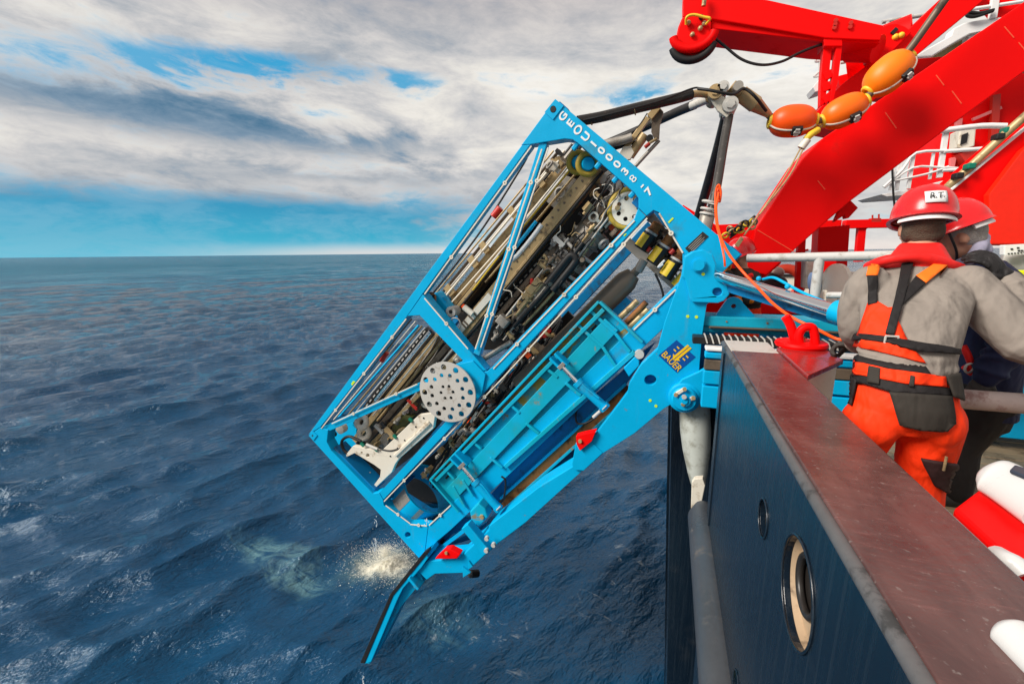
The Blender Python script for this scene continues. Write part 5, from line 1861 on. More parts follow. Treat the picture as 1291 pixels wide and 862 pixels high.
        m.build('clip_recess', M['black'], o, bevel=0.01)
        m = MB()
        p2 = p + axis_a * 0.055
        m.bar(p2 - d * 0.02, p2 + d * 0.02, 0.075, 0.02, axis_a)
        m.cyl(p2 - d * 0.03, p2 + d * 0.03, 0.014, n=8)
        m.build('buckle', M['greylight'], o)
        for s_ in (-1, 1):
            m = MB()
            q = c + d * (L * 0.94 * s_)
            m.ring(q, d, 0.055, 0.022, 18, 8)
            m.build('end_ring', M['yellow'], o, smooth=60)
        return o
    float_(999, 153, 31.5, 20, 2, 5.9, 'lowest reddish orange cable float lying level next to the steel cable socket', M['orange'])
    float_(1064, 140.5, 34, 18.5, 25, 6.0, 'middle orange cable float tilted up against the red frame', M['orangelight'])
    float_(1120, 93.5, 39, 21.5, 41, 6.05, 'uppermost and largest looking amber orange cable float below the brown cable', M['amber'])
    c = MB()
    c.tube(smooth_path([atY(966, 142, 5.85), atY(975, 149, 5.88), atY(1000, 153, 5.9), atY(1030, 153, 5.95), atY(1063, 140.5, 6.0), atY(1093, 122, 6.0), atY(1120, 93.5, 6.05), atY(1147, 62, 6.0), atY(1168, 33, 5.95), atY(1200, -12, 5.9), atY(1250, -80, 5.8)], 5), 0.035, 12)
    o = c.build('umbilical_cable', M['brown'], None, smooth=60)
    tag(o, 'thick brown umbilical cable running up through the orange floats', 'cable')
    # snap hook hanging at the float joint
    h = thing('snap_hook', 'small yellow and white hook on wires hanging below the floats', 'hook', atY(1018, 182, 5.8))
    ytube('yellow_shackle', [(1031, 164, 5.85), (1022, 170, 5.8), (1016, 176, 5.8)], 0.035, M['yellow'], h)
    ytube('white_block', [(1018, 176, 5.8), (1010, 187, 5.8)], 0.04, M['cream'], h)
    ytube('wire', [(1010, 186, 5.8), (985, 230, 5.6), (938, 297, 5.4)], 0.008, M['tan'], h)
    ytube('wire', [(1013, 187, 5.8), (995, 222, 5.6), (957, 271, 5.4)], 0.008, M['tan'], h)


# ------------------------------------------------------------------ red frames and crane
def build_red():
    Rd = M['red']
    Yl = 6.4
    af = thing('stern_frame', 'huge bright red slanting frame leg filling the space behind the floats', 'gantry', Vector((1.2, 6.8, DECK)))
    yplate('frame_leg', [(953, 288), (1012, 200), (1035, 176), (1291, 3), (1400, -72), (1400, 12), (1291, 91), (1200, 158), (1073, 253), (1040, 281), (1014, 304), (966, 347), (940, 340)], Yl, 0.75, Rd, af, bevel=0.012)
    yplate('notch_plate', [(1060, 262), (1073, 253), (1082, 262), (1070, 275), (1066, 276), (1065, 271), (1052, 280)], Yl + 0.2, 0.1, Rd, af)
    yplate('foot_plate', [(934, 292), (953, 288), (985, 318), (985, 332), (960, 354), (1009, 396), (885, 396), (895, 340), (906, 303), (912, 296)], Yl + 0.12, 0.5, Rd, af, bevel=0.012)
    for a, b in (((1116, 142), (1130, 162)), ((1180, 95), (1190, 108)), ((1200, 115), (1212, 131)), ((1266, 34), (1278, 48)), ((1284, 54), (1294, 66)), ((1031, 228), (1040, 239)), ((955, 290), (1005, 320))):
        ybar('weld_seam', a, b, 0.008, 0.008, Yl - 0.001, M['seamred'], af, bevel=0)
    ybar('seam_edge', (1154, 99), (1291, 5), 0.02, 0.03, Yl + 0.02, M['orangelight'], af, bevel=0)
    # second leg behind
    Y2 = 7.9
    yplate('rear_leg', [(1020, 152), (1050, 118), (1062, 106), (1110, 70), (1165, 19), (1195, -10), (1330, -130), (1390, -130), (1246, -4), (1156, 70), (1120, 112), (1060, 160)], Y2, 0.7, Rd, af, bevel=0.012)
    yplate('rear_brace', [(1056, 96), (1100, 84), (1157, 74), (1205, 70), (1240, 48), (1240, 90), (1180, 120), (1060, 112)], Y2 + 0.9, 0.5, Rd, af, bevel=0.012)
    ytube('bearing_drum', [(1070, 78, 8.6), (1150, 48, 8.3)], 0.30, Rd, af, 28)
    yplate('round_gusset', [(1090, 62), (1096, 48), (1106, 38), (1120, 31), (1132, 30), (1142, 34), (1150, 40), (1120, 70), (1100, 84), (1092, 80)], Y2 - 0.06, 0.1, Rd, af, bevel=0.01)
    ybar('gusset_slot', (1124, 43), (1131, 36), 0.05, 0.02, Y2 - 0.075, M['black'], af)
    for x, y in ((1129, 47), (1136, 45)):
        p = atY(x, y, Y2 - 0.06)
        m = MB()
        m.ball(p, 0.04, 10, 8)
        m.build('grease_nipple', M['yellow'], af, smooth=60)
    # davit
    dv = thing('red_davit', 'red davit arm with a hanging sheave head at its outer end', 'davit', atY(1050, 150, 7.6))
    yplate('boom', [(861, -12), (893, -12), (968, 0), (1114, 32), (1110, 51), (1040, 48), (897, 24), (893, 37), (861, 20)], 7.4, 0.45, Rd, dv, bevel=0.012)
    yplate('boom_flange', [(897, 24.5), (1040, 48.5), (1110, 52), (1109, 55), (1036, 52), (897, 36)], 7.45, 0.6, Rd, dv, bevel=0.01)
    yplate('sheave_head', [(860, 22), (872, 18), (890, 21), (897, 28), (896, 44), (890, 60), (881, 70), (871, 75), (862, 73), (855, 64), (852, 48), (855, 34)], 7.3, 0.16, Rd, dv, bevel=0.02)
    p = atY(874, 52, 7.28)
    m = MB()
    m.tube([p + Vector((math.cos(t) * 0.27, 0, math.sin(t) * 0.22 - 0.02)) for t in np.linspace(R(190), R(350), 16)], 0.055, 10)
    m.build('sheave_groove', M['black'], dv, smooth=60)
    m = MB()
    m.tube([p + Vector((math.cos(t) * 0.27, -0.03, math.sin(t) * 0.20 + 0.09)) for t in np.linspace(R(185), R(355), 16)], 0.06, 10)
    m.build('sheave_rim', Rd, dv, smooth=60)
    ytube('yellow_hose', [(865, 31, 7.25), (866, 22, 7.2), (875, 19, 7.2), (888, 22, 7.2), (895, 24, 7.2), (890, 31, 7.25)], 0.018, M['yellow'], dv)
    for x, y in ((868, 29), (888, 30), (883, 36), (873, 44), (884, 22)):
        q = atY(x, y, 7.27)
        m = MB()
        m.ball(q, 0.035, 8, 6)
        m.build('brass_fitting', M['tan' if x != 884 else 'black'], dv, smooth=60)
    ytube('chain', [(887, -8, 7.3), (888, 0, 7.3), (887, 8, 7.3)], 0.03, M['tan'], dv)
    ytube('hanging_cable', [(894, 43, 7.35), (912, 57, 7.35), (935, 75, 7.35), (960, 82, 7.35), (985, 78, 7.4), (1010, 66, 7.45), (1034, 57, 7.5), (1050, 55, 7.6), (1075, 57, 7.8)], 0.018, M['black'], dv)
    # pedestal
    yplate('pedestal_plate', [(1056, 42), (1064, 40), (1057, 100), (1050, 128), (1046, 132), (1051, 90)], 7.45, 0.12, Rd, dv)
    yplate('pedestal_plate', [(1039, 56), (1049, 58), (1046, 90), (1040, 130), (1034, 134), (1035, 100)], 7.5, 0.12, Rd, dv)
    yplate('pedestal_head', [(1038, 48), (1062, 42), (1062, 58), (1040, 58)], 7.42, 0.3, Rd, dv)
    for a, b in (((1038, 98), (1048, 93)), ((1037, 128), (1048, 120)), ((1036, 112), (1046, 108))):
        ybar('rung', a, b, 0.10, 0.08, 7.52, M['red'], dv)
    for x, y in ((1053, 27), (1052, 32), (1051, 36), (1072, 30), (1071, 35)):
        q = atY(x, y, 7.4)
        m = MB()
        m.cyl(q, q - YV * 0.03, 0.025, n=8)
        m.build('flange_bolt', M['redsmall'], dv)
    ytube('winch_drum', [(1072, 62, 7.9), (1107, 62, 7.7)], 0.16, Rd, dv, 24)
    # nearer red leg on the right, with a pipe clipped along its edge
    nr = thing('near_red_frame', 'broad red sloping frame with a tan pipe clipped along its upper edge', 'gantry', Vector((3.6, 5.0, DECK)))
    yplate('frame_plate', [(1189, 248), (1291, 162), (1420, 58), (1420, 309), (1232, 309), (1236, 292), (1222, 268)], 4.9, 0.4, Rd, nr, bevel=0.01)
    yplate('frame_box', [(1247, 246), (1291, 188), (1420, 90), (1420, 308.5), (1248, 308.5)], 4.82, 0.075, M['redwarm'], nr, bevel=0.01)
    ybar('edge_flange', (1189, 247), (1420, 56), 0.02, 0.04, 4.9, M['white'], nr)
    ytube('clipped_pipe', [(1181, 249, 4.95), (1205, 226, 4.9), (1216, 217, 4.9), (1262, 174, 4.85), (1300, 140, 4.8)], 0.032, M['tan'], nr, 14)
    for x, y in ((1207, 222), (1258, 173), (1222, 210), (1269, 165)):
        p = atY(x, y, 4.85)
        m = MB()
        m.box(p, (0.06, 0.08, 0.05))
        m.build('pipe_clamp', M['black'] if y in (222, 173) else M['green'], nr, bevel=0.012)


def build_far():
    """deck gear beyond the rig: rails, deck house, platforms, winch"""
    Rd, W, G = M['red'], M['white'], M['railgrey']
    rl = thing('pipe_rail', 'thick weathered grey pipe rail on posts crossing behind the worker', 'railing', Vector((1.4, 4.9, DECK)))
    m = MB()
    a, b = atY(942, 325.5, 5.1), atY(1130, 322, 4.7)
    m.cyl(a, b, 0.042, n=18)
    m.build('top_pipe', G, rl, smooth=50)
    for x in (1042,):
        p = a.lerp(b, (x - 942) / (1130 - 942))
        m = MB()
        m.cyl((p.x, p.y, p.z), (p.x + 0.0, p.y, DECK), 0.042, n=18)
        m.build('post', G, rl, smooth=50)
    m = MB()
    m.cyl(atY(1042, 372, 4.88), atY(1075, 372, 4.8), 0.03, n=14)
    m.build('mid_pipe', G, rl, smooth=50)
    # thin red gallows and rail further off
    gl = thing('red_gallows', 'thin red gallows frame of posts and a level beam beyond the grey rail', 'frame', Vector((2.2, 8.6, DECK)))
    ybar('beam', (895, 290), (1058, 284), 0.16, 0.2, 8.6, Rd, gl)
    ybar('beam', (1064, 283), (1150, 281), 0.13, 0.2, 8.6, Rd, gl)
    ybar('beam', (858, 263), (905, 292), 0.13, 0.2, 8.6, Rd, gl)
    ybar('post', (1047, 286), (1039, 420), 0.36, 0.3, 7.4, Rd, gl)
    ybar('post', (1010, 300), (1004, 415), 0.09, 0.12, 7.2, Rd, gl)
    ybar('post', (1086, 284), (1082, 330), 0.10, 0.12, 8.6, Rd, gl)
    yplate('knee', [(1084, 283), (1100, 283), (1090, 291), (1086, 300)], 8.55, 0.1, Rd, gl)
    ytube('hook_tag', [(1019, 315, 7.1), (1004, 318, 7.1)], 0.015, Rd, gl)
    ytube('aerial', [(1100, 281, 8.6), (1100, 271, 8.6)], 0.012, M['redsmall'], gl)
    ytube('aerial', [(1108, 281, 8.6), (1108, 270, 8.6)], 0.012, M['redsmall'], gl)
    yplate('lamp_box', [(1098, 280), (1099, 275), (1111, 275), (1112, 280)], 8.5, 0.12, M['redsmall'], gl)
    # far white bulwark with life buoy
    fb = thing('far_bulwark', 'low white far bulwark with a dark top edge on the other side of the deck', 'bulwark', Vector((4, 13, DECK)))
    m = MB()
    m.box((7.2, 12.5, -1.1), (9.5, 0.15, 0.9))
    m.build('wall_plate', M['cream'], fb, bevel=0.01)
    m = MB()
    m.box((7.2, 12.5, -0.62), (9.5, 0.25, 0.05))
    m.build('top_rail', M['black'], fb, bevel=0.01)
    lb = thing('lifebuoy', 'orange red lifebuoy with a white band hung on the far white bulwark', 'lifebuoy', atY(990, 362, 9.0))
    c = atY(989, 357, 9.0)
    m = MB()
    m.ring(c, (0, 1, 0), 0.26, 0.085, 30, 12)
    m.build('ring', M['lifered'], lb, smooth=60)
    for an in (30, 150, 270):
        m = MB()
        d = Vector((math.cos(R(an)), 0, math.sin(R(an))))
        t_ = Vector((-d.z, 0, d.x))
        m.tube([c + d * 0.26 - t_ * 0.035, c + d * 0.26 + t_ * 0.035], 0.088, 14)
        m.build('band', M['white'], lb, smooth=50)
    sq = thing('dark_bundle', 'dark heap of wrapped gear standing left of the lifebuoy', 'gear', atY(970, 375, 7.6))
    rnd = random.Random(5)
    for x, y, r_ in ((972, 352, .16), (978, 344, .12), (966, 360, .2), (976, 365, .18), (980, 357, .14)):
        m = MB()
        m.ball(atY(x, y, 7.6), (r_, r_ * .8, r_ * .8), 14, 10)
        m.build('wrapped_piece', M['black'] if x != 978 else M['grey'], sq, smooth=60)
    # winch: grey drum with flanges
    wn = thing('deck_winch', 'grey deck winch with round side flanges beside the white post', 'winch', Vector((2.2, 6.4, DECK)))
    def ellp(cx_, cy_, rx, ry, n=26):
        return pxcircle((cx_, cy_), rx, ry, n)
    yplate('side_plate', [(1017, 330), (1020, 328), (1028, 328), (1030, 334), (1030, 365), (1016, 364)], 6.5, 0.25, M['grey'], wn, bevel=0.01)
    yplate('red_guard', [(1033, 330), (1055, 328), (1055, 338), (1050, 345), (1042, 345), (1034, 340)], 6.3, 0.2, Rd, wn, bevel=0.01)
    yplate('blue_drum', ellp(1030, 357, 6, 13), 6.1, 0.2, M['paleblue'], wn, bevel=0.01)
    m = MB()
    c = atY(1070, 356, 5.9)
    m.lathe(c - Vector((0.14, 0, 0.06)), (1, 0.25, 0), [(0, 0.0), (0, 0.27), (0.04, 0.27), (0.04, 0.18), (0.4, 0.18), (0.4, 0.27), (0.44, 0.27), (0.44, 0)], 36)
    m.build('drum', M['grey'], wn, smooth=35)
    yplate('winch_foot', [(1040, 366), (1100, 366), (1100, 395), (1040, 395)], 6.0, 0.5, M['cream'], wn, bevel=0.01)
    # red and white step, pale items low on deck
    st = thing('striped_step', 'small red and white painted step low on the deck behind the rod', 'step', atY(1030, 392, 6.5))
    for i, mt in enumerate(('white', 'lifered', 'white', 'lifered', 'white')):
        yplate('step_panel', [(1008 + i * 8, 386 - i * 1.5), (1015.5 + i * 8, 384.6 - i * 1.5), (1015.5 + i * 8, 396), (1008 + i * 8, 396)], 6.4, 0.3, M[mt], st)
    # white walkway platform with railing, under the red deck house
    pf = thing('white_walkway', 'white railed walkway platform below the red deck house', 'walkway', Vector((5.2, 11.5, 1.2)))
    Yp = 11.0
    m = MB()
    fl = [atY(1111, 245, Yp), atY(1137, 241, Yp), atY(1196, 226, Yp), atY(1300, 222, Yp), atY(1300, 238, Yp), atY(1190, 243, Yp), atY(1118, 248, Yp)]
    m.prism(fl, (0, 1.2, 0))
    m.build('floor_plate', W, pf, bevel=0.01)
    for pts, r_ in (([(1114, 236), (1138, 214), (1155, 193), (1198, 190)], .025), ([(1115, 237), (1150, 212), (1185, 211), (1220, 213)], .02), ([(1128, 228), (1170, 219), (1196, 210)], .02), ([(1186, 165), (1236, 159), (1268, 159)], .05), ([(1190, 191), (1245, 187)], .035), ([(1188, 215), (1215, 214)], .03)):
        ytube('rail_bar', [(x, y, Yp - 0.05) for x, y in pts], r_, W, pf, 10, 3)
    for a, b, r_ in (((1127, 214), (1122, 240), .04), ((1152, 192), (1145, 238), .055), ((1177, 193), (1172, 226), .035), ((1193, 164), (1184, 224), .08), ((1135, 205), (1130, 240), .06)):
        ybar('stanchion', a, b, r_, 0.06, Yp, W, pf)
    ytube('thin_line', [(1125, 212, 10.9), (1126, 240, 10.9), (1128, 262, 10.9)], 0.018, M['black'], pf)
    # deck house
    dh = thing('red_deckhouse', 'red deck house wall with a pale framed square window behind the walkway', 'deckhouse', Vector((7.0, 13.0, 1.0)))
    yplate('house_wall', [(1188, 205), (1196, 160), (1215, 140), (1262, 100), (1420, 20), (1420, 240), (1186, 240)], 12.6, 1.5, Rd, dh, bevel=0.01)
    wb = yplate('window_box', [(1210, 164), (1222, 160), (1231, 161), (1229, 184), (1215, 189), (1208, 186)], 12.2, 0.35, M['cream'], dh, bevel=0.02)
    yplate('pane', [(1213, 170), (1221, 167), (1219, 180), (1211, 183)], 12.17, 0.02, M['black'], wb)
    for q in ([(1206, 151), (1214, 149), (1212, 165), (1205, 166)], [(1204, 173), (1209, 172), (1206, 188), (1202, 189)], [(1199, 199), (1206, 198), (1203, 214), (1198, 215)]):
        yplate('wall_panel', q, 12.5, 0.08, M['pinkred'], dh)
    yplate('overhang', [(1210, 194), (1240, 183), (1243, 200), (1220, 208)], 12.3, 0.3, M['redsmall'], dh)
    ybar('wall_rib', (1255, 120), (1250, 210), 0.12, 0.1, 12.5, M['redsmall'], dh)
    ybar('wall_rib', (1226, 151), (1262, 136), 0.06, 0.06, 12.5, M['pinkred'], dh)
    # upper white deck edge and ladder by the davit
    ud = thing('upper_deck', 'white curved underside of an upper deck between the red legs', 'deck', Vector((6.5, 12.0, 4)))
    Yu = 11.5
    yplate('deck_edge', [(1150, 73), (1165, 64), (1199, 45), (1202, 36), (1216, 29), (1240, 24), (1270, 21), (1330, 10), (1330, 32), (1250, 37), (1225, 42), (1205, 53), (1175, 71)], Yu, 0.25, W, ud, bevel=0.02)
    yplate('soffit', [(1175, 70), (1205, 53), (1225, 42), (1250, 37), (1330, 32), (1330, 90), (1180, 78)], Yu + 0.3, 0.2, M['soffit'], ud)
    ybar('soffit_rib', (1222, 42), (1219, 55), 0.08, 0.2, Yu + 0.2, W, ud)
    ytube('rail_bar', [(1218, 13, Yu), (1290, 2, Yu)], 0.03, W, ud)
    ytube('rail_bar', [(1112, 28, 11), (1166, 19, 11)], 0.035, G, ud)
    for x, y in ((1119, 28), (1147, 24)):
        ytube('rail_post', [(x, y, 11), (x - 1, y + 14, 11)], 0.04, G, ud)
    ybar('rail_post', (1255, -6), (1251, 24), 0.10, 0.08, Yu, W, ud)
    ytube('cable_loop', [(1253, 13, Yu - .1), (1235, 17, Yu - .1), (1222, 16, Yu - .1), (1220, 20, Yu - .1), (1230, 21, Yu - .1), (1252, 14, Yu - .1)], 0.03, M['black'], ud)
    yplate('red_head', [(1240, -4), (1300, -4), (1300, 8), (1262, 22), (1257, 12)], Yu + 0.1, 0.3, Rd, ud)
    ld = thing('caged_ladder', 'thin white caged ladder and platform left of the red davit post', 'ladder', atY(1035, 110, 9.5))
    yplate('platform', [(1025, 110), (1040, 92), (1040, 112), (1028, 116)], 9.3, 0.4, W, ld)
    for pts in ([(1045, 50), (1036, 58), (1030, 75)], [(1042, 62), (1030, 74), (1030, 78), (1050, 74)], [(1040, 85), (1028, 95), (1028, 97), (1044, 94)], [(1034, 60), (1033, 100)], [(1060, 80), (1090, 75)], [(1060, 76), (1088, 70)]):
        ytube('cage_hoop', [(x, y, 9.4) for x, y in pts], 0.018, G, ld, 8, 4)
    # grey control console at the right edge and the yellow jacket below, as a plain box
    cb = thing('control_console', 'grey round bodied console with a small instrument panel at the frame edge', 'console', atY(1280, 330, 4.2))
    m = MB()
    m.cyl(atY(1262, 330, 4.2), atY(1400, 330, 4.0), 0.12, n=26)
    m.build('body', M['greylight'], cb, smooth=40)
    yplate('panel', [(1266, 309), (1400, 302), (1400, 316), (1266, 322)], 3.98, 0.05, W, cb, bevel=0.006)
    for i in range(9):
        yplate('indicator', [(1271 + i * 4, 319 - i * .25), (1273 + i * 4, 319 - i * .25), (1273 + i * 4, 320.5 - i * .25), (1271 + i * 4, 320.5 - i * .25)], 3.975, 0.005, M['print_dark'], cb, bevel=0)
    for x, y in ((1276, 314), (1284, 312.5), (1285, 316), (1289, 316)):
        yplate('indicator', [(x - 1.4, y - 1), (x + 1.4, y - 1), (x + 1.4, y + 1), (x - 1.4, y + 1)], 3.975, 0.005, M['print_dark'], cb, bevel=0)
    yb = MB()
    yb.box(atY(1304, 371, 3.7), (0.44, 0.14, 0.30))
    yb.bar(atY(1304, 350, 3.7) + Vector((0, -0.075, 0)), atY(1304, 392, 3.7) + Vector((0, -0.075, 0)), 0.04, 0.01)
    o = yb.build('yellow_jacket', M['hivis'], None, bevel=0.03)
    tag(o, 'boxy fluorescent yellow jacket showing under the grey console', 'bag')


def build_rope():
    Yr = 4.3
    o = ytube('tag_line', [(906, 243, 4.9), (903, 262, 4.8), (905, 285, 4.6), (911, 305, 4.4), (920, 322, 4.2), (936, 342, 4.0), (955, 362, 3.9), (975, 383, 3.7), (1000, 401, 3.5), (1030, 415, 3.4), (1054, 427, 3.35), (1070, 428, 3.3)], 0.011, M['orange'], None, 10)
    tag(o, 'orange tag line running from the bridle down to the gloved worker', 'rope')
    o = ytube('hanging_rope', [(905, 236, 4.95), (907, 255, 4.9), (909, 243, 4.9), (906, 233, 4.9), (902, 245, 4.9), (903, 280, 4.8), (909, 305, 4.6), (913, 325, 4.5), (914, 336, 4.5)], 0.010, M['orange'], None, 8)
    tag(o, 'looped orange rope hanging beside the black bridle leg', 'rope')
    o = ytube('dark_red_rope', [(893, 262, 5.2), (889, 272, 5.2), (886, 281, 5.2), (890, 276, 5.2), (893, 266, 5.2), (890, 262, 5.2), (885, 288, 5.2)], 0.010, M['redsmall'], None, 6)
    tag(o, 'thin dark red cord looped between the two black bridle legs', 'rope')
    g = thing('shackle_cluster', 'tangle of brass shackles and wires with a paper tag on the red frame foot', 'rigging', atY(935, 290, 5.6))
    rnd = random.Random(8)
    for i in range(16):
        t_ = i / 15
        x, y = 916 + 34 * t_ + rnd.uniform(-3, 3), 293 - 12 * t_ + rnd.uniform(-4, 4)
        p = atY(x, y, 5.6 + rnd.uniform(-.1, .1))
        m = MB()
        m.ring(p, (rnd.uniform(-1, 1), -1, rnd.uniform(-1, 1)), 0.035, 0.010, 14, 6)
        m.build('shackle', M[rnd.choice(['tan', 'yellow', 'brown', 'black'])], g, smooth=60)
    yplate('paper_tag', [(926, 309), (934, 298), (938, 301), (931, 312)], 5.5, 0.01, M['tan'], g)
    ytube('wire', [(952, 272, 5.6), (930, 292, 5.6), (920, 300, 5.6)], 0.014, M['black'], g)


M['darksteel'] = paint('dark_painted_steel', (0.06, 0.055, 0.05), 0.4, metal=0.3, var=0.3, dirt=(0.25, 0.22, 0.2), dirt_amt=0.15, dirt_scale=14)
M['seamred'] = paint('seam_paint', (0.9, 0.10, 0.04), 0.45)
M['amber'] = paint('amber_foam', (0.95, 0.20, 0.0), 0.45, var=0.08)
M['redwarm'] = paint('warm_red_paint', (0.82, 0.018, 0.004), 0.38, var=0.15, spec=0.3, scale=1.5)
M['lifered'] = paint('faded_red_paint', (0.62, 0.05, 0.02), 0.5, var=0.1)
M['pinkred'] = paint('pale_red_panel', (0.70, 0.18, 0.18), 0.5, var=0.1)
M['paleblue'] = paint('pale_blue_paint', (0.18, 0.32, 0.55), 0.5, var=0.1)
M['soffit'] = paint('stained_soffit', (0.35, 0.27, 0.12), 0.6, var=0.3)
M['hivis'] = paint('fluorescent_yellow', (0.75, 0.80, 0.0), 0.6, var=0.05)
build_arm()
build_bridle()
build_red()
build_far()
build_rope()
# ------------------------------------------------------------------ people
from mathutils.bvhtree import BVHTree


def cloth(name, col, rough=0.8, wr=0.5, scale=9.0, var=0.12, stretch=(1, 1, 0.5)):
    mt = paint(name, col, rough, var=var, spec=0.25, scale=5.0)
    t = NT(mt.node_tree)
    b = t.n['Principled BSDF']
    P = t.add('ShaderNodeNewGeometry').outputs['Position']
    folds = t.noise(t.mapping(P, rot=(0.3, 0.4, 0.2), sc=stretch), scale, 2.5, 0.5, 0.35)
    weave = t.noise(P, 260.0, 2.0)
    bp = t.add('ShaderNodeBump')
    bp.inputs['Strength'].default_value = wr
    bp.inputs['Distance'].default_value = 0.05
    t.set(bp, 'Height', t.math('ADD', folds, t.math('MULTIPLY', weave, 0.02)))
    t.l.new(bp.outputs[0], b.inputs['Normal'])
    return mt


M['skin'] = paint('skin', (0.50, 0.25, 0.16), 0.5, var=0.1, spec=0.35, scale=12)
M['hair'] = paint('short_brown_hair', (0.07, 0.045, 0.028), 0.7, var=0.4, bump=0.8, bscale=160)
M['greyhair'] = paint('grey_hair', (0.35, 0.32, 0.29), 0.7, var=0.3, bump=0.8, bscale=160)
M['sweater'] = cloth('grey_sweater_cloth', (0.25, 0.215, 0.185), 0.85, 1.0, 8)
M['trousers'] = cloth('orange_red_workwear', (0.88, 0.038, 0.002), 0.7, 0.9, 9)
M['orangestrap'] = cloth('orange_webbing', (0.90, 0.16, 0.01), 0.7, 0.15)
M['blackcloth'] = cloth('black_cloth', (0.014, 0.012, 0.012), 0.7, 0.5, 10)
M['navy'] = cloth('navy_jacket', (0.012, 0.016, 0.05), 0.7, 0.6, 12)
M['lavender'] = cloth('lavender_hood', (0.42, 0.40, 0.52), 0.8, 0.4)
M['vest'] = cloth('red_life_vest', (0.75, 0.015, 0.012), 0.55, 0.35, 8)
M['glove'] = cloth('dark_grey_glove', (0.05, 0.043, 0.038), 0.75, 0.4, 30)
M['gloveblack'] = cloth('black_glove', (0.018, 0.016, 0.016), 0.6, 0.4, 30)
M['darkbrown'] = cloth('brown_jacket', (0.032, 0.027, 0.022), 0.75, 0.5, 9)
M['helmet'] = paint('glossy_red_helmet', (0.70, 0.012, 0.015), 0.25, var=0.05, spec=0.5, dirt=(0.75, 0.3, 0.28), dirt_amt=0.02, dirt_scale=14)
M['sole'] = paint('black_boot_leather', (0.02, 0.018, 0.015), 0.5, var=0.3, bump=0.3, bscale=50)
XV, ZV = Vector((1, 0, 0)), Vector((0, 0, 1))


def loft(mb, rings, n=20, ax=XV, ay=YV):
    b = len(mb.v)
    for c, rx, ry in rings:
        for q in range(n):
            a = 2 * math.pi * q / n
            mb.v.append(tuple(Vector(c) + ax * (math.cos(a) * rx) + ay * (math.sin(a) * ry)))
    for i in range(len(rings) - 1):
        for q in range(n):
            q2 = (q + 1) % n
            mb.quad(b + i * n + q, b + i * n + q2, b + (i + 1) * n + q2, b + (i + 1) * n + q)
    mb.quad(*(b + q for q in range(n)))
    mb.quad(*(b + (len(rings) - 1) * n + q for q in range(n)))


def limb(mb, pts, rs, n=14):
    """rounded tapering chain"""
    P = smooth_path(pts, 4)
    k = len(P)
    rr = [float(np.interp(i / (k - 1) * (len(rs) - 1), range(len(rs)), rs)) for i in range(k)]
    mb.tube(P, rr, n)
    mb.ball(pts[0], rs[0] * 0.98, 14, 10)
    mb.ball(pts[-1], rs[-1] * 0.98, 14, 10)


def fuse(mb, name, mat, parent, voxel=0.012, it=6, fac=0.5):
    """one continuous surface out of overlapping pieces"""
    o = mb.build(name, mat, None)
    md = o.modifiers.new('remesh', 'REMESH')
    md.mode = 'VOXEL'
    md.voxel_size = voxel
    md.use_smooth_shade = True
    sm = o.modifiers.new('smooth', 'SMOOTH')
    sm.iterations = it
    sm.factor = fac
    bpy.context.view_layer.update()
    me = bpy.data.meshes.new_from_object(o.evaluated_get(bpy.context.evaluated_depsgraph_get()))
    o.modifiers.clear()
    o.data = me
    me.polygons.foreach_set('use_smooth', [True] * len(me.polygons))
    if not me.materials:
        me.materials.append(mat)
    w = Vector(o.location)
    tree = BVHTree.FromPolygons([tuple(v.co + w) for v in me.vertices], [tuple(p.vertices) for p in me.polygons])
    if parent is not None:
        attach(o, parent)
    return o, tree


def patch(name, px, tree, mat, parent, off=0.006, thick=0.008, cuts=3):
    """a piece of cloth cut to an outline and laid on a garment"""
    bm = bmesh.new()
    tris = tessellate_polygon([[Vector((x, y, 0)) for x, y in px]])
    vs = [bm.verts.new((x, y, 0)) for x, y in px]
    for t in tris:
        try:
            bm.faces.new([vs[i] for i in t])
        except ValueError:
            pass
    for _ in range(cuts):
        long_ = [e for e in bm.edges if e.calc_length() > 5]
        if long_:
            bmesh.ops.subdivide_edges(bm, edges=long_, cuts=1)
            bmesh.ops.triangulate(bm, faces=bm.faces)
    last = None
    for v in bm.verts:
        d = ray(v.co.x, v.co.y).normalized()
        hit, n, _, _ = tree.ray_cast(Vector((0, 0, 0)), d)
        if hit is None:
            g = d * (last.length if last else 2.3)
            hit, n, _, _ = tree.find_nearest(g)
        last = hit
        if n.dot(d) > 0:
            n = -n
        v.co = hit + (n * 0.6 - d * 0.4) * off
    bmesh.ops.recalc_face_normals(bm, faces=bm.faces)
    c = sum((v.co for v in bm.verts), Vector()) / len(bm.verts)
    for v in bm.verts:
        v.co -= c
    me = bpy.data.meshes.new(name)
    bm.to_mesh(me)
    bm.free()
    me.polygons.foreach_set('use_smooth', [True] * len(me.polygons))
    me.materials.append(mat)
    o = bpy.data.objects.new(name, me)
    COL.objects.link(o)
    o.location = c
    attach(o, parent)
    md = o.modifiers.new('thick', 'SOLIDIFY')
    md.thickness = thick
    md.offset = 0
    return o


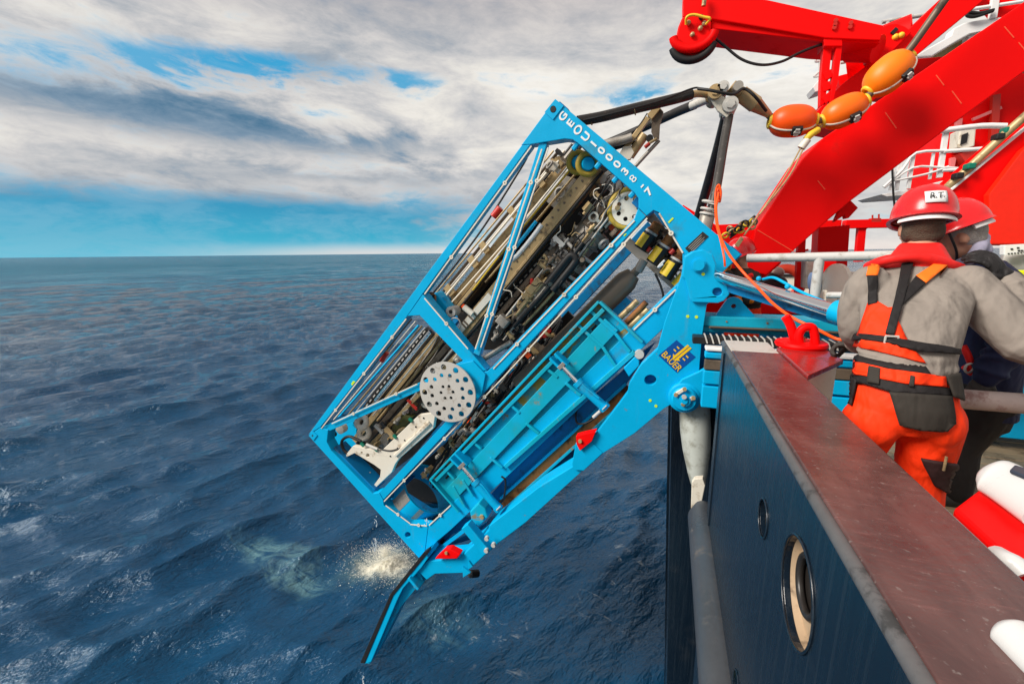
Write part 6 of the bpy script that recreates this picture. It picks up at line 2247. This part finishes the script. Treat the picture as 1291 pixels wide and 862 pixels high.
def head_parts(mb, c, f, r_, s=1.0):
    """head with face: c centre, f facing direction, r_ right-hand direction of the person"""
    u = r_.cross(f).normalized()
    rot = Matrix((r_, f, u)).transposed()
    T = lambda x, y, z: c + (r_ * x + f * y + u * z) * s
    mb.ball(T(0, -0.008, 0.025), (0.077 * s, 0.098 * s, 0.105 * s), 20, 14, rot=rot)
    mb.ball(T(0, 0.03, -0.055), (0.060 * s, 0.066 * s, 0.072 * s), 18, 12, rot=rot)
    mb.ball(T(0, 0.072, -0.098), (0.026 * s, 0.024 * s, 0.020 * s), 12, 8, rot=rot)
    mb.tube([T(0, 0.088, 0.015), T(0, 0.106, -0.012), T(0, 0.122, -0.036), T(0, 0.100, -0.045)], [0.011 * s, 0.013 * s, 0.017 * s, 0.010 * s], 8)
    mb.ball(T(0, 0.098, 0.028), (0.055 * s, 0.014 * s, 0.012 * s), 12, 8, rot=rot)
    mb.ball(T(0, 0.093, -0.070), (0.027 * s, 0.014 * s, 0.009 * s), 10, 6, rot=rot)
    for q in (-1, 1):
        mb.ball(T(q * 0.079, -0.008, -0.01), (0.012 * s, 0.022 * s, 0.034 * s), 10, 8, rot=rot)
        mb.ball(T(q * 0.045, 0.075, -0.03), (0.020 * s, 0.018 * s, 0.018 * s), 10, 8, rot=rot)


def face_bits(c, f, r_, s, parent):
    u = r_.cross(f).normalized()
    for q in (-1, 1):
        m = MB()
        m.ball(c + (r_ * (q * 0.032) + f * 0.091 + u * 0.010) * s, 0.013 * s, 10, 8)
        m.build('eye', M['white'], parent, smooth=60)
        m = MB()
        m.ball(c + (r_ * (q * 0.033) + f * 0.102 + u * 0.010) * s, 0.006 * s, 8, 6)
        m.build('iris', M['print_dark'], parent, smooth=60)
        m = MB()
        m.tube([c + (r_ * (q * 0.014) + f * 0.108 + u * 0.034) * s, c + (r_ * (q * 0.055) + f * 0.093 + u * 0.034) * s], 0.006 * s, 6)
        m.build('eyebrow', M['hair'], parent, smooth=60)
    m = MB()
    m.tube([c + (r_ * -0.024 + f * 0.100 - u * 0.070) * s, c + (f * 0.108 - u * 0.071) * s, c + (r_ * 0.024 + f * 0.100 - u * 0.070) * s], 0.004 * s, 6)
    m.build('mouth', M['redsmall'], parent, smooth=60)


def make_helmet(c, f, r_, s, parent, tilt=0.0, label=None):
    """hard hat: ribbed shell with a small brim, cradle band and label"""
    u = r_.cross(f).normalized()
    if tilt:
        q = Matrix.Rotation(tilt, 3, r_)
        f, u = q @ f, q @ u
    T = lambda x, y, z: c + (r_ * x + f * y + u * z) * s
    m = MB()
    n, k = 40, 12
    rows = []
    for i in range(k + 1):
        ph = math.pi / 2 * i / k
        row = []
        for q in range(n):
            a = 2 * math.pi * q / n
            rr = math.cos(ph) ** 0.8
            rib = 1 + 0.03 * math.exp(-((math.sin(a * 1.0) ** 2 if False else math.cos(a)) / 0.16) ** 2) * math.sin(ph * 1.6)
            row.append(len(m.v))
            m.v.append(tuple(T(math.cos(a) * 0.125 * rr, math.sin(a) * 0.152 * rr, 0.155 * math.sin(ph) * rib)))
        rows.append(row)
    for i in range(k):
        for q in range(n):
            m.quad(rows[i][q], rows[i][(q + 1) % n], rows[i + 1][(q + 1) % n], rows[i + 1][q])
    # brim
    br, br2 = [], []
    for q in range(n):
        a = 2 * math.pi * q / n
        fr = max(0.0, math.sin(a)) ** 3
        ex = 0.012 + 0.045 * fr
        br.append(len(m.v))
        m.v.append(tuple(T(math.cos(a) * (0.125 + ex * 0.8), math.sin(a) * (0.152 + ex), -0.012 - 0.012 * fr)))
    for q in range(n):
        br2.append(len(m.v))
        a = 2 * math.pi * q / n
        m.v.append(tuple(T(math.cos(a) * 0.118, math.sin(a) * 0.144, -0.016)))
    for q in range(n):
        q2 = (q + 1) % n
        m.quad(rows[0][q], br[q], br[q2], rows[0][q2])
        m.quad(br[q], br2[q], br2[q2], br[q2])
    h = m.build('helmet', M['helmet'], parent, smooth=70)
    md = h.modifiers.new('thick', 'SOLIDIFY')
    md.thickness = 0.003
    m = MB()
    m.tube([T(math.cos(a) * 0.110, math.sin(a) * 0.138, -0.024) for a in np.linspace(math.pi * 1.15, math.pi * 1.85, 16)], [(0.018 * s, 0.008 * s)] * 16, 10)
    m.build('cradle_band', M['white'], h, smooth=60)
    m = MB()
    m.bar(T(0, -0.15, 0.01), T(0, 0.152, 0.01), 0.02, 0.004, u) if False else None
    return h, T


def make_hand(wrist, d, nrm, mat, parent, curl=0.9, s=1.0, name='glove', thumb=1, spread=0.12):
    """palm with five bent fingers; d points along the fingers, nrm out of the back of the hand"""
    d = Vector(d).normalized()
    nrm = Vector(nrm)
    nrm = (nrm - d * nrm.dot(d)).normalized()
    sd_ = d.cross(nrm)
    rot = Matrix((sd_, nrm, d)).transposed()
    m = MB()
    m.ball(wrist + d * 0.055 * s, (0.043 * s, 0.020 * s, 0.058 * s), 16, 12, rot=rot)
    limb(m, [wrist - d * 0.05 * s, wrist + d * 0.02 * s], [0.034 * s, 0.031 * s], 12)
    for i, (off, ln) in enumerate(((-0.032, 0.062), (-0.011, 0.078), (0.011, 0.084), (0.031, 0.074))):
        b = wrist + d * 0.092 * s + sd_ * off * s
        a = 0.25 + 0.08 * i * 0
        pts = [b - d * 0.02 * s, b]
        for kk, fr in enumerate((0.46, 0.32, 0.24)):
            a += curl * (0.55 if kk == 0 else 0.85) * (0.9 + 0.08 * i)
            dirn = d * math.cos(a) - nrm * math.sin(a) + sd_ * off * spread * 8
            pts.append(pts[-1] + dirn.normalized() * ln * fr * s)
        limb(m, pts, [0.0115 * s, 0.011 * s, 0.0105 * s, 0.0098 * s, 0.009 * s], 8)
    b = wrist + d * 0.03 * s + sd_ * 0.034 * s * thumb
    pts = [b, b + (sd_ * thumb * 0.75 + d * 0.6 - nrm * 0.35) * 0.034 * s, b + (sd_ * thumb * 0.75 + d * 1.0 - nrm * 0.8) * 0.054 * s, b + (sd_ * thumb * 0.5 + d * 1.2 - nrm * 1.2) * 0.066 * s]
    limb(m, pts, [0.016 * s, 0.0135 * s, 0.012 * s, 0.010 * s], 8)
    o, _ = fuse(m, name, mat, parent, 0.0045 * s, 3)
    return o


def build_worker():
    p = thing('person', 'worker in grey sweater, red helmet and orange bib trousers seen from behind at the rail', 'person', Vector((0.98, 2.25, DECK)), 'people working on deck')
    Yc = 2.2
    Q = lambda x, y, dy=0.0: atY(x, y, Yc + dy)
    head_c = Q(1161, 289, 0.56)
    f, r_ = Vector((0.16, 0.98, -0.12)).normalized(), Vector((0.98, -0.16, 0.0)).normalized()
    # body: one continuous figure under the clothes
    sh_l, sh_r = Q(1093, 364, .33), Q(1222, 366, 0.35)
    el_l, wr_l = Q(1080, 414, 0.36), Q(1085, 434, 0.58)
    el_r, wr_r = Q(1304, 442, 0.16), Q(1270, 356, 0.40)
    pel = Q(1138, 520)
    hip_l, hip_r = Q(1099, 529), Q(1176, 529)
    kn_l, kn_r = Vector((hip_l.x - 0.05, Yc + 0.06, DECK + 0.50)), Vector((hip_r.x + 0.015, Yc + 0.04, DECK + 0.50))
    an_l, an_r = Vector((kn_l.x, Yc + 0.02, DECK + 0.10)), Vector((kn_r.x + 0.01, Yc - 0.02, DECK + 0.10))

    def trunk(mb, k=0.0, low=True):
        loft(mb, ([(Q(1138, 534), .10 + k, .085 + k), (Q(1138, 518), .145 + k, .115 + k)] if low else []) + [(Q(1139, 490, .02), .15 + k, .115 + k), (Q(1142, 450, .07), .145 + k, .11 + k), (Q(1148, 410, .16), .165 + k, .115 + k), (Q(1153, 378, .26), .185 + k, .12 + k), (Q(1156, 354, .36), .175 + k, .105 + k), (Q(1158, 338, .43), .11 + k, .085 + k), (Q(1160, 326, .49), .065 + k, .06 + k)])

    def arms(mb, k=0.0):
        limb(mb, [sh_l, sh_l.lerp(el_l, .5) + Vector((-.012, 0, 0)), el_l, el_l.lerp(wr_l, .5), wr_l], [.072 + k, .066 + k, .056 + k, .05 + k, .036 + k])
        limb(mb, [sh_r, sh_r.lerp(el_r, .5), el_r, el_r.lerp(wr_r, .5), wr_r], [.078 + k, .072 + k, .062 + k, .052 + k, .036 + k])

    def legs(mb, k=0.0):
        for h, kn, an in ((hip_l, kn_l, an_l), (hip_r, kn_r, an_r)):
            limb(mb, [h, h.lerp(kn, .5), kn, kn.lerp(an, .45), an], [.076 + k, .070 + k, .056 + k, .056 + k, .043 + k])
    m = MB()
    trunk(m)
    arms(m)
    legs(m)
    limb(m, [Q(1159, 334, .46), Q(1161, 302, 0.54)], [.062, .057])
    head_parts(m, head_c, f, r_, 1.0)
    for an in (an_l, an_r):
        limb(m, [an + Vector((0, -.03, -.05)), an + Vector((0, .16, -.07))], [.045, .035])
    fuse(m, 'body', M['skin'], p, 0.011, 4)
    face_bits(head_c, f, r_, 1.0, p)
    # hair below the helmet
    m = MB()
    u = r_.cross(f).normalized()
    rot = Matrix((r_, f, u)).transposed()
    m.ball(head_c - f * 0.014 + u * 0.022, (0.0815, 0.102, 0.098), 22, 16, rot=rot)
    for q in (-1, 1):
        m.ball(head_c + r_ * (q * 0.058) - f * 0.035 - u * 0.018, (0.024, 0.045, 0.05), 12, 10, rot=rot)
    m.ball(head_c - f * 0.062 - u * 0.042, (0.055, 0.034, 0.042), 14, 10, rot=rot)
    o, _ = fuse(m, 'hair', M['hair'], p, 0.008, 3)
    h, T = make_helmet(head_c + u * 0.054 - f * 0.004, f, r_, 1.0, p, tilt=-0.06)
    lab = MB()
    pts = []
    ww, hh = 0.040, 0.030
    rows = []
    for i in range(9):
        x = -ww + 2 * ww * i / 8 + 0.004
        for z in (0.035, 0.035 + hh, 0.035 + 2 * hh):
            rr = math.sqrt(max(0, 1 - (z / 0.158) ** 2))
            y = -0.158 * rr * math.sqrt(max(0, 1 - (x / (0.128 * rr)) ** 2)) - 0.004
            lab.v.append(tuple(T(x, y, z)))
    for i in range(8):
        for k in range(2):
            a = i * 3 + k
            lab.quad(a, a + 3, a + 4, a + 1)
    o = lab.build('name_label', M['white'], h, smooth=60)
    md = o.modifiers.new('thick', 'SOLIDIFY')
    md.thickness = 0.0015
    text_mesh('label_text', 'R.T.', T(0.004, -0.155, 0.066), r_, u, 0.034, M['print_dark'], h)
    # sweater
    m = MB()
    trunk(m, 0.020, False)
    arms(m, 0.020)
    m.ball(Q(1096, 356, .34), 0.080, 14, 10)
    m.ball(Q(1220, 358, .36), 0.086, 14, 10)
    # folds at the elbow, arm pit and waist
    rnd = random.Random(2)
    for (a, b, rr, k) in ((sh_r, el_r, .092, 6), (sh_l, el_l, .086, 5), (el_r, wr_r, .075, 5), (el_l, wr_l, .072, 3)):
        d = (b - a).normalized()
        for i in range(k):
            t_ = (i + 0.6) / (k + 0.3)
            c = a.lerp(b, t_)
            ax = (d + Vector((rnd.uniform(-.5, .5), rnd.uniform(-.5, .5), rnd.uniform(-.5, .5)))).normalized()
            m.ring(c, ax, rr * (0.97 - 0.2 * t_), 0.013, 22, 8)
    for i in range(5):
        c = Q(1140 + rnd.uniform(-3, 3), 432 + i * 13, .10 - i * .018)
        loft(m, [(c + Vector((0, 0, .012)), .15, .115), (c, .174, .140), (c - Vector((0, 0, .014)), .15, .115)])
    sw, sw_t = fuse(m, 'sweater', M['sweater'], p, 0.009, 5)
    # bib trousers
    m = MB()
    loft(m, [(Q(1138, 540), .10, .11), (Q(1138, 526), .170, .142), (Q(1139, 505, .01), .180, .145), (Q(1138, 475, .04), .172, .140), (Q(1138, 455, .07), .172, .138)])
    legs(m, 0.032)
    for h, kn in ((hip_l, kn_l), (hip_r, kn_r)):
        m.ball(h + Vector((0, -0.03, -0.01)), (0.088, 0.10, 0.10), 16, 12)
        d = (kn - h).normalized()
        for i in range(5):
            ax = (d + Vector((rnd.uniform(-.7, .7), rnd.uniform(-.4, .4), rnd.uniform(-.3, .3)))).normalized()
            m.ring(h.lerp(kn, 0.25 + i * 0.19), ax, 0.096 - i * 0.004, 0.012, 22, 8)
    tr, tr_t = fuse(m, 'trousers', M['trousers'], p, 0.010, 5)
    for an in (an_l, an_r):
        m = MB()
        limb(m, [an + Vector((0, 0.0, .04)), an + Vector((0, -.01, -.03)), an + Vector((0, .05, -.05)), an + Vector((0, .17, -.06))], [.062, .058, .052, .042])
        fuse(m, 'boot', M['sole'], p, 0.010, 3)
    # back bib, bands, belt and pockets sewn on
    S = lambda nm, px, mt, tree=sw_t, off=0.008, th=0.01: patch(nm, px, tree, M[mt], p, off, th)
    S('bib', [(1095, 383), (1107, 381), (1120, 389), (1134, 388), (1132, 405), (1146, 434), (1166, 458), (1076, 436), (1084, 420)], 'trousers')
    S('strap', [(1092, 349), (1096, 335), (1101, 326), (1112, 326), (1107, 342), (1105, 349)], 'orangestrap', off=0.014)
    S('strap', [(1093, 347), (1105, 347), (1107, 383), (1096, 386)], 'blackcloth', off=0.012)
    S('strap', [(1139, 326), (1153, 327), (1137, 388), (1127, 424), (1117, 422), (1126, 386)], 'blackcloth', off=0.018)
    S('strap', [(1154, 350), (1184, 330), (1200, 331), (1166, 359)], 'orangestrap', off=0.014)
    S('strap', [(1154, 350), (1166, 359), (1137, 386), (1131, 389), (1136, 374)], 'blackcloth', off=0.012)
    S('belt', [(1077, 420), (1122, 426), (1165, 435), (1206, 440), (1207, 447), (1160, 443), (1120, 434), (1075, 428)], 'blackcloth', off=0.016)
    S('back_panel', [(1074, 437), (1120, 446), (1160, 458), (1172, 474), (1120, 466), (1074, 455)], 'blackcloth', tr_t, 0.016)
    S('waist_band', [(1074, 455), (1120, 466), (1188, 475), (1189, 488), (1140, 484), (1072, 470)], 'trousers', tr_t, 0.018)
    S('hem_band', [(1072, 470), (1140, 484), (1196, 489), (1198, 499), (1122, 494), (1068, 477)], 'blackcloth', tr_t, 0.012)
    for q in ([(1098, 462), (1111, 465), (1110, 485), (1096, 482)], [(1146, 474), (1151, 475), (1150, 488), (1144, 487)], [(1188, 474), (1204, 470), (1209, 505), (1197, 500)]):
        S('belt_loop', q, 'darkbrown', tr_t, 0.026, 0.006)
    S('pocket', [(1060, 480), (1066, 470), (1083, 479), (1075, 512), (1062, 500)], 'blackcloth', tr_t, 0.014)
    S('pocket', [(1121, 494), (1196, 499), (1202, 534), (1193, 543), (1158, 541), (1134, 535)], 'darkbrown', tr_t, 0.016)
    S('thigh_pocket', [(1162, 576), (1203, 583), (1204, 608), (1190, 620), (1176, 610)], 'darkmaroon', tr_t, 0.02)
    b = MB()
    bc = sw_t.ray_cast(Vector((0, 0, 0)), ray(1120, 427).normalized())[0] - YV * 0.028
    for dx, dz, sx_, sz_ in ((0, .016, .048, .008), (0, -.016, .048, .008), (.022, 0, .008, .028), (-.022, 0, .008, .028)):
        b.box(bc + Vector((dx, 0, dz)), (sx_, .006, sz_))
    b.build('buckle', M['greylight'], p, bevel=0.002)
    pn = MB()
    pc = tr_t.ray_cast(Vector((0, 0, 0)), ray(1186, 580).normalized())[0] - YV * 0.03
    pn.cyl(pc + Vector((0, 0, .03)), pc - Vector((0, 0, .03)), 0.005, n=8)
    pn.build('pen', M['tan'], p, smooth=50)
    # collar of the life vest
    m = MB()
    ring_pts = [Q(1096, 336, 0.46), Q(1118, 328, .37), Q(1156, 324, .35), Q(1194, 333, .37), Q(1216, 343, 0.46), Q(1212, 352, .55)]
    P = smooth_path(ring_pts, 6)
    for a in P:
        m.ball(a, (0.03, 0.026, 0.026), 12, 8)
    m.tube(P, 0.026, 12)
    loft(m, [(Q(1157, 338, .45), .155, .11), (Q(1158, 326, .48), .12, .098), (Q(1160, 311, .52), .088, .084), (Q(1160, 306, .53), .074, .072)])
    fuse(m, 'vest_collar', M['vest'], p, 0.009, 6)
    # gloved hands
    make_hand(wr_l, (-0.75, 0.25, -0.12), (0, 0.2, 1), M['glove'], p, 0.95, 1.05, thumb=1)
    make_hand(wr_r + Vector((-0.01, 0, .02)), (-0.62, -0.05, 0.72), (0.5, -0.75, 0.4), M['gloveblack'], p, 0.6, 1.15, thumb=-1)
    m = MB()
    limb(m, [wr_r + Vector((0.035, 0, -0.05)), wr_r + Vector((0.0, 0, -0.0))], [0.043, 0.04])
    fuse(m, 'glove_cuff', M['gloveblack'], p, 0.006, 3)


def build_second():
    p = thing('person', 'second helmeted worker in navy jacket with lavender hood mostly hidden behind the first', 'person', Vector((1.6, 3.0, DECK)), 'people working on deck')
    Yc = 3.05
    Q = lambda x, y, dy=0.0: atY(x, y, Yc + dy)
    hc = Q(1209, 300)
    f, r_ = Vector((-0.80, -0.05, -0.42)).normalized(), Vector((0.06, 0.99, -0.2))
    f = Vector((-0.72, 0.30, -0.40)).normalized()
    r_ = f.cross(ZV).normalized()
    u = r_.cross(f).normalized()
    ax = Vector((0.3, 0.95, 0)).normalized()
    sh_a, sh_b = Q(1236, 352, -0.12), Q(1250, 352, 0.22)
    el, wr = Q(1276, 430, -0.20), Q(1243, 476, -0.24)
    el2, wr2 = Q(1222, 420, 0.3), Q(1195, 430, 0.1)
    hip = Q(1238, 500, 0.08)

    def trunk(mb, k=0.0):
        loft(mb, [(Q(1236, 520, .06), .11 + k, .16 + k), (Q(1238, 480, .06), .115 + k, .17 + k), (Q(1242, 420, .05), .12 + k, .19 + k), (Q(1244, 370, .05), .125 + k, .21 + k), (Q(1240, 345, .05), .10 + k, .17 + k), (Q(1234, 328, .03), .07 + k, .08 + k)])

    def arms(mb, k=0.0):
        limb(mb, [sh_a, sh_a.lerp(el, .5), el, el.lerp(wr, .5), wr], [.07 + k, .062 + k, .055 + k, .047 + k, .034 + k])
        limb(mb, [sh_b, sh_b.lerp(el2, .5), el2, wr2], [.07 + k, .062 + k, .05 + k, .034 + k])
    hl, hr = hip + Vector((-.02, -.09, 0)), hip + Vector((.02, .10, 0))
    fl, fr = atY(1204, 622, Yc - .02), Vector((hip.x + .05, Yc + .25, DECK + .1))
    fl.z = DECK + 0.10

    def legs(mb, k=0.0):
        for h, an in ((hl, fl), (hr, fr)):
            kn = h.lerp(an, .5) + Vector((-.05, 0, 0))
            limb(mb, [h, h.lerp(kn, .5), kn, kn.lerp(an, .5), an], [.10 + k, .085 + k, .064 + k, .058 + k, .044 + k])
    m = MB()
    trunk(m)
    arms(m)
    legs(m)
    limb(m, [Q(1226, 336, .03), hc - u * .05], [.06, .055])
    head_parts(m, hc, f, r_, 0.98)
    for an in (fl, fr):
        limb(m, [an + Vector((0.02, 0, -.05)), an + Vector((-.14, 0, -.07))], [.045, .035])
    fuse(m, 'body', M['skin'], p, 0.010, 4)
    face_bits(hc, f, r_, 0.98, p)
    m = MB()
    rot = Matrix((r_, f, u)).transposed()
    m.ball(hc - f * 0.02 + u * 0.02, (0.0805, 0.098, 0.095), 20, 14, rot=rot)
    m.ball(hc - f * 0.06 - u * 0.035, (0.055, 0.036, 0.04), 14, 10, rot=rot)
    fuse(m, 'hair', M['greyhair'], p, 0.008, 3)
    h, T = make_helmet(hc + u * 0.056, f, r_, 0.98, p, tilt=0.02)
    m = MB()
    m.tube(smooth_path([T(-0.115, 0.03, -0.01), hc - r_ * 0.078 + f * 0.035 - u * 0.06, hc + f * 0.055 - u * 0.122, hc + r_ * 0.078 + f * 0.035 - u * 0.06, T(0.115, 0.03, -0.01)], 5), 0.006, 8)
    m.build('chin_strap', M['black'], p, smooth=60)
    m = MB()
    trunk(m, 0.025)
    arms(m, 0.02)
    rnd = random.Random(6)
    for (a, b) in ((sh_a, el), (el, wr), (sh_b, el2)):
        for i in range(4):
            d = ((b - a).normalized() + Vector((rnd.uniform(-.4, .4), rnd.uniform(-.4, .4), rnd.uniform(-.4, .4)))).normalized()
            m.ring(a.lerp(b, (i + .6) / 4.4), d, 0.076 - i * .004, 0.012, 20, 8)
    fuse(m, 'jacket', M['navy'], p, 0.010, 4)
    m = MB()
    P = smooth_path([Q(1208, 334, -.06), Q(1224, 326, -.11), Q(1236, 310, -.06), Q(1239, 300, .05), Q(1232, 318, .14)], 5)
    m.tube(P, [0.03] * len(P), 12)
    m.ball(Q(1235, 316, .03), (.04, .08, .05), 14, 10)
    fuse(m, 'hood', M['lavender'], p, 0.008, 4)
    m = MB()
    legs(m, 0.028)
    loft(m, [(Q(1236, 535, .06), .10, .15), (Q(1237, 500, .06), .145, .19), (Q(1237, 480, .06), .145, .19)])
    fuse(m, 'trousers', M['blackcloth'], p, 0.010, 4)
    for an in (fl, fr):
        m = MB()
        limb(m, [an + Vector((0, 0, .06)), an + Vector((0.01, 0, -.03)), an + Vector((-.06, 0, -.05)), an + Vector((-.15, 0, -.06))], [.06, .058, .052, .042])
        fuse(m, 'boot', M['sole'], p, 0.010, 3)
    make_hand(wr, (-0.35, -0.15, -0.75), (-0.2, -0.9, 0.1), M['glove'], p, 0.55, 1.05, thumb=-1)
    make_hand(wr2, (-0.8, 0, -0.2), (0, -0.2, 1), M['gloveblack'], p, 0.8, 1.0)
    # harness webbing showing at the hip
    m = MB()
    m.tube(smooth_path([Q(1214, 436, -.14), Q(1222, 452, -.17), Q(1226, 470, -.16), Q(1216, 462, -.16)], 5), 0.016, 10)
    m.build('harness_strap', M['vest'], p, smooth=60)
    m = MB()
    m.ring(Q(1222, 464, -.2), (0.4, -1, 0), .024, .006, 16, 8)
    m.build('harness_ring', M['greylight'], p, smooth=60)


def build_third():
    p = thing('person', 'small distant worker in red life vest holding the orange line behind the blue arm', 'person', Vector((0.95, 6.0, DECK)), 'people working on deck')
    Yc = 5.9
    Q = lambda x, y, dy=0.0: atY(x, y, Yc + dy)
    hc = Q(935, 324)
    f = Vector((-0.75, -0.45, -0.3)).normalized()
    r_ = f.cross(ZV).normalized()
    u = r_.cross(f).normalized()
    s = 1.05
    sh_l, sh_r = Q(925, 347, -.1), Q(950, 350, .1)
    el_l, wr_l = Q(923, 366, -.25), Q(917, 345, -.45)
    el_r, wr_r = Q(957, 375, -.05), Q(940, 378, -.3)
    hip = Q(937, 396)

    def trunk(mb, k=0.0):
        loft(mb, [(Q(937, 405), .16 + k, .12 + k), (Q(937, 392), .165 + k, .125 + k), (Q(938, 370), .17 + k, .13 + k), (Q(938, 352), .19 + k, .13 + k), (Q(937, 344), .15 + k, .10 + k), (Q(936, 338), .07 + k, .06 + k)])

    def arms(mb, k=0.0):
        limb(mb, [sh_l, el_l, wr_l], [.068 + k, .055 + k, .036 + k])
        limb(mb, [sh_r, el_r, wr_r], [.068 + k, .055 + k, .036 + k])

    def legs(mb, k=0.0):
        for q in (-1, 1):
            h = hip + Vector((q * .09, 0, -.05))
            an = Vector((h.x, Yc, DECK + .1))
            limb(mb, [h, h.lerp(an, .5), an], [.1 + k, .066 + k, .045 + k])
    m = MB()
    trunk(m)
    arms(m)
    legs(m)
    limb(m, [Q(936, 342), hc - u * .04], [.06, .055])
    head_parts(m, hc, f, r_, s)
    fuse(m, 'body', M['skin'], p, 0.016, 3)
    face_bits(hc, f, r_, s, p)
    make_helmet(hc + u * 0.058, f, r_, 1.1 * s, p, tilt=0.0)
    m = MB()
    trunk(m, 0.022)
    arms(m, 0.02)
    fuse(m, 'jacket', M['darkbrown'], p, 0.016, 3)
    for q in (-1, 1):
        m = MB()
        a = [Q(937 + q * 8 - 3, 350 + 2 * (q > 0), -.15), Q(937 + q * 9 - 3, 362, -.16), Q(937 + q * 9 - 2, 374, -.16)]
        limb(m, a, [.055, .06, .055])
        fuse(m, 'vest_lobe', M['vest'], p, 0.014, 3)
    m = MB()
    P = smooth_path([Q(929, 348, -.12), Q(929, 342, 0), Q(938, 340, .08), Q(946, 343, 0), Q(945, 350, -.12)], 4)
    m.tube(P, .045, 10)
    fuse(m, 'vest_collar', M['vest'], p, 0.014, 3)
    m = MB()
    legs(m, .03)
    loft(m, [(Q(937, 412), .14, .12), (Q(937, 396), .195, .15), (Q(937, 386), .195, .15)])
    fuse(m, 'trousers', M['trousers'], p, 0.016, 3)
    for q in (-1, 1):
        h = hip + Vector((q * .09, 0, 0))
        an = Vector((h.x, Yc, DECK + .1))
        m = MB()
        limb(m, [an + Vector((0, 0, .05)), an + Vector((0, 0, -.04)), an + Vector((-.1, -.08, -.055))], [.06, .058, .045])
        fuse(m, 'boot', M['sole'], p, 0.014, 3)
    make_hand(wr_l, (-0.5, 0, 0.7), (-.5, -.8, 0), M['yellowglove'], p, 0.9, 1.2)
    make_hand(wr_r, (-0.9, 0, 0.1), (0, -.5, .8), M['yellowglove'], p, 0.9, 1.1)


M['darkmaroon'] = cloth('dark_maroon_cloth', (0.03, 0.012, 0.012), 0.7, 0.4, 12)
M['yellowglove'] = cloth('orange_glove', (0.8, 0.22, 0.01), 0.7, 0.3, 20)
build_worker()
build_second()
build_third()
